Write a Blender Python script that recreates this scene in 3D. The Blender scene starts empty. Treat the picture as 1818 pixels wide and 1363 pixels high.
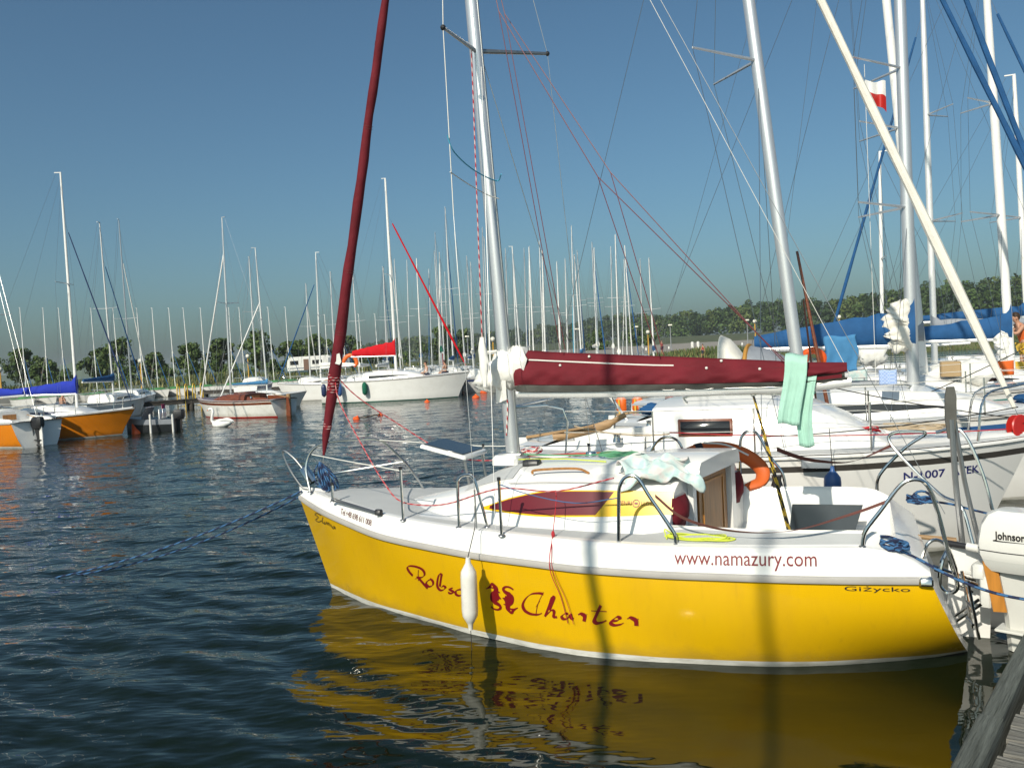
import bpy, bmesh, math, random
import numpy as np
from mathutils import Vector, Matrix, Quaternion, noise as mnoise
from math import radians as R_, sin, cos, pi

random.seed(7); RNG = np.random.default_rng(7)
S = bpy.context.scene
COL = S.collection

# ------------------------------------------------------------------ camera
cam_data = bpy.data.cameras.new('camera')
cam_data.sensor_width = 36.0
cam_data.lens = 1500.0 / 1818.0 * 36.0
cam_data.clip_start = 0.05
cam_data.clip_end = 9000.0
camera = bpy.data.objects.new('camera', cam_data)
camera.matrix_world = Matrix.Translation((0, 0, 2.4)) @ (Matrix.Rotation(pi/2 - math.atan(55/1500), 4, 'X') @ Matrix.Rotation(R_(-3.0), 4, 'Z'))
COL.objects.link(camera)
S.camera = camera

# ------------------------------------------------------------------ sky, sun, exposure
SUN_AZ, SUN_EL = 242.0, 36.0            # degrees, counter-clockwise from +X ; elevation
world = bpy.data.worlds.new('World'); S.world = world; world.use_nodes = True
wn = world.node_tree.nodes; wl_ = world.node_tree.links; wn.clear()
sky = wn.new('ShaderNodeTexSky'); sky.sky_type = 'NISHITA'; sky.sun_disc = False
sky.sun_elevation = R_(SUN_EL); sky.sun_rotation = R_(90.0 - SUN_AZ)
sky.altitude = 0; sky.air_density = 1.0; sky.dust_density = 2.35; sky.ozone_density = 4.8
hsv = wn.new('ShaderNodeMix'); hsv.data_type = 'RGBA'; hsv.blend_type = 'MULTIPLY'; hsv.inputs['Factor'].default_value = 1.0; hsv.inputs['B'].default_value = (.885, 1.09, 1.03, 1)
bg = wn.new('ShaderNodeBackground'); bg.inputs['Strength'].default_value = 0.086
wo = wn.new('ShaderNodeOutputWorld')
wl_.new(sky.outputs['Color'], hsv.inputs['A']); wl_.new(hsv.outputs['Result'], bg.inputs['Color'])
wl_.new(bg.outputs['Background'], wo.inputs['Surface'])

sun_data = bpy.data.lights.new('sun', 'SUN'); sun_data.energy = 4.6; sun_data.angle = R_(0.7)
sun_data.color = (1.0, 0.93, 0.80)
sun = bpy.data.objects.new('sun', sun_data); COL.objects.link(sun)
to_sun = Vector((cos(R_(SUN_AZ))*cos(R_(SUN_EL)), sin(R_(SUN_AZ))*cos(R_(SUN_EL)), sin(R_(SUN_EL))))
sun.rotation_euler = to_sun.to_track_quat('Z', 'Y').to_euler()
sun.location = to_sun * 50

S.render.engine = 'CYCLES'
S.view_settings.view_transform = 'Standard'; S.view_settings.look = 'None'
S.view_settings.gamma = 1.0; S.view_settings.exposure = 0.0; S.view_settings.use_curve_mapping = False
S.cycles.use_denoising = True
S.cycles.max_bounces = 8; S.cycles.diffuse_bounces = 3; S.cycles.glossy_bounces = 4; S.cycles.transmission_bounces = 4
S.cycles.transparent_max_bounces = 8; S.cycles.sample_clamp_indirect = 6.0

# ------------------------------------------------------------------ materials
MATS = {}
def mat(name, col, rough=0.5, metal=0.0, var=0.08, scale=4.0, bump=0.0, bscale=60.0, coat=0.0, spec=0.5,
        dirt=None, dirt_amt=0.0, dirt_scale=2.0, stretch=None, trans=0.0):
    if name in MATS: return MATS[name]
    m = bpy.data.materials.new(name); m.use_nodes = True
    nt = m.node_tree; n = nt.nodes; l = nt.links
    b = n['Principled BSDF']
    b.inputs['Roughness'].default_value = rough; b.inputs['Metallic'].default_value = metal
    b.inputs['Coat Weight'].default_value = coat; b.inputs['Coat Roughness'].default_value = 0.06
    b.inputs['Specular IOR Level'].default_value = spec
    tc = n.new('ShaderNodeTexCoord'); co = tc.outputs['Object']
    if stretch:
        mp = n.new('ShaderNodeMapping'); mp.inputs['Scale'].default_value = stretch
        l.new(co, mp.inputs['Vector']); co = mp.outputs['Vector']
    nz = n.new('ShaderNodeTexNoise'); nz.inputs['Scale'].default_value = scale; nz.inputs['Detail'].default_value = 5
    l.new(co, nz.inputs['Vector'])
    c = Vector(col[:3])
    ramp = n.new('ShaderNodeValToRGB')
    ramp.color_ramp.elements[0].position = 0.3; ramp.color_ramp.elements[1].position = 0.7
    ramp.color_ramp.elements[0].color = (*(c*(1-var)), 1); ramp.color_ramp.elements[1].color = (*[min(1, x) for x in c*(1+var)], 1)
    l.new(nz.outputs['Fac'], ramp.inputs['Fac']); out = ramp.outputs['Color']
    if dirt is not None:
        n2 = n.new('ShaderNodeTexNoise'); n2.inputs['Scale'].default_value = dirt_scale; n2.inputs['Detail'].default_value = 8
        n2.inputs['Roughness'].default_value = 0.65; l.new(co, n2.inputs['Vector'])
        r2 = n.new('ShaderNodeValToRGB'); r2.color_ramp.elements[0].position = 0.48; r2.color_ramp.elements[1].position = 0.75
        r2.color_ramp.elements[0].color = (0, 0, 0, 1); r2.color_ramp.elements[1].color = (dirt_amt,)*3 + (1,)
        l.new(n2.outputs['Fac'], r2.inputs['Fac'])
        mx = n.new('ShaderNodeMix'); mx.data_type = 'RGBA'
        l.new(r2.outputs['Color'], mx.inputs['Factor']); l.new(out, mx.inputs['A']); mx.inputs['B'].default_value = (*dirt, 1)
        out = mx.outputs['Result']
    l.new(out, b.inputs['Base Color'])
    if trans: b.inputs['Transmission Weight'].default_value = trans
    if bump:
        n3 = n.new('ShaderNodeTexNoise'); n3.inputs['Scale'].default_value = bscale; n3.inputs['Detail'].default_value = 4
        l.new(co, n3.inputs['Vector'])
        bp = n.new('ShaderNodeBump'); bp.inputs['Strength'].default_value = bump; bp.inputs['Distance'].default_value = 0.02
        l.new(n3.outputs['Fac'], bp.inputs['Height']); l.new(bp.outputs['Normal'], b.inputs['Normal'])
    MATS[name] = m
    return m

M_ = mat
white_gel = M_('white gelcoat', (.80, .79, .76), .22, var=.02, coat=.25, dirt=(.55, .52, .45), dirt_amt=.25, dirt_scale=1.6)
old_white = M_('old white paint', (.72, .71, .67), .4, var=.05, dirt=(.42, .38, .30), dirt_amt=.45, dirt_scale=2.5)
cream_gel = M_('cream gelcoat', (.74, .70, .60), .3, var=.03, dirt=(.5, .45, .35), dirt_amt=.3)
nonskid = M_('grey anti slip paint', (.47, .48, .475), .7, var=.05, bump=.25, bscale=500)
yellow_gel = M_('yellow gelcoat', (.71, .415, .003), .16, var=.025, scale=1.4, coat=.45, dirt=(.50, .27, .02), dirt_amt=.30, dirt_scale=1.0, stretch=(1.6, 1.6, .55))
orange_gel = M_('orange gelcoat', (.72, .22, .008), .2, var=.05, coat=.3, dirt=(.45, .14, .01), dirt_amt=.3)
boot_white = M_('weathered boot stripe', (.62, .61, .56), .5, var=.12, scale=8, dirt=(.22, .2, .14), dirt_amt=.6, dirt_scale=5, stretch=(1, 1, 5))
navy = M_('navy paint', (.02, .035, .10), .35)
green_paint = M_('green paint', (.02, .13, .09), .4)
teal_paint = M_('teal paint', (.04, .22, .20), .4)
red_paint = M_('red paint', (.45, .02, .015), .4)
blue_paint = M_('blue paint', (.04, .12, .30), .35)
grey_rub = M_('grey rubbing strake', (.42, .40, .37), .55, var=.1, bump=.1, bscale=80)
dark_rub = M_('black rubbing strake', (.05, .045, .04), .5)
steel = M_('polished steel', (.66, .65, .62), .14, metal=1.0, var=.05)
dull_steel = M_('dull steel', (.42, .42, .41), .35, metal=.9, var=.1)
alu = M_('anodised aluminium', (.66, .67, .68), .32, metal=.65, var=.05, stretch=(6, 6, .4))
alu_light = M_('pale aluminium', (.78, .78, .76), .35, metal=.35, var=.04)
white_mast = M_('white painted spar', (.78, .77, .74), .35, var=.04)
cream_sail = M_('cream sailcloth', (.74, .71, .63), .8, var=.06, bump=.25, bscale=14)
white_sail = M_('white sailcloth', (.78, .77, .72), .75, var=.05, bump=.25, bscale=12)
maroon = M_('maroon canvas', (.135, .013, .020), .8, var=.22, scale=3, bump=.8, bscale=7, spec=.2)
maroon_dark = M_('maroon vinyl', (.13, .011, .018), .35, var=.05)
blue_canvas = M_('blue canvas', (.020, .085, .215), .8, var=.18, bump=.3, bscale=8, spec=.2)
royal_canvas = M_('royal blue canvas', (.02, .04, .36), .8, var=.12, bump=.3, bscale=8, spec=.2)
lightblue_canvas = M_('light blue cloth', (.06, .20, .38), .85, var=.1, bump=.3, bscale=10, spec=.2)
grey_canvas = M_('grey canvas', (.26, .28, .31), .85, var=.1, bump=.3, bscale=9, spec=.2)
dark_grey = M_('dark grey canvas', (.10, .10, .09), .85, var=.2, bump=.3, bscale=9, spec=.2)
red_canvas = M_('red canvas', (.50, .006, .012), .8, var=.1, bump=.3, bscale=9, spec=.2)
green_canvas = M_('green canvas', (.012, .12, .07), .8, var=.1, bump=.3, bscale=9, spec=.2)
cyan_canvas = M_('cyan cloth', (.07, .38, .55), .8, var=.1)
ochre = M_('ochre trim cloth', (.45, .22, .04), .8)
mint = M_('mint terry towel', (.46, .76, .62), .95, var=.08, scale=8, bump=.6, bscale=220, spec=.1)
black_plastic = M_('black plastic', (.02, .02, .022), .4)
smoke = M_('smoked acrylic', (.035, .04, .045), .12)
window_dark = M_('dark window', (.012, .012, .014), .1)
window_grey = M_('dusty window', (.20, .22, .24), .2)
wood_var = M_('varnished mahogany', (.16, .045, .018), .3, var=.35, scale=3, coat=.4, stretch=(1, 8, 8))
wood_door = M_('oiled teak', (.36, .16, .045), .45, var=.25, scale=3, stretch=(8, 8, 1))
wood_orange = M_('orange varnished board', (.46, .19, .03), .4, var=.25, scale=3, stretch=(8, 8, 1))
wood_tan = M_('bleached wood', (.34, .21, .10), .6, var=.3, scale=4, stretch=(1, 8, 8))
wood_dark = M_('dark wet timber', (.045, .038, .03), .7, var=.4, scale=3, bump=.4, bscale=20)
wood_grey = M_('weathered grey timber', (.20, .19, .165), .9, var=.45, scale=2.2, bump=1.0, bscale=4, stretch=(26, 1.6, 26), spec=.2,
               dirt=(.05, .055, .045), dirt_amt=.8, dirt_scale=1.5)
wood_edge = M_('weathered edge timber', (.125, .135, .118), .9, var=.38, scale=2.0, bump=.9, bscale=5, stretch=(1.3, 26, 26), spec=.2,
               dirt=(.07, .075, .06), dirt_amt=.7, dirt_scale=1.2)
red_rope = M_('red rope', (.42, .02, .03), .8)
white_rope = M_('white rope', (.72, .70, .64), .85)
blue_rope = M_('blue rope', (.04, .125, .27), .85)
navy_rope = M_('navy rope', (.012, .02, .06), .85)
green_rope = M_('green rope', (.10, .30, .16), .85)
lime_rope = M_('lime rope', (.55, .62, .06), .8)
yellow_rope = M_('yellow rope', (.55, .36, .03), .8)
black_rope = M_('black rope', (.02, .02, .02), .85)
tan_rope = M_('tan rope', (.42, .33, .22), .85)
strap_brown = M_('brown webbing', (.13, .045, .035), .8)
orange_buoy = M_('orange vinyl', (.72, .13, .012), .45, var=.08, scale=10)
bright_orange = M_('bright orange plastic', (.80, .11, .015), .45, var=.08)
fender_white = M_('scuffed white vinyl', (.76, .74, .68), .4, var=.04, dirt=(.45, .42, .36), dirt_amt=.5, dirt_scale=9)
fender_blue = M_('blue vinyl', (.04, .11, .30), .4, var=.08)
letter_red = M_('maroon vinyl lettering', (.19, .006, .010), .4)
letter_black = M_('black vinyl lettering', (.015, .012, .012), .4)
letter_navy = M_('navy vinyl lettering', (.03, .035, .16), .4)
cabin_yellow = M_('yellow vinyl film', (.74, .45, .004), .3)
pale_red_rope = M_('pale red rope', (.50, .20, .20), .8)
pink_rope = M_('faded red rope', (.62, .42, .40), .85)
skin = M_('tanned skin', (.46, .24, .15), .6, var=.08)
hair_m = M_('dark brown hair', (.035, .02, .012), .7)
orange_cloth = M_('orange cloth', (.66, .12, .015), .85)
yellow_cloth = M_('yellow cloth', (.72, .47, .06), .85)
red_cloth = M_('red cloth', (.42, .03, .03), .85)
white_cloth = M_('white cloth', (.74, .74, .72), .85)
navy_cloth = M_('navy cloth', (.02, .025, .05), .85)
magenta_cloth = M_('magenta cloth', (.40, .01, .10), .85)
swan_white = M_('white feathers', (.80, .80, .78), .8, bump=.3, bscale=60)
lamp_yellow = M_('yellow lamp post', (.60, .32, .03), .5)
lamp_globe = M_('opal lamp globe', (.78, .74, .62), .3)
grey_post = M_('grey lamp post', (.22, .23, .24), .5)
yellow_paint = M_('yellow paint', (.66, .42, .03), .4)
bark = M_('bark', (.09, .065, .045), .9, var=.3, bump=.5, bscale=12)
caravan_white = M_('caravan enamel', (.76, .75, .71), .35, dirt=(.5, .47, .4), dirt_amt=.3)

def grime(m, z0, z1, col, amt, streak=True):
    """scum line and run-off streaks that belong to the hull (object space)"""
    nt = m.node_tree; l = nt.links; n = nt.nodes; b = n['Principled BSDF']
    src = b.inputs['Base Color'].links[0].from_socket
    tc = n.new('ShaderNodeTexCoord'); sp = n.new('ShaderNodeSeparateXYZ'); l.new(tc.outputs['Object'], sp.inputs[0])
    mr = n.new('ShaderNodeMapRange'); mr.interpolation_type = 'SMOOTHSTEP'; mr.inputs['From Min'].default_value = z1; mr.inputs['From Max'].default_value = z0
    nz = n.new('ShaderNodeTexNoise'); nz.inputs['Scale'].default_value = 6; nz.inputs['Detail'].default_value = 6; l.new(tc.outputs['Object'], nz.inputs['Vector'])
    ad = n.new('ShaderNodeMath'); ad.operation = 'MULTIPLY_ADD'; ad.inputs[1].default_value = -.16; l.new(nz.outputs['Fac'], ad.inputs[0]); l.new(sp.outputs['Z'], ad.inputs[2])
    l.new(ad.outputs[0], mr.inputs['Value'])
    mp = n.new('ShaderNodeMapping'); mp.inputs['Scale'].default_value = (9, 9, .7); l.new(tc.outputs['Object'], mp.inputs['Vector'])
    ns = n.new('ShaderNodeTexNoise'); ns.inputs['Scale'].default_value = 2.2; ns.inputs['Detail'].default_value = 7; ns.inputs['Roughness'].default_value = .7; l.new(mp.outputs['Vector'], ns.inputs['Vector'])
    rp = n.new('ShaderNodeValToRGB'); rp.color_ramp.elements[0].position = .56; rp.color_ramp.elements[1].position = .80; rp.color_ramp.elements[1].color = (.45, .45, .45, 1); l.new(ns.outputs['Fac'], rp.inputs['Fac'])
    mx = n.new('ShaderNodeMath'); mx.operation = 'MAXIMUM'; l.new(mr.outputs['Result'], mx.inputs[0]); l.new(rp.outputs['Color'], mx.inputs[1])
    am = n.new('ShaderNodeMath'); am.operation = 'MULTIPLY'; am.inputs[1].default_value = amt; l.new(mx.outputs[0], am.inputs[0])
    mix = n.new('ShaderNodeMix'); mix.data_type = 'RGBA'; l.new(am.outputs[0], mix.inputs['Factor']); l.new(src, mix.inputs['A']); mix.inputs['B'].default_value = (*col, 1)
    l.new(mix.outputs['Result'], b.inputs['Base Color'])
    ra = n.new('ShaderNodeMath'); ra.operation = 'MULTIPLY_ADD'; ra.inputs[1].default_value = .35; ra.inputs[2].default_value = b.inputs['Roughness'].default_value; l.new(am.outputs[0], ra.inputs[0]); l.new(ra.outputs[0], b.inputs['Roughness'])
grime(yellow_gel, -.06, .10, (.30, .19, .03), .55); grime(orange_gel, -.06, .12, (.20, .09, .02), .6); grime(old_white, -.1, .2, (.30, .26, .18), .6)

# ------------------------------------------------------------------ mesh helpers
def ci(x, xs, ys):
    """smooth (monotone cubic) interpolation; xs ascending"""
    xs = np.asarray(xs, float); ys = np.asarray(ys, float)
    x = min(max(x, xs[0]), xs[-1]); i = int(min(max(np.searchsorted(xs, x) - 1, 0), len(xs) - 2))
    d = np.diff(ys) / np.diff(xs)
    def tan(k):
        if k == 0: return d[0]
        if k == len(xs) - 1: return d[-1]
        return 0.0 if d[k-1]*d[k] <= 0 else 2*d[k-1]*d[k]/(d[k-1]+d[k])
    h = xs[i+1]-xs[i]; t = (x-xs[i])/h
    return float((2*t**3-3*t*t+1)*ys[i] + (t**3-2*t*t+t)*h*tan(i) + (-2*t**3+3*t*t)*ys[i+1] + (t**3-t*t)*h*tan(i+1))

def smooth(pts, n=6, closed=False):
    P = [Vector(p) for p in pts]; out = []
    N = len(P)
    for i in range(N if closed else N-1):
        p0 = P[(i-1) % N] if (closed or i > 0) else P[0]*2-P[1]
        p1 = P[i]; p2 = P[(i+1) % N]
        p3 = P[(i+2) % N] if (closed or i+2 < N) else P[-1]*2-P[-2]
        for k in range(n):
            t = k/n
            out.append(0.5*((2*p1) + (p2-p0)*t + (2*p0-5*p1+4*p2-p3)*t*t + (3*p1-p0-3*p2+p3)*t**3))
    if not closed: out.append(P[-1])
    return out

def resample(pts, step):
    P = [Vector(p) for p in pts]; L = [0.0]
    for a, b in zip(P, P[1:]): L.append(L[-1]+(b-a).length)
    n = max(2, int(L[-1]/step)); out = []
    j = 0
    for k in range(n+1):
        s = L[-1]*k/n
        while j < len(P)-2 and L[j+1] < s: j += 1
        seg = L[j+1]-L[j]
        out.append(P[j].lerp(P[j+1], 0 if seg < 1e-9 else (s-L[j])/seg))
    return out

def sag(a, b, drop, n=12):
    a = Vector(a); b = Vector(b)
    return [a.lerp(b, k/n) - Vector((0, 0, drop*4*(k/n)*(1-k/n))) for k in range(n+1)]

class MB:
    def __init__(s): s.v = []; s.f = []; s.m = []
    def add(s, vs, fs, mi=0):
        o = len(s.v); s.v += [tuple(v) for v in vs]
        for k, f in enumerate(fs):
            s.f.append(tuple(i+o for i in f)); s.m.append(mi[k] if isinstance(mi, (list, tuple)) else mi)
        return s
    def box(s, c, d, rot=None, mi=0, taper=1.0):
        hx, hy, hz = d[0]/2, d[1]/2, d[2]/2
        vs = [Vector((x*hx*(taper if z > 0 else 1), y*hy*(taper if z > 0 else 1), z*hz)) for z in (-1, 1) for y in (-1, 1) for x in (-1, 1)]
        if rot is not None: vs = [rot @ v for v in vs]
        c = Vector(c); vs = [v+c for v in vs]
        return s.add(vs, [(0, 2, 3, 1), (4, 5, 7, 6), (0, 1, 5, 4), (2, 6, 7, 3), (0, 4, 6, 2), (1, 3, 7, 5)], mi)
    def bbox(s, c, d, bev=.01, rot=None, mi=0):
        """box with chamfered vertical edges and a chamfered top"""
        hx, hy, hz = d[0]/2, d[1]/2, d[2]/2; b = min(bev, hx*.9, hy*.9, hz*.9)
        def ring(i, z):
            x = hx-i; y = hy-i
            return [Vector(p) for p in ((-x+b, -y, z), (x-b, -y, z), (x, -y+b, z), (x, y-b, z), (x-b, y, z), (-x+b, y, z), (-x, y-b, z), (-x, -y+b, z))]
        rings = [ring(0, -hz), ring(0, hz-b), ring(b*.7, hz)]
        c = Vector(c)
        rings = [[(rot @ p if rot is not None else p)+c for p in r] for r in rings]
        return s.loft(rings, True, True, True, mi)
    def loft(s, rings, closed=True, cap0=False, cap1=False, mi=0, mrow=None, skip=-1):
        n = len(rings[0]); vs = [p for r in rings for p in r]; fs = []; ms = []
        for i in range(len(rings)-1):
            for j in range(n if closed else n-1):
                if j == skip: continue
                a = i*n+j; b = i*n+(j+1) % n
                fs.append((a, b, b+n, a+n)); ms.append(mrow(i, j) if mrow else mi)
        if cap0: fs.append(tuple(range(n-1, -1, -1))); ms.append(mi)
        if cap1: fs.append(tuple((len(rings)-1)*n+j for j in range(n))); ms.append(mi)
        return s.add(vs, fs, ms)
    def tube(s, pts, r, n=8, closed=False, cap=True, mi=0, mrow=None, squash=1.0, up=None):
        P = [Vector(p) for p in pts]; N = len(P)
        rr = r if isinstance(r, (list, tuple)) else [r]*N
        rings = []; prev = None
        for i in range(N):
            if closed: t = P[(i+1) % N]-P[i-1]
            else: t = P[min(i+1, N-1)]-P[max(i-1, 0)]
            if t.length < 1e-9: t = Vector((0, 0, 1))
            t.normalize()
            if prev is None:
                ref = Vector(up) if up else (Vector((0, 0, 1)) if abs(t.z) < .9 else Vector((1, 0, 0)))
                u = (ref - t*ref.dot(t)).normalized()
            else:
                u = prev - t*prev.dot(t)
                u = u.normalized() if u.length > 1e-6 else prev
            prev = u; w = t.cross(u)
            rings.append([P[i] + (u*cos(2*pi*k/n) + w*sin(2*pi*k/n)*squash)*rr[i] for k in range(n)])
        if closed: rings.append(rings[0])
        return s.loft(rings, True, cap and not closed, cap and not closed, mi, mrow)
    def rope(s, pts, r, a=0, b=1, step=None, n=6, lay=3):
        P = resample(pts, step or r*2.2)
        return s.tube(P, r, n, mrow=lambda i, j: a if ((i+j) % n) < lay else b)
    def sphere(s, c, r, nu=12, nv=8, mi=0, fn=None, rot=None):
        c = Vector(c); r = Vector(r) if not isinstance(r, (int, float)) else Vector((r, r, r))
        rings = []
        for i in range(nv+1):
            th = pi*i/nv; ring = []
            for j in range(nu):
                ph = 2*pi*j/nu; d = Vector((sin(th)*cos(ph), sin(th)*sin(ph), cos(th)))
                k = fn(d) if fn else 1.0
                p = Vector((d.x*r.x, d.y*r.y, d.z*r.z))*k
                if rot is not None: p = rot @ p
                ring.append(c+p)
            rings.append(ring)
        return s.loft(rings[::-1], True, False, False, mi)
    def lathe(s, prof, n=16, base=(0, 0, 0), axis=(0, 0, 1), mi=0, mrow=None):
        q = Vector((0, 0, 1)).rotation_difference(Vector(axis).normalized()); base = Vector(base)
        rings = [[base + q @ Vector((r*cos(2*pi*k/n), r*sin(2*pi*k/n), z)) for k in range(n)] for r, z in prof]
        return s.loft(rings, True, True, True, mi, mrow)
    def prism(s, poly, o, u, v, th, mi=0):
        """extrude a 2-D polygon lying in plane (o,u,v) by th along u x v"""
        o = Vector(o); u = Vector(u).normalized(); v = Vector(v).normalized(); w = u.cross(v)
        n = len(poly); a = [o+u*x+v*y for x, y in poly]; b = [p+w*th for p in a]
        fs = [tuple(range(n-1, -1, -1)), tuple(range(n, 2*n))] + [(i, (i+1) % n, (i+1) % n+n, i+n) for i in range(n)]
        return s.add(a+b, fs, mi)
    def sheet(s, rows, th=0.0, mi=0):
        """open grid; with th a thin two-sided slab"""
        n = len(rows[0]); m = len(rows)
        if th <= 0:
            return s.loft(rows, False, mi=mi)
        top = [[Vector(p) for p in r] for r in rows]; nor = []
        for i in range(m):
            rr = []
            for j in range(n):
                du = top[i][min(j+1, n-1)]-top[i][max(j-1, 0)]; dv = top[min(i+1, m-1)][j]-top[max(i-1, 0)][j]
                w = du.cross(dv); rr.append(w.normalized() if w.length > 1e-9 else Vector((0, 0, 1)))
            nor.append(rr)
        bot = [[top[i][j]-nor[i][j]*th for j in range(n)] for i in range(m)]
        vs = [p for r in top for p in r]+[p for r in bot for p in r]; K = n*m; fs = []
        for i in range(m-1):
            for j in range(n-1):
                a = i*n+j; fs.append((a, a+1, a+n+1, a+n)); fs.append((a+K, a+n+K, a+n+1+K, a+1+K))
        for j in range(n-1):
            fs.append((j, j+K, j+1+K, j+1)); a = (m-1)*n+j; fs.append((a, a+1, a+1+K, a+K))
        for i in range(m-1):
            a = i*n; fs.append((a, a+n, a+n+K, a+K)); a = i*n+n-1; fs.append((a, a+K, a+n+K, a+n))
        return s.add(vs, fs, mi)
    def build(s, name, mats, parent=None, angle=40, label=None, kind=None, flip=True):
        me = bpy.data.meshes.new(name); me.from_pydata(s.v, [], s.f)
        mats = mats if isinstance(mats, (list, tuple)) else [mats]
        for m in mats: me.materials.append(m)
        if max(s.m, default=0) > 0: me.polygons.foreach_set('material_index', s.m)
        if flip:
            bm = bmesh.new(); bm.from_mesh(me); bmesh.ops.remove_doubles(bm, verts=bm.verts, dist=1e-5)
            bmesh.ops.recalc_face_normals(bm, faces=bm.faces); bm.to_mesh(me); bm.free()
        if angle:
            me.shade_smooth(); me.set_sharp_from_angle(angle=R_(angle))
        me.update()
        o = bpy.data.objects.new(name, me); COL.objects.link(o)
        if parent is not None: o.parent = parent
        if label: o['label'] = label
        if kind: o['kind'] = kind
        return o

LABELS = set()
def tag(o, label, cat, group=None, kind=None):
    o['label'] = label; o['category'] = cat
    if group: o['group'] = group
    if kind: o['kind'] = kind
    return o
def thing(name, label, cat, loc=(0, 0, 0), rotz=0.0, group=None, tilt=None):
    o = bpy.data.objects.new(name, None); COL.objects.link(o); o.empty_display_size = .2
    o.location = loc; o.rotation_euler = (tilt[0] if tilt else 0, tilt[1] if tilt else 0, rotz)
    return tag(o, label, cat, group)
def solo(name, mb, mats, label, cat, frame=None, group=None, angle=40):
    """a top-level thing that is one mesh; vertices given in frame (or world) coordinates, origin moved to its base"""
    F = frame or Matrix.Identity(4)
    V = [F @ Vector(v) for v in mb.v]
    xs = [v.x for v in V]; ys = [v.y for v in V]; zs = [v.z for v in V]
    c = Vector(((min(xs)+max(xs))/2, (min(ys)+max(ys))/2, min(zs)))
    mb.v = [tuple(v-c) for v in V]
    o = mb.build(name, mats, None, angle); o.location = c
    return tag(o, label, cat, group)
def group_parts(name, label, cat, base, frame, parts, group=None):
    """thing with parts whose vertices are in frame coordinates; base in frame coordinates"""
    b = frame @ Vector(base); t = thing(name, label, cat, b, 0, group); out = [t]
    for (pn, mb, mats) in parts:
        mb.v = [tuple((frame @ Vector(v))-b) for v in mb.v]
        out.append(mb.build(pn, mats, t))
    return out

def text_mesh(s, size=1.0, sx=1.0, bold=0.0, spacing=1.0):
    cu = bpy.data.curves.new('txt', 'FONT'); cu.body = s; cu.size = size; cu.fill_mode = 'FRONT'; cu.offset = bold
    cu.space_character = spacing; cu.resolution_u = 3
    o = bpy.data.objects.new('txt', cu); COL.objects.link(o)
    bpy.context.view_layer.update()
    me = bpy.data.meshes.new_from_object(o.evaluated_get(bpy.context.evaluated_depsgraph_get()))
    V = [(v.co.x*sx, v.co.y) for v in me.vertices]; Fc = [tuple(p.vertices) for p in me.polygons]
    bpy.data.objects.remove(o); bpy.data.curves.remove(cu); bpy.data.meshes.remove(me)
    return V, Fc
def text_on(mb, s, width, mapf, height=None, bold=0.0, mi=0, spacing=1.0):
    """flat print: fit the text to 'width' (and optional cap height) and map (u,v)->3-D"""
    V, Fc = text_mesh(s, 1.0, 1.0, bold, spacing)
    if not V: return
    x0 = min(v[0] for v in V); x1 = max(v[0] for v in V)
    k = width/(x1-x0); y1 = max(v[1] for v in V)
    ky = k if height is None else height/y1
    mb.add([mapf((v[0]-x0)*k, v[1]*ky) for v in V], Fc, mi)
def ribbon(mb, pts, width, mapf, nib=35.0, mi=0, n=8, soft=.30):
    """calligraphic stroke: broad-nib width depends on direction; pts in 2-D, optional third value = half width"""
    P2 = [Vector((p[0], p[1], p[2] if len(p) > 2 else -1)) for p in pts]
    C = smooth([(p.x, p.y, p.z) for p in P2], n)
    Lv = []; Rv = []
    for i, p in enumerate(C):
        t = C[min(i+1, len(C)-1)]-C[max(i-1, 0)]; t = Vector((t.x, t.y)); t = t.normalized() if t.length > 1e-9 else Vector((1, 0))
        nn = Vector((-t.y, t.x))
        if p.z > 0: w = p.z
        else:
            a = math.atan2(t.y, t.x); w = width*.5*(soft+(1-soft)*abs(sin(a-R_(nib))))
        Lv.append(mapf(p.x+nn.x*w, p.y+nn.y*w)); Rv.append(mapf(p.x-nn.x*w, p.y-nn.y*w))
    k = len(C)
    mb.add(Lv+Rv, [(i, i+1, i+1+k, i+k) for i in range(k-1)], mi)
# ================================================================== SETTING: water, land, forest, far hill, dock
def grid_object(name, P, ncols, mats, kind='structure', smooth_=True):
    """P: (rows*cols,3) numpy; builds quads with foreach_set"""
    nrows = len(P)//ncols
    i = np.arange(nrows-1)[:, None]*ncols; j = np.arange(ncols-1)[None, :]
    a = (i+j).ravel(); F = np.stack([a, a+1, a+1+ncols, a+ncols], 1)
    me = bpy.data.meshes.new(name)
    me.vertices.add(len(P)); me.vertices.foreach_set('co', P.astype(np.float32).ravel())
    me.loops.add(F.size); me.loops.foreach_set('vertex_index', F.astype(np.int32).ravel())
    me.polygons.add(len(F)); me.polygons.foreach_set('loop_start', np.arange(0, F.size, 4, dtype=np.int32))
    me.polygons.foreach_set('loop_total', np.full(len(F), 4, dtype=np.int32))
    me.update(calc_edges=True); me.validate()
    if smooth_: me.shade_smooth()
    for m in mats: me.materials.append(m)
    o = bpy.data.objects.new(name, me); COL.objects.link(o); o['kind'] = kind
    return o

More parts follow.
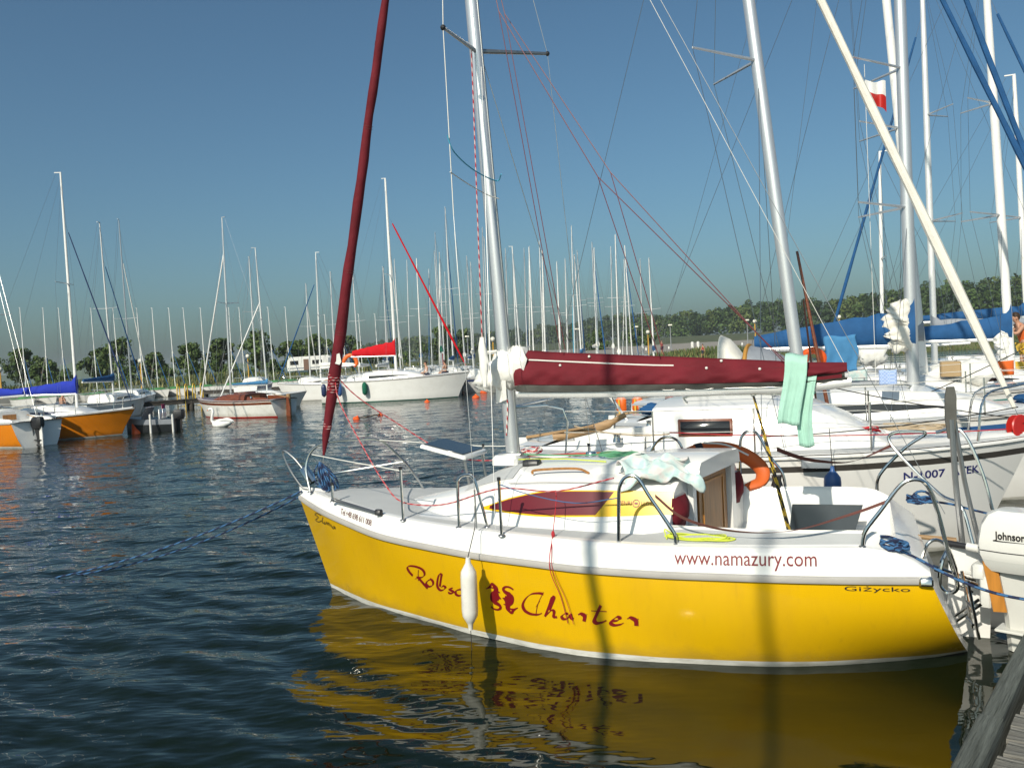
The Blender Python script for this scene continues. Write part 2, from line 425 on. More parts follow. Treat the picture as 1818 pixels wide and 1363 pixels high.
# ---- water
wm = bpy.data.materials.new('lake water'); wm.use_nodes = True
nt = wm.node_tree; b = nt.nodes['Principled BSDF']
b.inputs['Base Color'].default_value = (.0042, .0085, .0032, 1); b.inputs['Roughness'].default_value = .03
b.inputs['IOR'].default_value = 1.36; b.inputs['Specular Tint'].default_value = (1, .99, .82, 1)
tc = nt.nodes.new('ShaderNodeTexCoord')
mp = nt.nodes.new('ShaderNodeMapping'); mp.inputs['Rotation'].default_value = (0, 0, R_(20)); mp.inputs['Scale'].default_value = (.55, 1.3, 1)
nt.links.new(tc.outputs['Object'], mp.inputs['Vector'])
n1 = nt.nodes.new('ShaderNodeTexNoise'); n1.inputs['Scale'].default_value = 4.4; n1.inputs['Detail'].default_value = 2; n1.inputs['Roughness'].default_value = .55
n2 = nt.nodes.new('ShaderNodeTexNoise'); n2.inputs['Scale'].default_value = .9; n2.inputs['Detail'].default_value = 3
nt.links.new(mp.outputs['Vector'], n1.inputs['Vector']); nt.links.new(mp.outputs['Vector'], n2.inputs['Vector'])
ad = nt.nodes.new('ShaderNodeMath'); ad.operation = 'MULTIPLY_ADD'; ad.inputs[1].default_value = 3.0
nt.links.new(n2.outputs['Fac'], ad.inputs[0]); nt.links.new(n1.outputs['Fac'], ad.inputs[2])
# ripples are smaller in the lee of the berthed boats (right foreground)
sx = nt.nodes.new('ShaderNodeSeparateXYZ'); nt.links.new(tc.outputs['Object'], sx.inputs[0])
mr = nt.nodes.new('ShaderNodeMapRange'); mr.interpolation_type = 'SMOOTHSTEP'
mr.inputs['From Min'].default_value = -1.6; mr.inputs['From Max'].default_value = 1.6; mr.inputs['To Min'].default_value = 1; mr.inputs['To Max'].default_value = .10
nt.links.new(sx.outputs['X'], mr.inputs['Value'])
mr2 = nt.nodes.new('ShaderNodeMapRange'); mr2.interpolation_type = 'SMOOTHSTEP'
mr2.inputs['From Min'].default_value = 7.0; mr2.inputs['From Max'].default_value = 13.0; mr2.inputs['To Min'].default_value = 0; mr2.inputs['To Max'].default_value = 1
nt.links.new(sx.outputs['Y'], mr2.inputs['Value'])
mxm = nt.nodes.new('ShaderNodeMath'); mxm.operation = 'MAXIMUM'
nt.links.new(mr.outputs['Result'], mxm.inputs[0]); nt.links.new(mr2.outputs['Result'], mxm.inputs[1])
ms = nt.nodes.new('ShaderNodeMath'); ms.operation = 'MULTIPLY'; ms.inputs[1].default_value = .52
nt.links.new(mxm.outputs[0], ms.inputs[0])
bp = nt.nodes.new('ShaderNodeBump'); bp.inputs['Distance'].default_value = .035
mfar = nt.nodes.new('ShaderNodeMath'); mfar.operation = 'MULTIPLY_ADD'; mfar.inputs[1].default_value = .9; mfar.inputs[2].default_value = 1.0
nt.links.new(mr2.outputs['Result'], mfar.inputs[0])
ms2 = nt.nodes.new('ShaderNodeMath'); ms2.operation = 'MULTIPLY'
nt.links.new(ms.outputs[0], ms2.inputs[0]); nt.links.new(mfar.outputs[0], ms2.inputs[1])
nt.links.new(ms2.outputs[0], bp.inputs['Strength'])
nt.links.new(ad.outputs[0], bp.inputs['Height']); nt.links.new(bp.outputs['Normal'], b.inputs['Normal'])

th = np.concatenate([np.radians(np.linspace(-270, 48, 80, endpoint=False)), np.radians(np.linspace(48, 132, 540, endpoint=False)), np.radians([132 - 0, 90 + 0])[:0]])
th = np.concatenate([np.radians(np.linspace(132 - 360, 48, 80, endpoint=False)), np.radians(np.linspace(48, 132, 541))])
rr_ = np.concatenate([np.geomspace(.6, 45, 440, endpoint=False), np.geomspace(45, 5000, 90)])
Rg, Tg = np.meshgrid(rr_, th, indexing='ij')
X = Rg*np.cos(Tg); Y = Rg*np.sin(Tg)
dth = np.gradient(th); cell = np.maximum(np.gradient(rr_)[:, None], Rg*dth[None, :])
sst = lambda e0, e1, x: (lambda t: t*t*(3-2*t))(np.clip((x-e0)/(e1-e0), 0, 1))
Z = np.zeros_like(X); lam = np.geomspace(.17, 2.0, 46)
for L_ in lam:
    a_ = np.radians(62 + RNG.normal(0, 34)); k_ = 2*np.pi/L_
    s_ = .030 if L_ < .32 else (.036 if L_ < .9 else .016)
    ph = RNG.uniform(0, 6.28); w = sst(1.6, 3.2, L_/cell)
    lump = .78+.22*np.sin(X*RNG.uniform(.15, .5)+RNG.uniform(0, 6))*np.sin(Y*RNG.uniform(.15, .5)+RNG.uniform(0, 6))
    c_ = k_*(X*np.cos(a_)+Y*np.sin(a_))+ph
    calm = np.maximum(1-sst(-1.8, 1.4, X)*(.95 if L_ < .35 else (.80 if L_ < .7 else .62)), sst(7, 13, Y))
    Z += s_/k_*np.sin(c_ + .35*np.sin(c_))*w*lump*calm
P = np.stack([X.ravel(), Y.ravel(), Z.ravel()], 1)
water = grid_object('water', P, len(th), [wm])

# ---- land: a causeway at the left, a broad shore at the right
grass_ground = M_('rough grass', (.065, .080, .030), .95, var=.35, scale=.25, bump=.4, bscale=3, dirt=(.16, .13, .07), dirt_amt=.6, dirt_scale=.12)
def shore_y(x): return 100+2.2*np.sin(x*.07)+1.0*np.sin(x*.23+1)
def land_z(x, y):
    f = sst(0, 3.2, y-shore_y(x)); z = -1.2+2.2*f
    back = 121+np.maximum(0, x+34)*9
    z -= 2.6*sst(0, 5, y-back)
    z += 5.0*sst(150, 420, y)*sst(-40, 10, x+ y*.16)*(1-sst(0, 5, y-back))
    return z
gx = np.concatenate([np.linspace(-900, -120, 20, endpoint=False), np.linspace(-120, 120, 161), np.linspace(120, 900, 30)[1:]])
gy = np.concatenate([np.linspace(94, 130, 37), np.geomspace(133, 900, 50)])
GX, GY = np.meshgrid(gx, gy)
GZ = land_z(GX, GY)+.12*np.sin(GX*.9)*np.sin(GY*.7)
ground = grid_object('ground', np.stack([GX.ravel(), GY.ravel(), GZ.ravel()], 1), len(gx), [grass_ground])
road_m = M_('grey gravel road', (.27, .245, .21), .95, var=.15, scale=.5)
rx = np.linspace(6, 120, 60); ry = np.linspace(113, 150, 14)
RX, RY = np.meshgrid(rx, ry)
road = grid_object('road', np.stack([RX.ravel(), RY.ravel(), (1.22+np.maximum(0, RY-113)*.035).ravel()], 1), len(rx), [road_m])

# ---- foliage helpers
def leaf_quads(centers, radii, n, size, rng, squash=1.0):
    """leaf clumps spread through lumpy crowns; returns (N*4,3)"""
    out = []
    for c, r in zip(centers, radii):
        d = rng.normal(size=(n, 3)); d /= np.linalg.norm(d, axis=1)[:, None]
        rad = r*rng.uniform(.55, 1.05, n)[:, None]
        p = c + d*rad*np.array([1, 1, squash])
        nrm = d + rng.normal(scale=.55, size=(n, 3)); nrm /= np.linalg.norm(nrm, axis=1)[:, None]
        a = np.cross(nrm, rng.normal(size=(n, 3))); a /= np.linalg.norm(a, axis=1)[:, None]+1e-9
        bb = np.cross(nrm, a); s = size*rng.uniform(.6, 1.4, n)[:, None]
        out.append(np.stack([p-a*s-bb*s*.6, p+a*s-bb*s*.6, p+a*s*.8+bb*s*.6, p-a*s*.8+bb*s*.6], 1).reshape(-1, 3))
    return np.concatenate(out)
def quads_object(name, V, mats, midx=None, kind=None, parent=None):
    n = len(V)//4; me = bpy.data.meshes.new(name)
    me.vertices.add(len(V)); me.vertices.foreach_set('co', V.astype(np.float32).ravel())
    me.loops.add(len(V)); me.loops.foreach_set('vertex_index', np.arange(len(V), dtype=np.int32))
    me.polygons.add(n); me.polygons.foreach_set('loop_start', np.arange(0, len(V), 4, dtype=np.int32))
    me.polygons.foreach_set('loop_total', np.full(n, 4, dtype=np.int32))
    for m in mats: me.materials.append(m)
    if midx is not None: me.polygons.foreach_set('material_index', midx.astype(np.int32))
    me.update(calc_edges=True)
    o = bpy.data.objects.new(name, me); COL.objects.link(o)
    if parent: o.parent = parent
    if kind: o['kind'] = kind
    return o
def leaf_mat(name, col):
    m = M_(name, col, .6, var=.4, scale=.35, spec=.25)
    return m
leafs = [leaf_mat('forest leaves', (.050, .085, .020)), leaf_mat('pale forest leaves', (.085, .115, .028)), leaf_mat('dark forest leaves', (.032, .058, .018))]

# ---- forest along the far shore (one mass)
edge = [(330, 205), (262, 250), (190, 300), (159, 395), (104, 500), (52, 555), (0, 610), (-70, 665), (-140, 722), (-195, 760)]
E_ = resample([(x, y, 0) for x, y in edge], 5.2)
cs, rs, mi_ = [], [], []
for k, p in enumerate(E_):
    tdir = (E_[min(k+1, len(E_)-1)]-E_[max(k-1, 0)]).normalized(); nrm = Vector((tdir.y, -tdir.x, 0))
    if nrm.y < 0: nrm = -nrm
    for row in range(5):
        q = p + nrm*(row*6.5+RNG.uniform(-2, 2)) + tdir*RNG.uniform(-2.6, 2.6)
        gz = max(2.0, float(land_z(np.array(q.x), np.array(q.y))))
        h = RNG.uniform(11.5, 15.5)*(1+.10*sin(k*.31)+.06*sin(k*.83)) + row*.9
        big = RNG.uniform(2.6, 4.0); m_i = RNG.choice([0, 0, 1, 2, 2])
        for lv in range(4 if row < 2 else 2):
            zc = gz + h - big*.8 - lv*2.9
            cs.append(np.array([q.x+RNG.normal(0, 1.0)*lv, q.y+RNG.normal(0, .9)*lv, zc])); rs.append(big*(.75+.18*lv)); mi_.append(m_i)
V = leaf_quads(cs, rs, 58, .62, RNG, .85)
forest = quads_object('forest', V, leafs, np.repeat(np.array(mi_), 58), kind='stuff')

# ---- far wooded shore across the lake
hill_m = M_('far woodland', (.045, .075, .03), .9, var=.3, scale=.02, bump=.3, bscale=.05)
hx = np.linspace(-2300, -240, 240)
hh = 10+6*np.sin(hx*.0071)+4*np.sin(hx*.019+2)+2.2*np.sin(hx*.063)+RNG.normal(0, .9, len(hx)) + 12*np.exp(-((hx+800)/90)**2)
rows_ = []
for dy, f in ((0, -.05), (5, .55), (14, .85), (30, 1.0), (90, .9), (200, .5)):
    rows_.append(np.stack([hx, 1480+dy+.05*hx*0+np.zeros_like(hx), hh*f+ (RNG.normal(0, .5, len(hx)) if f > 0 else 0)], 1))
hills = grid_object('hills', np.concatenate(rows_), len(hx), [hill_m])

# ---- single trees on the causeway
def tree(x, y, h, r, label, leafset, nclump=30, dens=80, lean=0):
    z0 = float(land_z(np.array(float(x)), np.array(float(y))))
    t = thing('broadleaf_tree', label, 'tree', (x, y, z0-.05), 0, 'trees along the far bank')
    rg = np.random.default_rng(int(abs(x*31+y*7)))
    mb = MB(); top = Vector((lean, 0, h*.62))
    mb.tube(smooth([(0, 0, 0), (lean*.2+.05, .03, h*.25), (lean*.6, 0, h*.45), top], 4), [.12-.006*i for i in range(13)], 8)
    cs = []; rs = []
    for k in range(nclump):
        a = rg.uniform(0, 6.28); rad = r*math.sqrt(rg.uniform(.05, 1))*.98; zz = h*rg.uniform(.24, .95)
        rad *= (1-.65*max(0, (zz/h-.55)/.4))*(1-.5*max(0, (.42-zz/h)/.15))*rg.uniform(.7, 1.3)
        c = Vector((lean+cos(a)*rad, sin(a)*rad, zz)); cs.append(np.array(c)); rs.append(r*rg.uniform(.16, .36))
        if k < 7: mb.tube([Vector((lean*.5, 0, h*rg.uniform(.28, .5))), c.lerp(top, .4), c], [.07, .045, .02], 6)
    mb.build('trunk', bark, t)
    quads_object('crown', leaf_quads(cs, rs, dens, .17, rg, .8), leafset, rg.choice([0, 0, 1], len(cs)*dens), parent=t)
    return t
ls1 = [leaf_mat('bank tree leaves', (.055, .095, .022)), leaf_mat('pale bank tree leaves', (.09, .13, .035))]
tree_list = [(-66.5, 115, 6.2, 2.3, 'broad round tree leftmost on the far bank'),
    (-63.0, 114, 5.0, 1.9, 'lower tree just right of the leftmost broad tree'),
    (-56.5, 116, 5.6, 1.9, 'round tree behind the blue sail cover of the orange yacht'),
    (-52.8, 114, 6.9, 2.5, 'tall spreading tree with a dark trunk beside a globe lamp'),
    (-47.8, 113, 4.5, 1.7, 'small low tree between the tall spreading tree and a round pair'),
    (-43.6, 115, 5.7, 2.0, 'dense dark tree above the yellow pier ladder'),
    (-39.7, 116, 6.3, 2.0, 'open airy tree behind the mast of the brown decked sloop'),
    (-34.0, 114, 6.9, 2.6, 'biggest full tree just left of the caravan'),
    (-29.6, 116, 5.9, 2.1, 'rounded tree directly behind the caravan roof'),
    (-26.2, 115, 6.0, 2.2, 'bushy tree right of the caravan roof, before the maroon jib'),
    (-22.8, 118, 5.6, 2.1, 'bushy tree behind the tall maroon furled jib'),
    (-10.5, 128, 6.8, 2.6, 'dark round tree behind the red furled jib of the white yacht'),
    (-7.6, 132, 6.2, 2.2, 'smaller dark tree right of the red furled jib'),
    (14.0, 140, 5.2, 2.0, 'rounded tree at the forest foot left of the grey lamp post'),
    (23.0, 150, 5.8, 2.3, 'rounded tree at the forest foot right of the yellow globe lamp')]
bushes = [(-70.0, 2.6, 2.0, 'low dark bush at the far left end of the bank'), (-59.8, 2.4, 1.9, 'low dark bush between the two leftmost trees and the next one'), (-50.2, 2.6, 1.8, 'low bush right of the tall spreading tree'), (-45.7, 2.2, 1.5, 'low bush under the small trees behind the keelboat masts'), (-41.6, 3.0, 1.9, 'dense bush between the dark tree and the open airy tree'), (-37.0, 2.8, 2.0, 'dark bush behind the mast of the wooden sloop'), (-31.8, 2.6, 1.8, 'bush just left behind the caravan'), (-19.5, 3.2, 2.2, 'bush right behind the maroon jib'), (-15.5, 3.6, 2.4, 'bush behind the red sail cover')]
for x, h, r, lb in bushes:
    z0 = float(land_z(np.array(x), np.array(112.))); t = thing('bush', lb, 'bush', (x, 112, z0-.1), 0, 'bushes along the far bank'); rg = np.random.default_rng(int(abs(x*13)))
    cs_ = [np.array([rg.normal(0, r*.45), rg.normal(0, r*.35), h*rg.uniform(.15, .8)]) for _ in range(14)]
    quads_object('foliage', leaf_quads(cs_, [r*rg.uniform(.25, .45) for _ in cs_], 80, .14, rg, .8), ls1, rg.choice([0, 0, 1], len(cs_)*80), parent=t)
for i, (x, y, h, r, lb) in enumerate(tree_list): tree(x, y, h*.86, r*1.22, lb, ls1, lean=RNG.uniform(-.3, .3))

# ---- reeds and grass on the bank
gm = [M_('bank grass', (.075, .105, .028), .8, var=.4, scale=.6), M_('dry bank grass', (.20, .18, .06), .85, var=.3, scale=.6)]
N = 16000
bx_ = RNG.uniform(-75, 62, N); by_ = shore_y(bx_)+RNG.uniform(.6, 11, N)**1.0
bz_ = land_z(bx_, by_); hgt = RNG.uniform(.25, .75, N)*(1+.4*np.sin(bx_*.3)); wd = RNG.uniform(.05, .13, N); an = RNG.uniform(0, 3.14, N)
ux = np.cos(an)*wd; uy = np.sin(an)*wd; lx = RNG.normal(0, .12, N); ly = RNG.normal(0, .12, N)
A = np.stack([bx_-ux, by_-uy, bz_-.05], 1); B = np.stack([bx_+ux, by_+uy, bz_-.05], 1)
Cc = np.stack([bx_+lx+ux*.3, by_+ly+uy*.3, bz_+hgt], 1); D = np.stack([bx_+lx-ux*.3, by_+ly-uy*.3, bz_+hgt], 1)
grass = quads_object('grass', np.stack([A, B, Cc, D], 1).reshape(-1, 3), gm, (RNG.uniform(0, 1, N) < .25).astype(int), kind='stuff')

# ---- timber dock at the right: edge beams, planks, piles
d0 = Vector((1.708, 3.378, 0)); dd = Vector((cos(R_(51.2)), sin(R_(51.2)), 0)); dn = Vector((dd.y, -dd.x, 0))   # dn points inland (right)
dock = thing('timber_dock', 'weathered grey plank dock at the lower right edge', 'dock', d0, R_(51.2))
# local frame: x along the edge, y to the left (water side), so the deck lies at negative y
bx0 = MB()
def beam(x0, x1, w, h, zt, name='edge_beam'):
    mb = MB(); rings = []
    for k in range(9):
        x = x0+(x1-x0)*k/8; wob = .004*sin(k*1.7+x0)
        rings.append([(x, 0+wob, zt-h), (x, .004+wob, zt-.008), (x, -.005+wob, zt), (x, -w+.005+wob, zt+.002), (x, -w+wob, zt-.006), (x, -w+wob, zt-h)])
    mb.loft(rings, True, True, True); return mb.build(name, wood_edge, dock, 18)
beam(.60, 6.2, .086, .20, .612); beam(-5.0, .588, .098, .22, .628); beam(6.22, 12.2, .112, .2, .61); beam(12.22, 18.2, .112, .2, .612); beam(18.22, 26, .112, .2, .61)
pl_meshes = []
for v in range(6):
    mb = MB(); rg = np.random.default_rng(v); wv = .148
    rings = []
    for k in range(7):
        y = -.128-2.25*k/6
        e = [.003*rg.normal() for _ in range(4)]
        rings.append([(-wv/2+e[0], y, -.035), (-wv/2+e[1], y, -.006), (-wv/2+.006, y, e[2]*.5), (wv/2-.006, y, e[3]*.5), (wv/2+e[2], y, -.006), (wv/2+e[3], y, -.035)])
    mb.loft(rings, True, True, True)
    o = mb.build('plank', wood_grey, dock, 30); pl_meshes.append(o.data); o.location = (-5.0+.158*v, 0, .592+.004*(v % 3)); 
for k in range(6, 190):
    o = bpy.data.objects.new('plank', pl_meshes[(k*5+k//7) % 6]); COL.objects.link(o); o.parent = dock
    o.location = (-5.0+.158*k, RNG.uniform(-.02, .01), .592+RNG.uniform(-.006, .006)); o.rotation_euler = (RNG.uniform(-.003, .003), RNG.uniform(-.012, .012), RNG.uniform(-.006, .006))
mb = MB()
for yy in (-.35, -1.3, -2.2): mb.box((10.4, yy, .485), (31, .12, .14))
mb.build('joist', wood_dark, dock)
for k in range(11):
    for yy in (-.22, -2.1):
        mb = MB(); mb.lathe([(.0, -1.5), (.10, -1.5), (.10, .37), (0, .372)], 12, (-4.2+k*2.9, yy, 0)); mb.build('pile', wood_dark, dock)
# ================================================================== generic sailing yacht
UP = Vector((0, 0, 1))
def fender(mbs, top, bottom, r):
    top = Vector(top); bottom = Vector(bottom); ax = bottom-top; L = ax.length
    prof = [(.0, 0), (.018, 0), (.022, .045*1), (r*.55, .07), (r*.93, .115), (r, .16), (r, L-.16), (r*.93, L-.115), (r*.55, L-.07), (.022, L-.045), (.018, L), (0, L)]
    mbs.lathe(prof, 14, top, ax)
def yacht(label, L, B, fb, pos, head, hull, mast_h, mast_x=.04, mast_r=.06, mast_m=None, boot=None, stripe=None, deck=None,
          cab=(-.14, .26, .42), win=window_dark, boom=None, jib=None, jib_top=.86, spread=(.52,), heel=0.0, detail=0, group=None,
          rub=None, cockpit=True, rail=True, bundle=None, strut=None, name='sailing_yacht', rake=.02, bowrake=.09, mast_lean=0.0, jib_r=.05, mast_label=None, thin_stripe=False, rise=.20, sweep=False):
    """local frame: +x bow, +y port, z up, origin amidships on the waterline. boom=(length, z, cover material or None, half height)"""
    deck = deck or white_gel; mast_m = mast_m or alu; rub = rub or grey_rub
    t = thing(name, label, 'sailing boat', (pos[0], pos[1], 0), R_(head), group, tilt=(R_(heel), 0))
    def hb(u):   # half beam at sheer, u 0 stern .. 1 bow
        return B/2*ci(u, [0, .18, .42, .65, .82, .93, 1], [.74, .92, 1.0, .90, .62, .30, .012])
    def zs(u): return fb*(1+rise*max(0, (u-.35)/.65)**1.7 + .03*max(0, (.3-u)/.3))
    NS = 18; us = [k/(NS-1) for k in range(NS)]
    def xs(u, s): # s 0 waterline .. 1 sheer
        return -L/2+u*L - (bowrake*L*(1-s))*max(0, (u-.6)/.4)**1.5 - .02*L*(s if u < .001 else s*max(0, 1-u*6))*-1
    zrow = [-.28, -.12, 0.0, .055, .25, .5, .74, .84, .90, 1.0]
    rings = []
    for u in us:
        h = hb(u); z1 = zs(u); wl = h*(.86-.26*max(0, (u-.5)/.5)-.20*max(0, (.25-u)/.25)); ring = []
        for s in zrow:
            if s <= 0: z = s; y = wl*(1.0 if s == 0 else (.80 if s > -.2 else .25)); xx = xs(u, 0) - (L*.03*(u > .9) if s < 0 else 0)
            elif s == .055: z = .055; y = wl+(h-wl)*.12; xx = xs(u, .06)
            else: z = .055+(z1-.055)*s; y = wl+(h-wl)*(s**(.62+.5*u)); xx = xs(u, s)
            ring.append((xx, y, z))
        full = ring + [(p[0], -p[1], p[2]) for p in reversed(ring)]
        rings.append(full)
    nr = len(zrow)
    def mrow(i, j):
        jj = j if j < nr else 2*nr-2-j
        if j == nr-1: return 0
        return 1 if jj <= 2 else (2 if (stripe is not None and jj in ((7,) if thin_stripe else (6, 7))) else 0)
    mb = MB(); mb.loft(rings, False, mrow=mrow, skip=nr-1)
    mb.build('hull', [hull, boot or boot_white, stripe or hull], t)
    mb = MB(); mb.add(rings[0], [tuple(range(2*nr))], 0); mb.build('transom', deck if deck is not wood_var else hull, t, 0)
    # rubbing strake
    for sgn in (1, -1):
        mb = MB(); pts = [Vector((xs(u, .97), sgn*(hb(u)+.006), zs(u)*.985)) for u in us]
        mb.tube(pts, .018+.002*L/6, 6); mb.build('rub_rail', rub, t)
    # deck with a cockpit opening
    cw = B*.27; cx0, cx1 = -.42*L, cab[0]*L-.02
    mb = MB(); rows = []
    def zd(u, fr): return zs(u)+.012+.05*B/2.4*(1-fr*fr)
    fr_ = [1, .97, .78, .5, .0, -.5, -.78, -.97, -1]
    for u in us:
        h = hb(u); x = -L/2+u*L
        inside = cx0 < x < cx1 and cockpit
        rows.append([(x, (f*h if abs(f) > .6 else (f/.5*min(cw, h*.7) if f else 0)), zd(u, f)) for f in fr_])
    fs = []; ms = []; n = len(fr_)
    for i in range(NS-1):
        x = -L/2+(us[i]+us[i+1])/2*L
        for j in range(n-1):
            if cockpit and cx0 < x < cx1 and j in (3, 4): continue
            a = i*n+j; fs.append((a, a+1, a+n+1, a+n)); ms.append(1 if j in (1, 6) and detail else 0)
    mb.add([p for r in rows for p in r], fs, ms)
    mb.build('deck', [deck, nonskid], t)
    zc = fb
    if cockpit:
        xsn = [-L/2+u*L for u in us]; inn = [k for k in range(NS-1) if cx0 < (xsn[k]+xsn[k+1])/2 < cx1]
        if inn:
            xa, xb = xsn[inn[0]], xsn[inn[-1]+1]
            mb = MB(); zt = zc+.05; zsole = zc*.42; zseat = zc*.72
            prof = [(cw, zt), (cw-.02, zseat), (cw*.52, zseat), (cw*.50, zsole), (-cw*.50, zsole), (-cw*.52, zseat), (-cw+.02, zseat), (-cw, zt)]
            mb.loft([[(xa, y, z) for y, z in prof], [(xb, y, z) for y, z in prof]], False)
            for x in (xa, xb): mb.add([(x, y, z) for y, z in prof], [tuple(range(8))])
            mb.build('cockpit', deck, t)
            if detail:
                for sgn in (1, -1):
                    mb = MB(); mb.loft([[(x, sgn*(cw+a_), z) for a_, z in ((0, zc+.03), (.01, zc+.15*f), (.06, zc+.16*f), (.12, zc+.03))] for x, f in ((xa+.05, .5), (xa+.3, .9), ((xa+xb)/2, 1), (xb, 1.25))], False)
                    mb.build('coaming', deck, t)
    # cabin trunk
    c0, c1, ch = cab[0]*L, cab[1]*L, cab[2]
    xsn = []; rings = []
    for k, f in enumerate((0, .02, .25, .5, .7, .84, .94, 1.0)):
        x = c0+(c1-c0)*f; u = (x+L/2)/L; w = min(B*.335, hb(u)*.74); hh = ch*(1 if f < .55 else 1-.93*((f-.55)/.45)**1.6)*(1 if f > 0 else .97)
        zb = zd(u, .7)-.02
        rings.append([(x, w, zb), (x, w*.93, zb+hh*.62), (x, w*.80, zb+hh*.93), (x, w*.4, zb+hh*1.05), (x, -w*.4, zb+hh*1.05), (x, -w*.80, zb+hh*.93), (x, -w*.93, zb+hh*.62), (x, -w, zb)])
    mb = MB(); mb.loft(rings, False); mb.add(rings[0], [tuple(range(8))])
    mb.build('cabin', deck, t, 32)
    def side(x, f, sgn, off=.006):   # point on the cabin side at height fraction f (0 base..1 shoulder)
        k = 0
        while k < len(rings)-2 and rings[k+1][0][0] < x: k += 1
        a, b_ = rings[k], rings[k+1]; tt = (x-a[0][0])/(b_[0][0]-a[0][0]+1e-9)
        p = Vector(a[0]).lerp(Vector(b_[0]), tt); q = Vector(a[1]).lerp(Vector(b_[1]), tt); r = p.lerp(q, f)
        return Vector((x, sgn*(r.y+off), r.z))
    if win is not None:
        for sgn in (1, -1):
            xa, xb = c0+(c1-c0)*.10, c0+(c1-c0)*.78; m = 9; mb = MB()
            top = []; bot = []
            for k in range(m):
                f = k/(m-1); x = xa+(xb-xa)*f; tp = .92-.25*f**2
                top.append(side(x, tp, sgn)); bot.append(side(x, .34+.30*f**2.5, sgn))
            mb.sheet([top, bot], .006) if sgn > 0 else mb.sheet([bot, top], .006)
            mb.build('window', win, t)
    # hatch on the coachroof and foredeck
    if detail:
        zr = rings[1][3][2]
        mb = MB(); mb.bbox((c0+.32*(c1-c0), 0, zr+.03), ((c1-c0)*.42, B*.24, .07), .02); mb.build('hatch', nonskid if detail > 1 else deck, t)
        mb = MB(); mb.box((c0-.012, 0, fb+.02), (.02, B*.2, ch*1.3)); mb.build('companionway_door', wood_door, t)
        for yy in (-.22, .22):
            mb = MB(); x0 = c0+(c1-c0)*.15; x1 = c0+(c1-c0)*.6; mb.tube(smooth([(x0, yy*B*.9, zr-.03), (x0+.04, yy*B*.9, zr+.05), (x1-.04, yy*B*.9, zr+.04), (x1, yy*B*.9, zr-.05)], 3), .013, 6); mb.build('grab_rail', steel, t)
    # mast, spreaders, rigging
    mx = mast_x*L; um = (mx+L/2)/L
    zm = (rings[1][3][2]-.02) if c0 < mx < c1-.1*(c1-c0) else zd(um, 0)
    if c0 < mx < c1:
        f = (mx-c0)/(c1-c0); zm = zd(um, .7)-.02+ch*1.05*(1 if f < .55 else 1-.93*((f-.55)/.45)**1.6)-.03
    rk = rake
    mtop = Vector((mx-rk*(mast_h-zm), mast_lean*(mast_h-zm), mast_h)); mbase = Vector((mx, 0, zm))
    mp_ = lambda f: mbase.lerp(mtop, f)
    mb = MB(); mb.tube([mp_(f) for f in (0, .3, .6, .8, 1)], [mast_r, mast_r, mast_r*.95, mast_r*.85, mast_r*.62], 10, up=(1, 0, 0), squash=.75)
    mast = mb.build('mast', mast_m, t, label=mast_label)
    mb = MB(); mb.box(mtop+Vector((-.10, 0, .02)), (.26, .04, .03)); mb.build('masthead', mast_m, mast)
    tips = []
    for f in spread:
        w = B*.30*(1 if f < .6 else .8); tp = []
        for sgn in (1, -1):
            mb = MB(); e = mp_(f)+Vector((-.10-(.68 if detail > 1 or sweep else .05)*w, sgn*w, .03)); mb.tube([mp_(f), e], [.022, .014], 6); mb.build('spreader', alu, mast); tp.append(e)
        tips.append(tp)
    wr = .0035+.0006*(detail == 0)*4
    for k, sgn in enumerate((1, -1)):
        ch_ = Vector((mx-.12, sgn*hb(um)*.97, zs(um)))
        pts = [ch_]+[tp[k] for tp in tips]+[mp_(jib_top+.03 if not tips else .96)]
        mb = MB(); mb.tube(pts, wr, 4, cap=False); mb.build('shroud', dull_steel, t)
        mb = MB(); mb.tube([ch_+Vector((-.25, 0, 0)), mp_(spread[0]-.02 if spread else .5)], wr, 4, cap=False); mb.build('shroud', dull_steel, t)
    bow = Vector((L/2-.06, 0, zs(1)+.03))
    mb = MB(); mb.tube([Vector((-L/2+.05, 0, zs(0)+.02)), mp_(.995)+Vector((-.2, 0, 0))], wr, 4, cap=False); mb.build('backstay', dull_steel, t)
    htop = mp_(jib_top)
    mb = MB(); mb.tube([bow, htop], wr, 4, cap=False); mb.build('forestay', dull_steel, t)
    if jib is not None:
        mb = MB(); n_ = 14; pts = [bow.lerp(htop, .035+.90*k/n_) for k in range(n_+1)]
        rad = [jib_r*(.35+.65*min(1, k/2.2))*(1-.45*k/n_)*(1+.10*sin(k*2.1)) for k in range(n_+1)]
        mb.tube(pts, rad, 8); j = mb.build('furled_jib', jib, t)
        mb = MB(); mb.lathe([(.0, 0), (.07, 0), (.03, .02), (.03, .10), (.07, .12), (0, .12)], 10, bow, htop-bow); mb.build('furler_drum', black_plastic, t)
    if boom:
        bl, bz, cov, hh = boom; zb0 = bz; g = mp_((bz-zm)/(mast_h-zm)); e = g+Vector((-bl, 0, .02*bl))
        mb = MB(); mb.tube([g, e], .045, 8); mb.build('boom', alu_light, t)
        sec = 12; n_ = 14; rg = random.Random(int(abs(pos[0]*13+pos[1]*7))); rings2 = []
        for k in range(n_+1):
            f = k/n_; p = g.lerp(e, .0+.97*f)+Vector((.05*(1-f), 0, .03)); H = hh*(1-.62*f)*(1+rg.uniform(-.06, .06)); W = .13*(1-.45*f)
            if f == 0: H *= 1.5
            ring = []
            for q in range(sec):
                a = 2*pi*q/sec; ring.append(p+Vector((0, cos(a)*W*(1-.45*max(0, sin(a)))*(1+rg.uniform(-.08, .08)), H*.48+sin(a)*H*.55)))
            rings2.append(ring)
        mb = MB(); mb.loft(rings2, True, True, True)
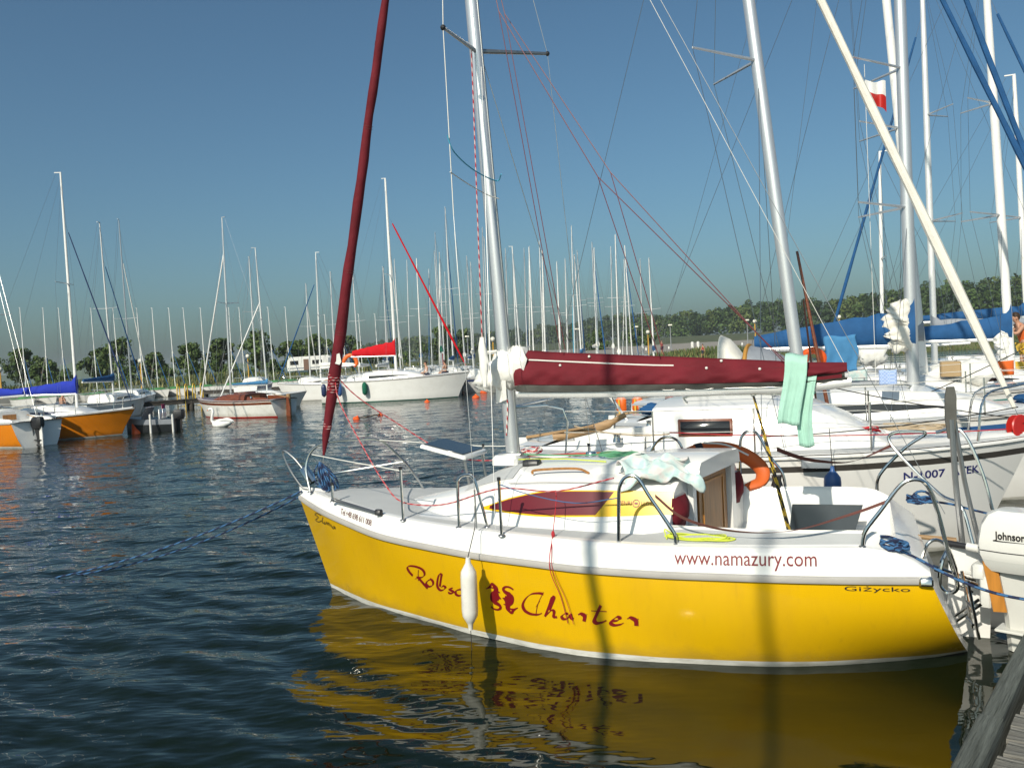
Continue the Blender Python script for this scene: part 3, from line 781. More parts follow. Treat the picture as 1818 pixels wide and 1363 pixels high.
        mb.build('sail_cover' if cov not in (white_sail, cream_sail) else 'furled_mainsail', cov or white_sail, t, 60)
        mb = MB(); mb.tube([e, mp_(.985)], wr, 4, cap=False); mb.build('topping_lift', dull_steel, t)
    if bundle is not None:   # sail bundled against the front of the mast
        z0, z1, m_, r_ = bundle; rg = random.Random(3); rings2 = []
        for k in range(27):
            f = k/26; z = z0+(z1-z0)*f; w = r_*(sin(pi*(.12+.80*f))**.6)*(1+.10*sin(k*1.9)+.07*sin(k*.8+1))
            c = mp_((z-zm)/(mast_h-zm))-Vector((w*.9, 0, 0))
            rings2.append([c+Vector((cos(2*pi*q/14)*w*(1+.10*sin(k*1.1+q*1.3)), sin(2*pi*q/14)*w*.8*(1+.12*sin(q*2+k*1.7)), .045*sin(q*1.1+k*.5+2))) for q in range(14)])
        mb = MB(); mb.loft(rings2, True, True, True); mb.build('bundled_sail', m_, t, 180)
    if strut is not None:   # spar raised from the foredeck to the mast
        x_, z_, m_ = strut
        mb = MB(); mb.tube([Vector((x_*L, .1, zs(.8)+.05)), mp_(z_)], .035, 8); mb.build('raised_spar', m_, t)
    if rail:
        zr0 = zs(.97)
        mb = MB(); pu = [(L*.40, hb(.90)*.9, zs(.9)), (L*.415, hb(.915)*.85, zs(.9)+.48), (L*.47, hb(.97)*.7, zr0+.56), (L*.505, 0, zr0+.58), (L*.47, -hb(.97)*.7, zr0+.56), (L*.415, -hb(.915)*.85, zs(.9)+.48), (L*.40, -hb(.90)*.9, zs(.9))]
        mb.tube(smooth(pu, 4), .013, 6); mb.build('pulpit', steel, t)
        mb = MB(); pu = [(-L*.36, hb(.14)*.94, zs(.1)), (-L*.36, hb(.14)*.94, zs(.1)+.55), (-L*.485, hb(.02)*.92, zs(0)+.56), (-L*.49, hb(.02)*.5, zs(0)+.56), (-L*.49, -hb(.02)*.5, zs(0)+.56), (-L*.485, -hb(.02)*.92, zs(0)+.56), (-L*.36, -hb(.14)*.94, zs(.1)+.55), (-L*.36, -hb(.14)*.94, zs(.1))]
        mb.tube(smooth(pu, 3), .013, 6); mb.build('pushpit', steel, t)
        for sgn in (1, -1):
            tops = [Vector((-L*.36, sgn*hb(.14)*.94, zs(.1)+.52))]
            for u in (.33, .52, .72):
                x = -L/2+u*L; mb = MB(); tp = Vector((x, sgn*hb(u)*.95, zs(u)+.53)); mb.tube([Vector((x, sgn*hb(u)*.95, zs(u))), tp], .011, 6); mb.build('stanchion', steel, t); tops.append(tp)
            tops.append(Vector((L*.413, sgn*hb(.913)*.85, zs(.9)+.47)))
            for dz in ((0,) if detail < 1 else (0, -.25)):
                mb = MB(); mb.tube([p+Vector((0, 0, dz)) for p in tops], .004, 4, cap=False); mb.build('lifeline', white_rope, t)
    if detail:
        mb = MB(); mb.prism([(-.10, -.25), (.16, -.25), (.20, fb*.5), (.12, fb+.12), (-.02, fb+.12)], (-L/2-.12, .015, 0), (-1, 0, 0), (0, 0, 1), .03)
        mb.build('rudder', deck, t)
        mb = MB(); mb.tube([(-L/2-.1, 0, fb+.12), (-L/2+.85, 0, fb+.26)], [.022, .016], 6); mb.build('tiller', wood_tan, t)
        for sgn in (1, -1):
            mb = MB(); mb.lathe([(.055, 0), (.05, .03), (.038, .06), (.045, .10), (0, .10)], 12, (-.26*L, sgn*B*.33, zs(.24)+.14)); mb.build('winch', steel, t)
    return t
# ================================================================== the yellow charter yacht
YP = Vector((.802, 7.705, 0)); YH = R_(157.5)
YF = Matrix.Translation(YP) @ Matrix.Rotation(YH, 4, 'Z')
yy = thing('sailing_yacht', 'yellow hulled charter yacht with maroon sail cover and red script lettering', 'sailing boat', YP, YH)
WX = [-2.87, -2.65, -2.24, -1.85, -1.44, -1.02, -.67, -.2, .21, .69, 1.06, 1.34, 1.65, 2.11, 2.37, 2.7, 3.05]
WY = [.41, .585, .80, .98, 1.094, 1.16, 1.205, 1.215, 1.165, 1.03, .92, .82, .70, .53, .40, .21, .0]
RX_ = [-2.60, -1.98, -1.2, -.74, -.24, .31, .755, 1.27, 1.87, 2.48, 2.9, 3.2, 3.39]
RY_ = [1.08, 1.19, 1.29, 1.32, 1.30, 1.238, 1.163, 1.035, .842, .56, .33, .13, .0]
RZ_ = [.678, .678, .686, .689, .69, .706, .718, .74, .768, .835, .885, .925, .955]
DZX = [-2.62, -2.55, -2.33, -2.15, -1.4, -.45, .3, .9, 1.6, 2.68, 3.36]; DZ = [.72, .79, .885, .907, .90, .906, .924, .935, .957, 1.02, 1.06]
def y_xr(u): return -2.60+5.99*u
def y_xw(u): return -2.87+5.92*u
def hull_u(u, s):
    """point on the port topside; s 0 waterline .. 1 rubbing strake"""
    xr, xw = y_xr(u), y_xw(u); zr = ci(xr, RX_, RZ_); yr = ci(xr, RX_, RY_); yw = ci(xw, WX, WY)
    p = 2.5-1.5*min(1, u/.8); g = 1-(1-s)**p if p > 1 else s
    return Vector((xw+(xr-xw)*s, yw+(yr-yw)*g, zr*s))
def hull_xz(x, z, off=.0035):
    u = (x+2.7)/5.95
    for _ in range(12):
        zr = ci(y_xr(u), RX_, RZ_); s = min(max(z/zr, 0), 1); q = hull_u(u, s); u -= (q.x-x)/5.95; u = min(max(u, 0), 1)
    s = min(max(z/ci(y_xr(u), RX_, RZ_), 0), 1); q = hull_u(u, s)
    a = hull_u(min(1, u+.01), s)-hull_u(max(0, u-.01), s); b_ = hull_u(u, min(1, s+.02))-hull_u(u, max(0, s-.02))
    n_ = a.cross(b_).normalized()
    if n_.y < 0: n_ = -n_
    return q+n_*off
def deck_y(x): return max(.0, ci(min(x+.02, 3.39), RX_, RY_)-.055)
def deck_z(x): return ci(x, DZX, DZ)
def gun(x, f, off=.0035):   # white band between rubbing strake (f 0) and deck edge (f 1), port
    zr = ci(x, RX_, RZ_); yr = ci(x, RX_, RY_); a = Vector((x, yr, zr)); b_ = Vector((x, deck_y(x), deck_z(x)))
    return a.lerp(b_, f)+Vector((0, off, off*.25))

NU = 56; us = [k/(NU-1) for k in range(NU)]
srow = [0, .068, .15, .25, .36, .48, .6, .72, .84, .93, 1.0]
rings = []
for u in us:
    w0 = hull_u(u, 0); under = [Vector((w0.x*.985-.02, w0.y*.25, -.30+.1*(1-u))), Vector((w0.x*.99, w0.y*.8, -.13))]
    port = under+[hull_u(u, s) for s in srow]
    rings.append(port+[Vector((p.x, -p.y, p.z)) for p in reversed(port)])
NR = 2+len(srow)
mb = MB(); mb.loft(rings, False, mrow=lambda i, j: 1 if min(j, 2*NR-2-j) <= 2 else 0, skip=NR-1)
hull = mb.build('hull', [yellow_gel, boot_white], yy, 35)
mb = MB(); mb.add(rings[0], [tuple(range(2*NR))]); transom = mb.build('transom', white_gel, yy, 0)
# gunwale band, rubbing strake
xsd = [-2.60+5.99*k/59 for k in range(60)]
for sg in (1, -1):
    mb = MB(); rows = []
    for x in xsd:
        rows.append([Vector((gun(x, f, 0).x, sg*gun(x, f, 0).y, gun(x, f, 0).z)) for f in (0, .3, .6, .85)]+[Vector((x, sg*max(0, deck_y(x)-.012), deck_z(x)-.002)), Vector((x, sg*max(0, deck_y(x)-.035), deck_z(x)+.004))])
    mb.loft(rows, False); mb.build('gunwale', white_gel, yy, 50)
    mb = MB(); rows = []
    for x in xsd:
        yr = ci(x, RX_, RY_); zr = ci(x, RX_, RZ_)
        rows.append([(x, sg*(yr-.004), zr-.004), (x, sg*(yr+.022), zr-.002), (x, sg*(yr+.030), zr+.018), (x, sg*(yr+.024), zr+.042), (x, sg*(yr-.004), zr+.046)])
    mb.loft(rows, True, True, True); mb.build('rub_rail', grey_rub, yy, 40)
    mb = MB(); mb.bbox((-2.565, sg*1.10, .70), (.09, .07, .056), .012); mb.build('rail_end_cap', steel, yy)
# deck (white margin, grey anti-slip field), open over the cockpit
CKX0, CKX1 = -2.42, -.80
def ck_y(x): return ci(x, [-2.6, -2.3, -1.6, -1.0, -.6], [.80, .90, .96, .93, .90])
mb = MB(); rows = []
for x in xsd:
    ye = max(0, deck_y(x)-.03); z = deck_z(x); yi = min(ck_y(x), ye*.86) if x < -.6 else min(ye*.8, .9)
    lift = .075*sst(-.55, -.95, x) if x < -.5 else 0
    lift *= float(sst(-2.6, -2.25, x))
    def P(y, dz): return Vector((x, y, z+dz))
    half = [P(ye, .004), P(ye-.012 if ye > .1 else ye*.9, .006), P(ye-.05 if ye > .15 else ye*.7, .008+lift*.08), P(yi+.03 if ye > .2 else ye*.55, .012+lift*.82), P(yi if ye > .2 else ye*.5, .014+lift), P(0, .03)]
    rows.append(half+[Vector((p.x, -p.y, p.z)) for p in reversed(half[:-1])])
fs = []; ms = []; n = 11
for i in range(len(xsd)-1):
    xm = (xsd[i]+xsd[i+1])/2
    for j in range(n-1):
        if CKX0 < xm < CKX1 and j in (4, 5): continue
        a = i*n+j; fs.append((a, a+1, a+n+1, a+n)); ms.append(1 if (j in (2, 7) and xm > -2.15) or (xm > 1.6 and j in (3, 4, 5, 6) and xm < 3.0) else 0)
mb.add([p for r in rows for p in r], fs, ms); mb.build('deck', [white_gel, nonskid], yy, 40)
# cockpit well
ck = [x for x in xsd if CKX0-.06 < x < CKX1+.03]; mb = MB(); rr2 = []
for x in ck:
    y = ck_y(x); zt = deck_z(x)+.014+.075*float(sst(-2.6, -2.25, x))
    prof = [(y+.004, zt+.004), (y-.02, zt-.03), (y-.05, .66), (y-.10, .615), (.42, .60), (.385, .57), (.36, .30)]
    rr2.append([(x, a, c) for a, c in prof]+[(x, -a, c) for a, c in reversed(prof)])
mb.loft(rr2, False); mb.add(rr2[0], [tuple(range(14))])
mb.build('cockpit', white_gel, yy, 40)

# cabin trunk
CB = [(2.02, .10, .04, .988, .99), (1.75, .40, .26, 1.02, 1.045), (1.33, .66, .44, 1.075, 1.155), (1.0, .79, .57, 1.14, 1.30), (.74, .86, .65, 1.185, 1.375), (.3, .915, .70, 1.225, 1.405), (-.3, .935, .73, 1.235, 1.415), (-.95, .90, .72, 1.235, 1.415)]
BH = lambda y: -.935+.195*y        # aft bulkhead, slightly raked across the boat
rings = []
cxs = [2.02-2.97*k/40 for k in range(41)]
def cabv(x, c): 
    xs_ = [r[0] for r in reversed(CB)]; return ci(x, xs_, [r[c] for r in reversed(CB)])
for x in cxs:
    wb, ws, zs_, zt = cabv(x, 1), cabv(x, 2), cabv(x, 3), cabv(x, 4); zb = deck_z(x)-.01
    half = [(wb+.012, zb), (wb, zb+.02), (wb+(ws-wb)*.5, zb+(zs_-zb)*.5), (ws+.02, zs_-.03), (ws-.01, zs_+.005), (ws*.82, zs_+(zt-zs_)*.42), (ws*.5, zs_+(zt-zs_)*.80), (0, zt)]
    def xx(y): return min(x, 99) if x > -.75 else x+(BH(y)+.95)*((-.75-x)/.2)
    rings.append([Vector((xx(y), y, z)) for y, z in half]+[Vector((xx(-y), -y, z)) for y, z in reversed(half[:-1])])
mb = MB(); mb.loft(rings, False); mb.build('cabin', white_gel, yy, 40)
last = rings[-1]
low = [Vector((p.x, p.y, p.z)) for p in last]
mb = MB(); mb.add(low+[Vector((BH(-.86), -.86, .45)), Vector((BH(.86), .86, .45))], [tuple(range(len(low)+2))]); mb.build('bulkhead', white_gel, yy, 0)
def cab_side(x, z, off=.005):
    wb, ws, zs_ = cabv(x, 1), cabv(x, 2), cabv(x, 3); zb = deck_z(x)+.01
    f = (z-zb)/(zs_-.03-zb); f = min(max(f, 0), 1.05)
    y = (wb+((wb+(ws-wb)*.5)-wb)*f*2) if f < .5 else (wb+(ws-wb)*.5)+((ws+.02)-(wb+(ws-wb)*.5))*(f-.5)*2
    n_ = Vector((.08, zs_-zb, wb-ws)).normalized()
    return Vector((x, y, z))+n_*off
# window band: yellow film under a dark maroon pane, both following the cabin side
TOPZ = ([-.78, -.3, .02, .30, .60, .93], [1.222, 1.222, 1.218, 1.205, 1.15, 1.045]); BOTZ = ([-.78, -.2, .32, .78, .93], [1.062, 1.036, 1.022, 1.040, 1.045])
for sg in (1, -1):
    mb = MB(); ra = []; rb = []
    for k in range(25):
        x = -.79+1.73*k/24; zt, zb = ci(x, *TOPZ)+.006, ci(x, *BOTZ)-.006
        ra.append([cab_side(x, zb+(zt-zb)*f, .004) for f in (0, .33, .66, 1)])
    for r in ra:
        for p in r: p.y *= sg
    mb.sheet(ra if sg > 0 else ra[::-1], .003); mb.build('window_film', cabin_yellow, yy, 30)
    mb = MB(); ra = []
    for k in range(21):
        x = -.16+1.0*k/20; zt, zb = ci(x, *TOPZ)-.006, ci(x, *BOTZ)+.006
        sh = -.14 if k == 0 else (-.07 if k == 1 else 0)
        ra.append([cab_side(x+(sh*f if k < 2 else 0), zb+(zt-zb)*f, .008) for f in (0, .33, .66, 1)])
    for r in ra:
        for p in r: p.y *= sg
    mb.sheet(ra if sg > 0 else ra[::-1], .004); mb.build('window', maroon_dark, yy, 30)
# grey anti-slip panels on the coachroof front
for sg in (1, -1):
    mb = MB(); ra = []
    for k in range(8):
        x = 1.25-.55*k/7; ws, zs_, zt = cabv(x, 2), cabv(x, 3), cabv(x, 4)
        ra.append([Vector((x, sg*ws*f, zs_+(zt-zs_)*g+.006)) for f, g in ((.78, .48), (.5, .80), (.22, .93))])
    mb.sheet(ra if sg < 0 else ra[::-1], .004); mb.build('anti_slip_panel', nonskid, yy, 30)
# mast step box, sliding hatch with a raised lip
mb = MB(); mb.bbox((.92, 0, 1.395), (.26, .36, .09), .03); mb.build('mast_step', white_gel, yy)
mb = MB(); mb.bbox((.90, 0, 1.445), (.24, .16, .02), .01); mb.build('mast_plate', dull_steel, yy)
mb = MB(); ra = []
for x, w, h in ((-.08, .50, .012), (-.20, .52, .04), (-.36, .53, .066), (-.60, .53, .075), (-.98, .53, .075), (-1.05, .53, .07)):
    zb = 1.295; sh = .195
    ra.append([Vector((x+sh*(y*.9), y, z)) for y, z in ((w, zb), (w-.01, zb+.035+h*.6), (w-.06, zb+.055+h), (0, zb+.075+h), (-w+.06, zb+.055+h), (-w+.01, zb+.035+h*.6), (-w, zb))])
mb.loft(ra, False); mb.add(ra[-1], [tuple(range(7))]); hatch = mb.build('sliding_hatch', white_gel, yy, 45)
mb = MB(); mb.bbox((1.52, .0, 1.49), (.50, .52, .035), .05, Matrix.Rotation(R_(-14), 3, 'Y')); fh = mb.build('fore_hatch', white_gel, yy)
mb = MB(); mb.bbox((1.525, .0, 1.512), (.43, .45, .012), .04, Matrix.Rotation(R_(-14), 3, 'Y')); mb.build('pane', smoke, fh)
mb = MB()
for y in (-.2, .2): mb.tube([(1.28, y, 1.17), (1.32, y, 1.44)], .012, 6)
mb.build('hatch_hinge', dull_steel, fh)
# companionway: white frame, teak washboard, maroon bulkhead pockets
def bh(y, z, off=.0): return Vector((BH(y)-off, y, z))
bu = (bh(1, 0)-bh(0, 0)).normalized(); bn = Vector((-1, bu.x/bu.y, 0)).normalized()
def bhp(y, z, off): return bh(y, z)+bn*off
mb = MB()
def slab(y0, y1, z0, z1, o0, o1, m=mb, lean=0):
    a = [bhp(y0, z0, o0), bhp(y1, z0, o0), bhp(y1, z1, o0)+Vector((lean, 0, 0)), bhp(y0, z1, o0)+Vector((lean, 0, 0))]; b_ = [p+bn*(o1-o0) for p in a]
    m.add(a+b_, [(0, 1, 2, 3), (7, 6, 5, 4), (0, 4, 5, 1), (1, 5, 6, 2), (2, 6, 7, 3), (3, 7, 4, 0)])
slab(.40, .47, .55, 1.345, .002, .05); slab(-.50, -.40, .55, 1.37, .002, .07); slab(-.40, .40, 1.30, 1.39, .002, .05)
mb.build('companionway_frame', white_gel, yy, 30)
mb = MB(); slab(-.395, .395, .60, 1.30, .004, .014, mb); mb.build('companionway_shadow_gap', wood_var, yy, 30).name = 'companionway_gap_shade'  # solid dark slab, coloured as the shade in the gap round the door
mb = MB(); slab(-.36, .30, .62, 1.27, .016, .032, mb); door = mb.build('companionway_door', wood_door, yy, 30)
mb = MB()
for a, b_, c, d in ((-.28, .22, .72, .74), (-.28, .22, 1.20, 1.22), (-.28, -.26, .74, 1.20), (.20, .22, .74, 1.20)): slab(a, b_, c, d, .033, .040, mb)
mb.build('door_moulding', wood_orange, door, 30)
for y0, y1, z0, z1 in ((.53, .80, .93, 1.18), (-.80, -.56, .88, 1.17)):
    mb = MB(); ra = []
    for k in range(7):
        f = k/6; bul = .015+.06*sin(pi*min(1, f*1.05))*(1 if f < .8 else .7)
        ra.append([bhp(y0+(y1-y0)*g, z1+(z0-z1)*f, .006+bul*(1-(2*g-1)**4)+.008*sin(9*g+5*f)) for g in (0, .12, .35, .6, .88, 1)])
    mb.sheet(ra, .006); mb.build('bulkhead_pocket', maroon, yy, 60)
mb = MB(); slab(-.53, -.50, .60, 1.30, .004, .03, mb); mb.build('hatch_runner', wood_var, yy)

# ---- rails (stainless tube)
def srail(name, pts, r=.0125, n=5, m=steel, parent=yy):
    mb = MB(); mb.tube(smooth(pts, n), r, 8); o = mb.build(name, m, parent)
    return o
def feet(parent, *pts):
    mb = MB()
    for p in pts: mb.lathe([(0, 0), (.032, 0), (.030, .006), (.018, .014), (0, .014)], 12, p)
    mb.build('rail_foot', dull_steel, parent)
o = srail('pulpit', [(3.18, .10, 1.05), (3.26, .04, 1.30), (3.20, .0, 1.48), (3.05, -.05, 1.555), (2.80, -.2, 1.565), (2.58, -.30, 1.555), (2.48, -.35, 1.48), (2.30, -.45, 1.25), (2.17, -.52, 1.0)], .0145, m=steel); feet(o, (3.18, .10, 1.05), (2.17, -.52, .99))
srail('pulpit_brace', [(3.20, .0, 1.20), (3.0, -.18, 1.22), (2.35, -.44, 1.30)], .011)
o = srail('bow_hoop', [(3.30, .03, 1.28), (3.42, .02, 1.40), (3.55, .0, 1.475), (3.585, -.01, 1.44), (3.50, -.01, 1.26), (3.36, .0, 1.09), (3.28, .0, 1.06)], .010, m=dull_steel)
mb = MB(); mb.bbox((3.27, .0, 1.22), (.10, .09, .20), .02, Matrix.Rotation(R_(35), 3, 'Y')); mb.build('bow_fitting', steel, yy)
def post(x, y, z0, z1, m=steel):
    mb = MB(); mb.tube([(x, y, z0), (x, y, z1)], .0125, 8); o = mb.build('stanchion', m, yy); feet(o, (x, y, z0-.004)); 
    mb = MB(); mb.lathe([(0, 0), (.016, 0), (.016, .025), (0, .03)], 8, (x, y, z1-.01)); mb.build('cap', black_plastic, o)
post(1.635, .86, .955, 1.42); post(.55, 1.155, .92, 1.38); post(2.66, .45, 1.03, 1.20); post(.5, -1.15, .92, 1.38); post(1.6, -.86, .955, 1.42)
o = srail('grab_hoop', [(1.01, 1.0, .94), (1.01, .99, 1.25), (1.0, .98, 1.35), (.93, .97, 1.385), (.86, .97, 1.35), (.80, .97, 1.12), (.765, .96, .945)], .0125); feet(o, (1.01, 1.0, .935), (.765, .96, .94))
o = srail('grab_hoop', [(-.44, 1.185, .905), (-.455, 1.185, 1.20), (-.47, 1.185, 1.34), (-.53, 1.185, 1.415), (-.61, 1.185, 1.405), (-.70, 1.185, 1.26), (-.83, 1.185, 1.06), (-.875, 1.185, .98), (-.88, 1.185, .90)], .0145); feet(o, (-.44, 1.185, .90), (-.88, 1.185, .90))
o = srail('grab_hoop', [(-.5, -1.15, .91), (-.5, -1.15, 1.30), (-.42, -1.15, 1.44), (-.28, -1.15, 1.44), (-.16, -1.15, 1.28), (-.1, -1.15, .91)], .0135); feet(o, (-.5, -1.15, .905), (-.1, -1.15, .905))
o = srail('grab_hoop', [(-1.06, -1.12, .93), (-1.07, -1.12, 1.30), (-1.09, -1.12, 1.45), (-1.17, -1.12, 1.515), (-1.25, -1.12, 1.47), (-1.36, -1.12, 1.25), (-1.46, -1.12, 1.10), (-1.49, -1.12, .93)], .0145); feet(o, (-1.06, -1.12, .925), (-1.49, -1.12, .925))
o = srail('pushpit', [(-2.17, 1.05, .91), (-2.195, 1.05, 1.02), (-2.30, 1.05, 1.17), (-2.43, 1.04, 1.345), (-2.52, 1.03, 1.385), (-2.60, 1.02, 1.34), (-2.66, 1.0, 1.15), (-2.72, .98, .85), (-2.765, .96, .66), (-2.75, .94, .595), (-2.70, .92, .58), (-2.66, .92, .64), (-2.68, .90, .78), (-2.72, .86, .86)], .0145); feet(o, (-2.17, 1.05, .905))
srail('stern_loop', [(-2.56, .80, .78), (-2.60, .80, .885), (-2.66, .78, .915), (-2.73, .76, .86), (-2.78, .72, .70), (-2.80, .62, .56), (-2.84, .45, .50), (-2.9, .2, .48)], .0125)
srail('pushpit', [(-2.30, -1.02, .92), (-2.33, -1.02, 1.10), (-2.55, -1.0, 1.35), (-2.72, -.98, 1.48), (-2.62, -.98, 1.50), (-2.46, -.98, 1.49), (-2.42, -.98, 1.42), (-2.55, -.9, 1.24), (-2.80, -.72, .98), (-2.95, -.6, .90), (-3.02, -.5, .60)], .0145)
srail('pushpit', [(-2.80, -.90, 1.50), (-2.95, -.86, 1.54), (-3.04, -.82, 1.44), (-3.14, -.78, 1.15), (-3.2, -.74, .85)], .0145)
# upright support poles with a dark blade on top
mb = MB(); mb.tube([(-2.845, .02, 1.70), (-2.86, .02, 1.2), (-2.90, .02, .62), (-2.92, .02, .35)], .022, 8); mb.tube([(-2.87, -.06, 1.70), (-2.93, -.06, 1.2), (-3.02, -.06, .70)], .018, 8)
o = mb.build('mast_crutch', dull_steel, yy)
mb = MB(); ra = []
for z, w in ((1.55, .022), (1.70, .040), (1.88, .040), (1.955, .026)): ra.append([Vector((-2.84-.02*(z-1.6)+dx, .0+dy, z)) for dx, dy in ((w, .03), (-w, .03), (-w, -.03), (w, -.03))])
mb.loft(ra, True, True, True); mb.build('crutch_pad', dark_grey, o)
# white-coated lifelines on both sides, webbing straps
mb = MB(); mb.tube([(3.18, .03, 1.44), (2.4, .5, 1.43), (1.635, .86, 1.40)], .005, 6); mb.build('lifeline', white_rope, yy)
mb = MB(); mb.tube([(2.55, -.3, 1.55), (1.6, -.86, 1.41), (.5, -1.15, 1.37), (-.42, -1.15, 1.42)], .006, 6); mb.build('lifeline', white_rope, yy)
mb = MB(); mb.tube(smooth([(.55, 1.155, 1.34), (.3, 1.15, 1.26), (-.1, 1.17, 1.20), (-.46, 1.18, 1.25)], 4), .004, 6); mb.build('lifeline', blue_rope, yy)
def strap(pts, w, m, name='webbing_strap', parent=yy, tw=0.0):
    C = resample(smooth(pts, 6), .04); ra = []
    for k, p in enumerate(C):
        a = tw*k/len(C); ra.append([p+Vector((0, sin(a)*w, cos(a)*w)), p-Vector((0, sin(a)*w, cos(a)*w))])
    mb = MB(); mb.sheet(ra, .003); return mb.build(name, m, parent, 60)
strap([(-.74, 1.185, 1.27), (-.95, 1.17, 1.10), (-1.3, 1.14, 1.01), (-1.7, 1.12, 1.02), (-2.1, 1.08, 1.14), (-2.36, 1.045, 1.24)], .013, strap_brown, tw=2.5)
strap([(-1.42, -1.12, 1.33), (-1.6, -1.1, 1.26), (-1.8, -1.07, 1.22), (-2.1, -1.04, 1.22), (-2.45, -.99, 1.38)], .022, strap_brown, tw=2.2)

# ---- mast, spreaders, boom, cover
MT = Vector((.895, 0, 1.45)); mtop_f = lambda z: Vector((.895+.042*(z-1.45), 0, z))
mb = MB(); ra = []
for z in (1.45, 3.2, 5.4, 7.6, 9.0, 9.6):
    c = mtop_f(z); k = 1 if z < 7 else (.85 if z < 9.2 else .7)
    ra.append([c+Vector((cos(2*pi*q/16)*.064*k*(1.08 if cos(2*pi*q/16) > 0 else .92), sin(2*pi*q/16)*.047*k, 0)) for q in range(16)])
mb.loft(ra, True, True, True); mast = mb.build('mast', alu, yy)
mb = MB(); mb.tube([mtop_f(1.45)+Vector((-.064, 0, 0)), mtop_f(9.5)+Vector((-.052, 0, 0))], .011, 6); mb.build('sail_track', dull_steel, mast)
mb = MB(); mb.tube([(1.05, .04, 5.26), (1.07, .66, 5.27)], [.026, .018], 8, squash=.5); o = mb.build('spreader', dull_steel, mast)
mb = MB(); mb.sphere((1.07, .66, 5.27), .026, 8, 6); mb.build('spreader_tip', black_plastic, o)
mb = MB(); mb.tube([(1.02, -.04, 5.27), (.56, -.62, 5.34)], [.024, .016], 8, squash=.5); o = mb.build('spreader', dull_steel, mast)
mb = MB(); mb.sphere((.56, -.62, 5.34), .024, 8, 6); mb.build('spreader_tip', black_plastic, o)
def wire(name, pts, r, m=dull_steel, parent=yy):
    mb = MB(); mb.tube(pts, r, 5, cap=False); return mb.build(name, m, parent)
wire('shroud', [mtop_f(9.0)+Vector((0, .04, 0)), (1.07, .66, 5.27)], .0045, white_rope)
wire('shroud', [(1.07, .66, 5.27), (.98, .84, 3.6)], .0045, white_rope)
wire('shroud', [(.98, .84, 3.6), (.80, 1.10, 1.28)], .003)
mb = MB(); mb.tube([(.80, 1.10, 1.28), (.795, 1.105, .96)], [.008, .006], 6); mb.build('bottlescrew', steel, yy)
wire('shroud', [mtop_f(5.1)+Vector((-.05, .03, 0)), (.62, 1.12, .96)], .003)
wire('shroud', [mtop_f(9.0)+Vector((0, -.04, 0)), (.56, -.62, 5.34)], .003)
wire('shroud', [(.56, -.62, 5.34), (.45, -1.12, .96)], .003)
wire('shroud', [mtop_f(5.15)+Vector((-.05, -.03, 0)), (.25, -1.12, .96)], .0038)
wire('backstay', [mtop_f(9.55), (-2.78, .0, .95)], .003)
FS0 = Vector((3.055, 0, 1.43)); FST = Vector((1.235, 0, 9.25)); fsp = lambda f: FS0.lerp(FST, f)
wire('forestay', [(3.12, 0, 1.08), FS0, FST], .004)
# furled maroon jib with lashings and a clew patch
n_ = 34; pts = []; rad = []
for k in range(n_+1):
    f = .0+.93*k/n_; p = fsp(f); bulge = .012*sin(k*.9)
    pts.append(p+Vector((bulge*.3, .005*sin(k*1.7), 0)))
    w = ci(f, [0, .03, .07, .115, .16, .30, .55, .93], [.012, .038, .052, .066, .056, .050, .041, .030]); rad.append(w*(1+.06*sin(k*2.3)+.04*sin(k*1.1)))
mb = MB(); mb.tube(pts, rad, 12); jib = mb.build('furled_jib', maroon, yy, 60)
for f in (.036, .085, .093, .101, .16, .24, .33, .42, .52):
    p = fsp(f); w = ci(f, [0, .03, .07, .115, .16, .30, .55, .93], [.012, .038, .052, .066, .056, .050, .041, .030])*1.07
    ax = (FST-FS0).normalized(); mb = MB(); L2 = []
    for q in range(21):
        a = 2*pi*q/10; u1 = Vector((0, 1, 0)); v1 = ax.cross(u1); L2.append(p+ax*(.05*q/20)+(u1*cos(a)+v1*sin(a))*w)
    if f < .12: mb.rope(L2, .0042)
    else: mb.tube(L2, .002, 4)
    mb.build('lashing', [red_rope, pink_rope] if f < .12 else strap_brown, jib)
p = fsp(.128); mb = MB(); mb.sheet([[p+Vector((-.068, .035+.01, .06)), p+Vector((-.04, .055, .05))], [p+Vector((-.075, .03, -.03)), p+Vector((-.035, .062, -.02))], [p+Vector((-.06, .045, -.06)), p+Vector((-.02, .066, -.045))]], .003); mb.build('clew_patch', white_sail, jib)
# boom and its maroon cover
BO = lambda x: Vector((x, 0, ci(x, [-2.15, -1.64, -1.18, -.18, .75, .85], [2.025, 1.985, 1.985, 1.99, 2.01, 2.015])))
mb = MB(); ra = []
for k in range(16):
    x = .82-2.95*k/15; c = BO(x); ra.append([c+Vector((0, cos(2*pi*q/12)*.036, sin(2*pi*q/12)*.044)) for q in range(12)])
mb.loft(ra, True, True, True); boom = mb.build('boom', alu_light, yy)
rg = random.Random(5)
def topz(x): return ci(x, [-2.12, -1.7, -1.19, -.2, .45, .70, .84], [2.165, 2.205, 2.25, 2.335, 2.39, 2.415, 2.33])
def cover_ring(x, lo, hi):
    zb = BO(x).z; zt = topz(x); out = []
    for q in range(lo, hi+1):
        f = q/12    # 0 bottom port .. 1 top ridge
        z = zb+.025+(zt-zb-.025)*f; w = (.058+.062*sin(pi*min(1, f*1.25+.05))**1.0*(1-.25*f))*(1-.93*f**5)
        w += (.010*sin(x*7+f*6)+.007*sin(x*17-f*11)+.006*sin(x*29+f*17+2*sin(x*3)))*(1-f**3)*min(1, f*5)
        out.append((w, z))
    return out
def taper(x): return 1.0 if x > -1.6 else 1-.45*((-1.6-x)/.52)
cx = [.80-2.90*k/140 for k in range(141)]
mb = MB(); ra = []
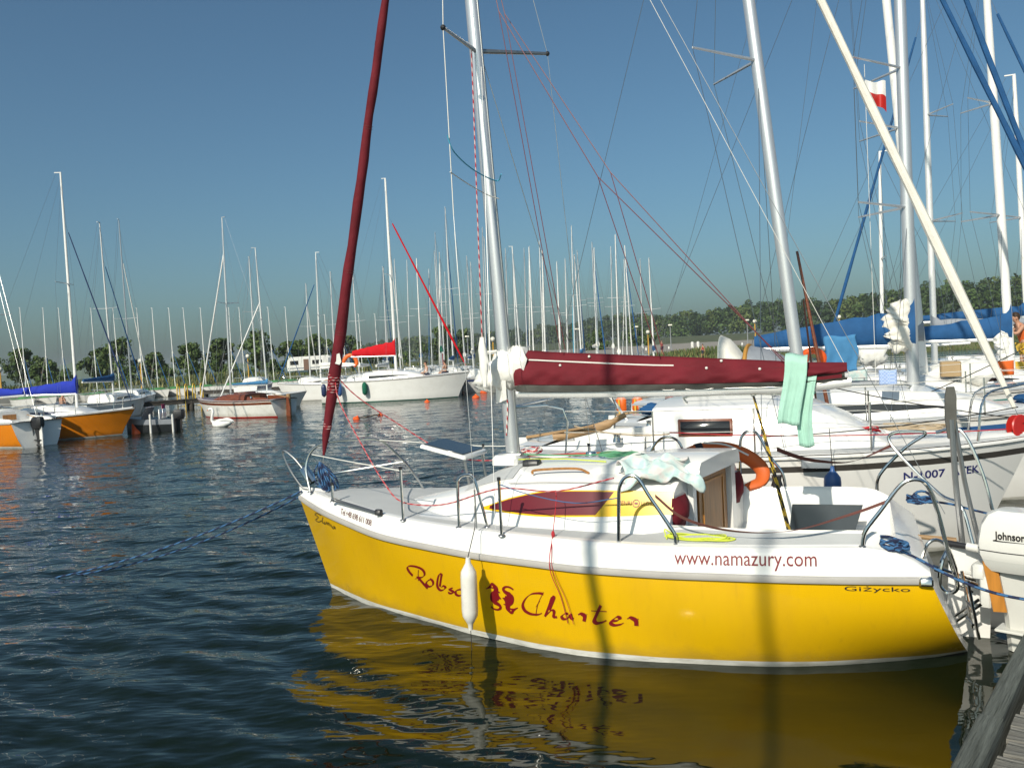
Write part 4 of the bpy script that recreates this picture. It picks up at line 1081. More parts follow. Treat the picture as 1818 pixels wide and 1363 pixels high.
for x in cx:
    c = cover_ring(x, 2, 12); t_ = taper(x)
    if x < -1.55: c = [(w, z+.05*(1-(z-BO(x).z)/.2)*min(1, (-1.55-x)/.25)) for w, z in c]
    ra.append([Vector((x, w*t_, z)) for w, z in c]+[Vector((x, -w*t_, z)) for w, z in reversed(c[:-1])])
mb.loft(ra, False); cover = mb.build('sail_cover', maroon, yy, 180)
mb = MB(); ra = []
for x in cx:
    c = [(w*1.0, z) for w, z in cover_ring(x, 0, 2)]; t_ = taper(x); ra.append([Vector((x, w*t_*.97, z-.004)) for w, z in c])
mb.loft(ra, False); mb.loft([[Vector((p.x, -p.y, p.z)) for p in r] for r in ra], False); mb.build('cover_lining', dark_grey, cover, 70)
# rolled mainsail inside, seen at the open aft end
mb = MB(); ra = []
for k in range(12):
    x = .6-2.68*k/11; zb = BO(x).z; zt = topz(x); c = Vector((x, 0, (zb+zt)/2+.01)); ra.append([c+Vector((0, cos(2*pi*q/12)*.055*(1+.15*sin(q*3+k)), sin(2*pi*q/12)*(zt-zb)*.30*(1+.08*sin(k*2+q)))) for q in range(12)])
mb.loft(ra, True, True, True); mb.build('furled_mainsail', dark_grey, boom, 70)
strap([(-1.60, .066, 2.055), (-1.85, .06, 2.055), (-2.06, .05, 2.075)], .016, maroon, 'cover_strip')
# hem line, white cord and eyelet toggles
pts = [Vector((x, cover_ring(x, 9, 9)[0][0]+.006, cover_ring(x, 9, 9)[0][1]+.008*sin(x*3))) for x in [.66-1.35*k/16 for k in range(17)]]
mb = MB(); mb.tube(pts, .0075, 6); mb.build('cover_cord', white_rope, cover)
pts = [Vector((x, cover_ring(x, 9, 9)[0][0]*taper(x)+.003, cover_ring(x, 8, 8)[0][1]+.012)) for x in [.72-2.5*k/30 for k in range(31)]]
mb = MB(); mb.tube(pts, .004, 6); mb.build('cover_seam', maroon_dark, cover)
for x in (.35, .08, -.98, -1.10, -1.42):
    q = 11 if x in (.08, -1.10) else 8; w, z = cover_ring(x, q, q)[0]
    mb = MB(); mb.sphere((x, w+.012, z), .013, 8, 6); mb.build('toggle', white_rope, cover)
# sail bundled round the gooseneck
mb = MB(); ra = []; rg = random.Random(11)
for k in range(17):
    f = k/16; c = Vector((1.24-.54*f, 0, 2.115+.13*sin(f*pi*.62)+.05*f)); h = ci(f, [0, .10, .3, .6, 1], [.02, .085, .14, .17, .17]); w = ci(f, [0, .2, .6, 1], [.03, .085, .115, .10])
    ring = []
    for q in range(20):
        a = 2*pi*q/20; r = 1+.13*sin(q*1.9+k*.9)+.09*sin(q*3.3-k*1.4)+rg.uniform(-.04, .04)
        z = sin(a)*h*r; z = z*1.15 if z < 0 else z
        ring.append(c+Vector((.035*sin(q*1.3+k), cos(a)*w*r, z)))
    ra.append(ring)
mb.loft(ra, True, True, True); mb.build('bundled_sail', white_sail, yy, 180)
mb = MB(); mb.sheet([[Vector((.90+.10*g, .075+.02*sin(g*7), 2.18-.22*f-.03*g)) for g in (0, .3, .6, 1)] for f in (0, .3, .6, .85, 1)], .004); mb.build('sail_tack_flap', white_sail, yy, 70)
# lazy jacks (maroon lines), topping lift
for nm, y, A, B, ends in (('lazy_jack', .16, (.74, 5.52), (-.12, 3.91), ((.33, 2.40), (-.57, 2.32), (-1.64, 2.2))), ('lazy_jack', -.16, (.81, 5.62), (-.15, 4.0), ((.35, 2.4), (-.58, 2.3), (-1.60, 2.2)))):
    a = Vector((A[0], y, A[1])); b_ = Vector((B[0], y, B[1]))
    mb = MB(); mb.tube([mtop_f(7.6), a, b_, (ends[2][0], y*.5, ends[2][1])], .0042, 5); mb.tube([a, (ends[0][0], y*.6, ends[0][1])], .0038, 5); mb.tube([b_, (ends[1][0], y*.6, ends[1][1])], .0038, 5); mb.build(nm, red_rope if False else strap_brown if False else maroon_dark, yy)
wire('topping_lift', [(-2.12, 0, 2.08), mtop_f(9.5)], .0025, white_rope)
# halyard with rolled pennant, blue and pale ties at the lower shrouds
mb = MB(); mb.rope([(1.06, .10, 5.24), (1.02, .30, 2.50)], .0065); mb.build('halyard', [red_rope, pink_rope], yy)
mb = MB(); ra = []
for k in range(9):
    f = k/8; c = Vector((1.02-.005*f, .30, 2.56-.46*f)); w = .010+.034*sin(pi*(f*.85+.1)); ra.append([c+Vector((cos(2*pi*q/10)*w*(1+.2*sin(q*2+k)), sin(2*pi*q/10)*w*.6, 0)) for q in range(10)])
mb.loft(ra, True, True, True); mb.build('rolled_pennant', white_sail, yy, 70)
mb = MB(); mb.tube(smooth([(1.02, .80, 4.30), (1.0, .72, 4.17), (.97, .4, 4.07), (.90, .05, 4.02), (.80, .16, 4.05)], 5), .006, 6); mb.build('tie_line', cyan_canvas, yy)
mb = MB(); mb.tube(smooth([(1.0, .82, 3.98), (.98, .55, 3.93), (.95, .2, 3.88), (.88, .05, 3.85)], 5), .005, 6); mb.build('tie_line', white_rope, yy)
mb = MB(); mb.rope(smooth([(.93, .055, 1.62), (.90, .06, 1.9), (.91, .058, 2.0)], 3), .006); mb.build('halyard_tail', [red_rope, white_rope], mast)
# jib sheets
CL = fsp(.108)
mb = MB(); mb.rope(smooth([CL, CL+Vector((-.12, .12, -.28)), (2.25, .45, 1.52), (1.93, .68, 1.27), (1.72, .78, 1.12), (1.45, .84, 1.09), (1.15, .88, 1.12), (.55, 1.14, 1.30), (.1, 1.05, 1.27), (-.42, 1.17, 1.40)], 8), .0065); mb.build('jib_sheet', [red_rope, pale_red_rope], yy)
mb = MB(); mb.rope(smooth([CL, CL+Vector((-.2, -.1, -.25)), (2.35, -.35, 1.72), (1.9, -.5, 1.40), (1.55, -.55, 1.30), (1.0, -.7, 1.30)], 8), .0065); mb.build('jib_sheet', [red_rope, pale_red_rope], yy)
# mainsheet (yellow/black) and its eye
mb = MB(); mb.rope([(-1.35, 0, 1.93), (-1.45, 0, 1.5), (-1.64, 0, .60)], .010, 0, 1); mb.rope([(-1.36, .02, 1.90), (-1.43, .02, 1.55), (-1.62, .02, .62)], .007, 0, 1); mb.build('mainsheet', [yellow_rope, black_rope], yy)
mb = MB(); mb.tube(smooth([(-1.32, 0, 1.955), (-1.35, 0, 1.92), (-1.38, 0, 1.955)], 4), .006, 6); mb.build('sheet_eye', steel, boom)
# red leech line hanging over the side, straps at the window
mb = MB(); mb.tube(smooth([(.14, .95, 1.26), (.12, 1.0, 1.18), (.10, 1.17, .95), (.09, 1.31, .72), (.02, 1.28, .48), (-.02, 1.26, .27)], 5), .0035, 5); mb.tube(smooth([(.10, 1.17, .95), (.07, 1.31, .72), (-.02, 1.29, .48), (-.07, 1.27, .27)], 5), .0025, 5); mb.build('hanging_line', red_rope, yy)
mb = MB(); mb.sphere((.10, 1.165, .945), (.016, .016, .03), 8, 6); mb.build('line_knot', red_rope, yy)
# chain plates, jib track and block on the side deck
mb = MB(); mb.tube([(2.66, .47, 1.05), (1.98, .75, .985)], .012, 6); mb.tube([(2.66, .44, 1.055), (1.98, .72, .99)], .008, 6); mb.build('jib_track', dull_steel, yy)
mb = MB(); mb.bbox((1.95, .76, 1.0), (.07, .05, .05), .01); mb.build('sheet_block', black_plastic, yy)
mb = MB(); mb.lathe([(.06, 0), (.05, .03), (.04, .06), (.05, .11), (0, .11)], 14, (-1.42, -1.0, .985)); mb.build('winch', black_plastic, yy)
# ---- lettering
CHARTER = [[(1.5632, 0.4621), (1.5995, 0.4956), (1.6098, 0.5307), (1.5766, 0.5529), (1.5064, 0.5592), (1.4378, 0.5493), (1.4053, 0.5245), (1.4107, 0.4899), (1.4534, 0.4621), (1.5147, 0.4536)], [(1.4702, 0.5323), (1.4861, 0.4855), (1.4994, 0.4202)], [(1.5427, 0.4329), (1.4979, 0.4482)], [(1.4961, 0.4565), (1.4477, 0.4088), (1.4007, 0.3646)], [(1.3415, 0.4618), (1.386, 0.4365), (1.4057, 0.4058), (1.3731, 0.3878), (1.3288, 0.4095), (1.3174, 0.4439), (1.3415, 0.4618), (1.3688, 0.4451)], [(1.2448, 0.4071), (1.2081, 0.4993), (1.1997, 0.5253), (1.2197, 0.5262), (1.2476, 0.4874), (1.2727, 0.4153), (1.2558, 0.3778), (1.2145, 0.3801), (1.1789, 0.4104), (1.203, 0.4192), (1.2262, 0.4031)], [(1.0936, 0.4194), (1.134, 0.401), (1.1068, 0.3881), (1.0924, 0.3776), (1.1255, 0.3628), (1.158, 0.364)], [(1.0168, 0.4163), (1.0578, 0.398), (1.0688, 0.3654), (1.0371, 0.3558), (0.9962, 0.373), (0.9754, 0.4033), (0.994, 0.4167), (1.0168, 0.4163)], [(0.964, 0.3618), (0.9505, 0.4024), (0.9606, 0.36), (0.9293, 0.3998), (0.9188, 0.3851), (0.9247, 0.3568)], [(0.1811, 0.4845), (0.2263, 0.4852), (0.2924, 0.4699), (0.3478, 0.4255), (0.3798, 0.3698), (0.3672, 0.3245), (0.3159, 0.3017), (0.2503, 0.3041), (0.2103, 0.3207)], [(0.1763, 0.4988), (0.2163, 0.4348), (0.246, 0.3738), (0.2659, 0.3023), (0.2633, 0.2915)], [(0.2598, 0.3662), (0.2169, 0.4233)], [(0.1857, 0.2953), (0.1349, 0.3985), (0.1054, 0.4646), (0.0893, 0.4606), (0.1021, 0.4247), (0.138, 0.3522)], [(0.1857, 0.2953), (0.1248, 0.3519), (0.0997, 0.3459), (0.1056, 0.3056), (0.0772, 0.3029)], [(-0.0243, 0.3429), (0.006, 0.3401), (0.0344, 0.3145), (0.0211, 0.2952), (-0.0166, 0.3053), (-0.0422, 0.3391), (-0.0469, 0.3116), (-0.0636, 0.3013)], [(-0.1075, 0.3445), (-0.1317, 0.3524), (-0.1599, 0.3378), (-0.1519, 0.2926)], [(-0.1596, 0.3322), (-0.1844, 0.3568)], [(-0.3039, 0.4383), (-0.2721, 0.3803), (-0.2396, 0.311), (-0.2563, 0.2907), (-0.2969, 0.2996), (-0.3378, 0.3195)], [(-0.2204, 0.3871), (-0.2784, 0.3897), (-0.3476, 0.3925)], [(-0.3775, 0.3174), (-0.4232, 0.3268), (-0.447, 0.3457), (-0.4252, 0.3551), (-0.3895, 0.3296), (-0.3709, 0.3003), (-0.3992, 0.2869), (-0.4448, 0.2965), (-0.4734, 0.3118)], [(-0.5055, 0.3475), (-0.5316, 0.3584), (-0.5697, 0.3401), (-0.5728, 0.2965)], [(-0.5695, 0.3347), (-0.5949, 0.3554)]]
SEAHORSE = [[(0.7259, 0.4628, 0.0035), (0.6899, 0.482, 0.0094), (0.6541, 0.4988, 0.0236)], [(0.654, 0.5012, 0.026), (0.6244, 0.4831, 0.0201), (0.6236, 0.4571, 0.0189)], [(0.6236, 0.4571, 0.0189), (0.643, 0.4157, 0.0425), (0.659, 0.3785, 0.0401), (0.6536, 0.3553, 0.0236)], [(0.6536, 0.3553, 0.0212), (0.6154, 0.3365, 0.0165), (0.6035, 0.3139, 0.0118), (0.6284, 0.2931, 0.0083), (0.6677, 0.2905, 0.0083), (0.6965, 0.3042, 0.0083), (0.6899, 0.3262, 0.0071), (0.6644, 0.3339, 0.0059)], [(0.6344, 0.4584, 0.0165), (0.5915, 0.4485, 0.0047)], [(0.6184, 0.4068, 0.0212), (0.5887, 0.3949, 0.0047)], [(0.4331, 0.3374, 0.0035), (0.4669, 0.3188, 0.0094), (0.5019, 0.3015, 0.0236)], [(0.502, 0.2992, 0.026), (0.5312, 0.3165, 0.0201), (0.5321, 0.3425, 0.0189)], [(0.5321, 0.3425, 0.0189), (0.5129, 0.3837, 0.0425), (0.4972, 0.4206, 0.0401), (0.5025, 0.4434, 0.0236)], [(0.5025, 0.4434, 0.0212), (0.5402, 0.4623, 0.0165), (0.552, 0.4848, 0.0118), (0.5274, 0.5051, 0.0083), (0.4899, 0.5065, 0.0083), (0.4607, 0.4934, 0.0083), (0.467, 0.4719, 0.0071), (0.4919, 0.4644, 0.0059)], [(0.5214, 0.3413, 0.0165), (0.5639, 0.3507, 0.0047)], [(0.5371, 0.3924, 0.0212), (0.5667, 0.4042, 0.0047)]]
SH_EYES = [(0.6577, 0.4934), (0.4995, 0.3061)]
ELUNIA = [[(2.9021, 0.8607), (2.9966, 0.8666), (3.0555, 0.8447), (2.9832, 0.8239), (3.0752, 0.7824), (3.0103, 0.7695), (2.9166, 0.8009)], [(2.8684, 0.8463), (2.9112, 0.7854), (2.8772, 0.776)], [(2.8538, 0.8026), (2.865, 0.7713), (2.8217, 0.7912), (2.8051, 0.807), (2.8102, 0.7734)], [(2.7885, 0.7723), (2.779, 0.8013), (2.7531, 0.794), (2.7561, 0.7693)], [(2.7253, 0.7938), (2.7303, 0.7605)], [(2.6676, 0.7805), (2.702, 0.7701), (2.7046, 0.7519), (2.6703, 0.7608), (2.6616, 0.7782), (2.6538, 0.7541)]]
for nm, lo, hi in (('first_script_word', 0, 9), ('second_script_word', 9, 22)):
    mb = MB()
    for k in range(lo, hi): ribbon(mb, CHARTER[k], {1: .010, 2: .010, 10: .009, 11: .008, 16: .012, 18: .012, 17: .042, 15: .040, 20: .040, 19: .036}.get(k, .032), hull_xz, nib=145, soft=.13)
    mb.build('script_lettering', letter_red, hull, 0)
for k in (3, 9): SEAHORSE[k] = SEAHORSE[k][:-2]
mb = MB()
for g in SEAHORSE: ribbon(mb, g, .02, hull_xz)
for g in SEAHORSE:   # round the body ends
    for p in (g[0], g[-1]):
        q = hull_xz(p[0], p[1]); pts = [hull_xz(p[0]+p[2]*cos(2*pi*k/12), p[1]+p[2]*sin(2*pi*k/12), .0036) for k in range(12)]
        mb.add(pts, [tuple(range(12))])
mb.build('seahorse_emblem', letter_red, hull, 0)
mb = MB()
for p in SH_EYES: mb.add([hull_xz(p[0]+.006*cos(2*pi*k/10), p[1]+.006*sin(2*pi*k/10), .0052) for k in range(10)], [tuple(range(10))])
mb.build('emblem_eye', yellow_gel, hull, 0)
mb = MB()
for g in ELUNIA: ribbon(mb, g, .014, hull_xz, nib=145, soft=.2)
mb.build('bow_name', letter_black, hull, 0)
mb = MB(); text_on(mb, 'Giżycko', .42, lambda u, v: hull_xz(-2.045-u, .627+v-.01*u), .034); mb.build('home_port', letter_black, hull, 0)
def gunz(x, z, off=.0045):
    zr = ci(x, RX_, RZ_); return gun(x, (z-zr)/(deck_z(x)-zr), off)
mb = MB(); text_on(mb, 'www.namazury.com', .985, lambda u, v: gunz(-.885-u, .785+v*1.0+.004*u), .068); mb.build('web_address', letter_red, yy, 0)
mb = MB(); text_on(mb, 'Tel.+48 698 611 008', .50, lambda u, v: gunz(2.55-u, .918+v-.105*u), .052, spacing=.95); mb.build('phone_number', grey_rub if False else strap_brown, yy, 0)
mb = MB(); text_on(mb, 'HENRI', .115, lambda u, v: cab_side(-.34-u, 1.118+v, .0085), .030)
text_on(mb, 'LLOYD', .115, lambda u, v: cab_side(-.535-u, 1.118+v, .0085), .030)
for r0, r1 in ((.030, .024), (.016, .0)):
    pts0 = [cab_side(-.492-r0*cos(2*pi*k/18), 1.132+r0*sin(2*pi*k/18)*(.5 if r1 == 0 else 1), .0085) for k in range(18)]
    if r1: 
        pts1 = [cab_side(-.492-r1*cos(2*pi*k/18), 1.132+r1*sin(2*pi*k/18), .0085) for k in range(18)]
        mb.add(pts0+pts1, [(k, (k+1) % 18, (k+1) % 18+18, k+18) for k in range(18)])
    else: mb.add(pts0, [tuple(range(18))])
mb.build('window_logo', letter_red, yy, 0)
ex0 = min(p[0] for g in ELUNIA for p in g); ex1 = max(p[0] for g in ELUNIA for p in g); ez0 = min(p[1] for g in ELUNIA for p in g)
mb = MB()
for g in ELUNIA: ribbon(mb, [(p[0]*1.0, p[1]) for p in g], .012, lambda x, z: Vector((-.36+.195*.47+(x-ex1)*.75, .528, 1.315+(z-ez0)*.28+.10*(ex1-x)*.1)), nib=40)
mb.build('hatch_name', letter_black, hatch, 0)
# ---- rudder, ladder and brackets at the stern
mb = MB(); mb.prism([(.0, -.35), (.30, -.35), (.34, .35), (.26, .72), (.06, .74)], (-2.74, .018, 0), (-1, 0, 0), (0, 0, 1), .036); mb.build('rudder', white_gel, yy)
mb = MB(); mb.tube([(-2.85, 0, .74), (-2.50, .05, .78)], [.024, .016], 8); mb.build('tiller', wood_tan, yy)
mb = MB(); mb.prism([(0, 0), (.09, 0), (.03, .37), (-.06, .37)], (-3.05, .34, .30), (-1, .0, 0), (0, 0, 1), .034); mb.build('motor_board', wood_orange, yy)
mb = MB()
for y in (.28, .40):
    mb.tube([(-2.66, y, .60), (-2.95, y, .50)], .012, 6); mb.tube([(-2.80, y, .22), (-2.97, y, .36)], .012, 6)
mb.tube([(-2.84, .48, .62), (-2.90, .48, .20)], .012, 6); mb.tube([(-2.86, .66, .60), (-2.92, .66, .18)], .012, 6)
for z in (.28, .40, .52): mb.tube([(-2.865, .48, z), (-2.885, .66, z)], .010, 6)
mb.build('stern_ladder', steel, yy)

# ---- coachroof fittings
for y in (.52, -.52):
    mb = MB()
    mb.tube(smooth([(.50, y, 1.325), (.47, y, 1.36), (.1, y, 1.375), (-.02, y, 1.335)], 4), .011, 6); mb.build('grab_rail', wood_door, yy)
mb = MB(); mb.bbox((.62, .22, 1.385), (.16, .10, .05), .012); mb.build('rope_clutch', black_plastic, yy)
mb = MB(); mb.lathe([(0, 0), (.06, 0), (.06, .02), (.045, .045), (0, .05)], 14, (.18, -.2, 1.385)); mb.build('roof_vent', steel, yy)
for y in (.12, -.12):
    mb = MB(); mb.tube([(.82, y, 1.40), (.3, y*1.6, 1.415), (-.1, y*2.2, 1.40)], .006, 5); mb.build('halyard_tail', lime_rope if y > 0 else red_rope, yy)
mb = MB(); mb.tube([(.70, .60, 1.255), (.35, .65, 1.275), (-.30, .68, 1.283), (-.75, .67, 1.283)], .004, 5); mb.build('roof_seam', grey_rub, yy)
# ================================================================== people
def person(label, loc, rotz, joints, h=1.72, shirt=None, shorts=None, hair=hair_m, bare_legs=True, long_trousers=False):
    """joints: name -> (x,y,z) in metres for a 1.72 m figure facing +x; one continuous skinned body"""
    t = thing('person', label, 'person', loc, rotz); k = h/1.72
    J = {n_: Vector(p)*k for n_, p in joints.items()}
    def grow(name, chain_edges, radii, m, root, sub=2):
        names = list(radii); me = bpy.data.meshes.new(name)
        me.from_pydata([J[n_] for n_ in names], [(names.index(a), names.index(b_)) for a, b_ in chain_edges], [])
        o = bpy.data.objects.new(name, me); COL.objects.link(o)
        sk = o.modifiers.new('skin', 'SKIN'); sk.use_smooth_shade = True
        for i, n_ in enumerate(names):
            r = radii[n_]; r = r if isinstance(r, tuple) else (r, r)
            me.skin_vertices[0].data[i].radius = (r[0]*k, r[1]*k); me.skin_vertices[0].data[i].use_root = (n_ == root)
        ss = o.modifiers.new('sub', 'SUBSURF'); ss.levels = sub; ss.render_levels = sub
        bpy.context.view_layer.update()
        m2 = bpy.data.meshes.new_from_object(o.evaluated_get(bpy.context.evaluated_depsgraph_get()))
        bpy.data.objects.remove(o); m2.name = name; m2.materials.clear(); m2.materials.append(m)
        o2 = bpy.data.objects.new(name, m2); COL.objects.link(o2); o2.parent = t; m2.shade_smooth(); return o2
    E = [('pelvis', 'waist'), ('waist', 'chest'), ('chest', 'neck'), ('neck', 'head0'), ('head0', 'head1'), ('head1', 'head2')]
    R = dict(pelvis=(.135, .10), waist=(.115, .085), chest=(.14, .10), neck=.052, head0=.062, head1=.092, head2=.075)
    for s in 'LR':
        E += [('chest', 'sh'+s), ('sh'+s, 'el'+s), ('el'+s, 'wr'+s), ('wr'+s, 'ha'+s), ('pelvis', 'hip'+s), ('hip'+s, 'kn'+s), ('kn'+s, 'an'+s), ('an'+s, 'to'+s)]
        R.update({'sh'+s: .058, 'el'+s: .040, 'wr'+s: .028, 'ha'+s: (.038, .020), 'hip'+s: .088, 'kn'+s: .056, 'an'+s: .040, 'to'+s: .034})
    grow('body', E, R, skin, 'pelvis')
    if shirt:
        e2 = [('pelvis', 'waist'), ('waist', 'chest'), ('chest', 'shL'), ('chest', 'shR')]
        grow('shirt', e2, dict(pelvis=(.147, .112), waist=(.13, .10), chest=(.155, .115), shL=.068, shR=.068), shirt, 'pelvis')
    if shorts:
        for s in 'LR': J['th'+s] = J['hip'+s].lerp(J['kn'+s], .95 if long_trousers else .55)
        grow('trousers' if long_trousers else 'shorts', [('pelvis', 'hipL'), ('pelvis', 'hipR'), ('hipL', 'thL'), ('hipR', 'thR')] , dict(pelvis=(.148, .116), hipL=.102, hipR=.102, thL=.088, thR=.088), shorts, 'pelvis')
    mb = MB(); c = J['head1']; up = (J['head2']-J['head0']).normalized()
    mb.sphere(c+up*.030*k+Vector((-.022*k, 0, 0)), (.102*k, .092*k, .115*k), 12, 8, fn=lambda d: 1.0 if (d.z > -.15 or d.x < -.1) and not (d.x > .55 and d.z < .45) else .72)
    mb.build('hair', hair, t)
    mb = MB(); mb.sphere(c+Vector((.093*k, 0, -.012*k)), (.016*k, .013*k, .022*k), 8, 6); mb.build('nose', skin, t)
    for s in (1, -1):
        mb = MB(); mb.sphere(c+Vector((.078*k, s*.033*k, .012*k)), .010*k, 8, 6); mb.build('eye', black_plastic, t)
        mb = MB(); mb.sphere(c+Vector((0, s*.088*k, -.005*k)), (.022*k, .010*k, .032*k), 8, 6); mb.build('ear', skin, t)
    if 'fingers' in joints: pass
    for s in 'LR':   # fingers and thumb
        d = (J['ha'+s]-J['wr'+s]).normalized(); side = d.cross(Vector((0, 0, 1)));
        side = side.normalized() if side.length > .1 else Vector((0, 1, 0)); dn_ = side.cross(d)
        mb = MB()
        for q, (o_, ln) in enumerate(((-.030, .062), (-.011, .075), (.009, .070), (.027, .055))):
            a = J['ha'+s]+side*o_*k; mb.tube(smooth([a-d*.01*k, a+d*ln*.5*k, a+d*ln*.85*k+dn_*.022*k], 3), [.0095*k]*6+[.006*k], 6)
        a = J['wr'+s].lerp(J['ha'+s], .4)-side*.026*k; mb.tube(smooth([a, a+d*.03*k-side*.028*k, a+d*.055*k-side*.03*k+dn_*.01*k], 3), [.011*k]*6+[.007*k], 6)
        mb.build('fingers', skin, t)
    return t
STAND = dict(pelvis=(0, 0, .95), waist=(.0, 0, 1.10), chest=(-.01, 0, 1.33), neck=(0, 0, 1.47), head0=(.015, 0, 1.53), head1=(.02, 0, 1.61), head2=(.015, 0, 1.66),
    shL=(-.01, .17, 1.40), elL=(-.03, .22, 1.12), wrL=(.05, .22, .89), haL=(.08, .21, .81), shR=(-.01, -.17, 1.40), elR=(-.03, -.22, 1.12), wrR=(.05, -.22, .89), haR=(.08, -.21, .81),
    hipL=(0, .09, .90), knL=(.02, .10, .48), anL=(-.02, .10, .07), toL=(.13, .11, .03), hipR=(0, -.09, .90), knR=(.02, -.10, .48), anR=(-.02, -.10, .07), toR=(.13, -.11, .03))
REACH = dict(STAND); REACH.update(waist=(.04, 0, 1.10), chest=(.09, 0, 1.32), neck=(.14, 0, 1.45), head0=(.17, 0, 1.50), head1=(.20, 0, 1.575), head2=(.20, 0, 1.63), shL=(.09, .17, 1.38), elL=(.26, .24, 1.20), wrL=(.50, .16, 1.27), haL=(.58, .14, 1.29), shR=(.09, -.17, 1.38), elR=(.22, -.25, 1.16), wrR=(.42, -.18, 1.05), haR=(.50, -.15, 1.04))
WALK = dict(STAND); WALK.update(knL=(.16, .10, .50), anL=(.22, .10, .09), toL=(.36, .11, .06), knR=(-.06, -.10, .48), anR=(-.28, -.10, .12), toR=(-.16, -.11, .03), elL=(-.14, .21, 1.13), wrL=(-.10, .22, .90), haL=(-.08, .21, .82), elR=(.08, -.21, 1.13), wrR=(.24, -.2, .97), haR=(.30, -.19, .92))
SIT = dict(pelvis=(0, 0, .10), waist=(-.01, 0, .25), chest=(.02, 0, .48), neck=(.04, 0, .62), head0=(.06, 0, .68), head1=(.07, 0, .76), head2=(.065, 0, .81),
    shL=(.02, .17, .55), elL=(.06, .23, .29), wrL=(.27, .16, .22), haL=(.35, .14, .20), shR=(.02, -.17, .55), elR=(.06, -.23, .29), wrR=(.27, -.16, .22), haR=(.35, -.14, .20),
    hipL=(.03, .09, .09), knL=(.44, .11, .12), anL=(.42, .11, -.30), toL=(.56, .12, -.34), hipR=(.03, -.09, .09), knR=(.44, -.11, .12), anR=(.42, -.11, -.30), toR=(.56, -.12, -.34))

# ================================================================== other boats
def W(xl, yl): p = YF @ Vector((xl, yl, 0)); return (p.x, p.y)
def hood(t, x, z0, w, h, ln, m, trim=None):
    ra = []
    for k, f in enumerate((0, .25, .6, 1.0)):
        hh = h*(.45+.55*sin(f*pi/2)); ra.append([Vector((x+ln*(.5-f), cos(pi*q/12)*w*(1 if q not in (0, 12) else 1), z0+hh*(sin(pi*q/12)**.55))) for q in range(13)])
    mb = MB(); mb.sheet(ra, .006); mb.build('spray_hood', m, t, 60)
    if trim is not None:
        mb = MB(); mb.tube(ra[-1], .035, 6); mb.build('hood_trim', trim, t)
b2 = yacht('white cruiser with cream furled jib berthed just behind the yellow yacht', 5.8, 2.55, 1.13, W(-1.0, -3.15), -22.5, white_gel, 9.3, .095, .075, alu, stripe=dark_rub, thin_stripe=True, rise=.07, cab=(-.19, .25, .55), jib=cream_sail, jib_top=.955, spread=(.53,), detail=2, rake=.09, rub=white_gel, jib_r=.062, win=None)
L2 = Matrix.Translation((*W(-1.0, -3.15), 0)) @ Matrix.Rotation(R_(-22.5), 4, 'Z')
mb = MB(); mb.bbox((-.47, -.815, 1.43), (.62, .03, .20), .01); o = mb.build('window_frame', wood_var, b2)
mb = MB(); mb.bbox((-.47, -.835, 1.43), (.56, .012, .15), .01); mb.build('window', window_dark, o)
mb = MB(); mb.bbox((.74, -1.262, 1.09), (.30, .04, .11), .01); mb.build('vent_panel', window_grey, b2)
mb = MB()
from mathutils.bvhtree import BVHTree
b2_hull = [c for c in b2.children if c.name.startswith('hull')][0].data
b2_tree = BVHTree.FromPolygons([v.co for v in b2_hull.vertices], [tuple(p.vertices) for p in b2_hull.polygons])
def b2_side(x, z):
    h = b2_tree.ray_cast(Vector((x, -4, z)), Vector((0, 1, 0)))
    return (h[0] if h[0] else Vector((x, -1.2, z)))+Vector((0, -.004, 0))
V, Fc = text_mesh('SZ-1007 ATEK', 1)
for s_, u0, w_ in (('N-1007', 0, .41), ('ATEK', .475, .28)):
    mb = MB(); text_on(mb, s_, w_, lambda u, v: b2_side(1.58+u+u0, .845+v+.03*(u+u0)), .085, bold=.02); mb.build('registration_lettering', letter_navy, b2, 0)
mb = MB(); ra = []
C = smooth([(-2.62, 0, 1.24), (-2.4, .05, 1.28), (-1.95, .1, 1.38), (-1.65, .12, 1.52)], 5)
mb.tube(C, [.055]*4+[.06]*8+[.035]*4, 8, squash=.5); mb.build('wooden_tiller', wood_tan, b2)
b3 = yacht('white yacht with blue stripe, blue boom cover and bundled cream sail at its mast', 7.4, 2.8, 1.12, W(-2.1, -6.6), -22.5, white_gel, 10.5, .111, .088, alu, stripe=blue_paint, cab=(-.17, .27, .44), boom=(2.35, 2.20, blue_canvas, .50), jib=blue_canvas, jib_top=.79, spread=(.30, .53), detail=2, rake=.0, bundle=(2.12, 2.86, cream_sail, .22), jib_r=.055, strut=None)
hood(b3, -1.15, 1.62, .75, .70, .8, grey_canvas, ochre)
b4 = yacht('white yacht with teal stripe and cream spray hood, third berth behind the yellow yacht', 8.2, 2.8, 1.2, W(-2.1, -9.8), -22.5, white_gel, 14.2, .143, .075, white_mast, stripe=teal_paint, cab=(-.15, .25, .42), jib=blue_canvas, jib_top=.95, spread=(.36, .66), detail=2, rake=.06, jib_r=.06, boom=(2.6, 2.2, grey_canvas, .25))
hood(b4, -2.25, 1.75, .6, .78, .42, cream_sail)
b5 = yacht('white yacht with long blue boom cover beside the person in orange', 7.6, 2.7, 1.15, W(-4.0, -12.8), -22.5, white_gel, 10.4, .143, .085, white_mast, stripe=None, cab=(-.15, .24, .42), boom=(2.6, 2.15, blue_canvas, .46), jib=blue_canvas, jib_top=.88, spread=(.36, .62), sweep=True, detail=1, rake=.03, jib_r=.05, bundle=(1.75, 2.6, white_sail, .15))
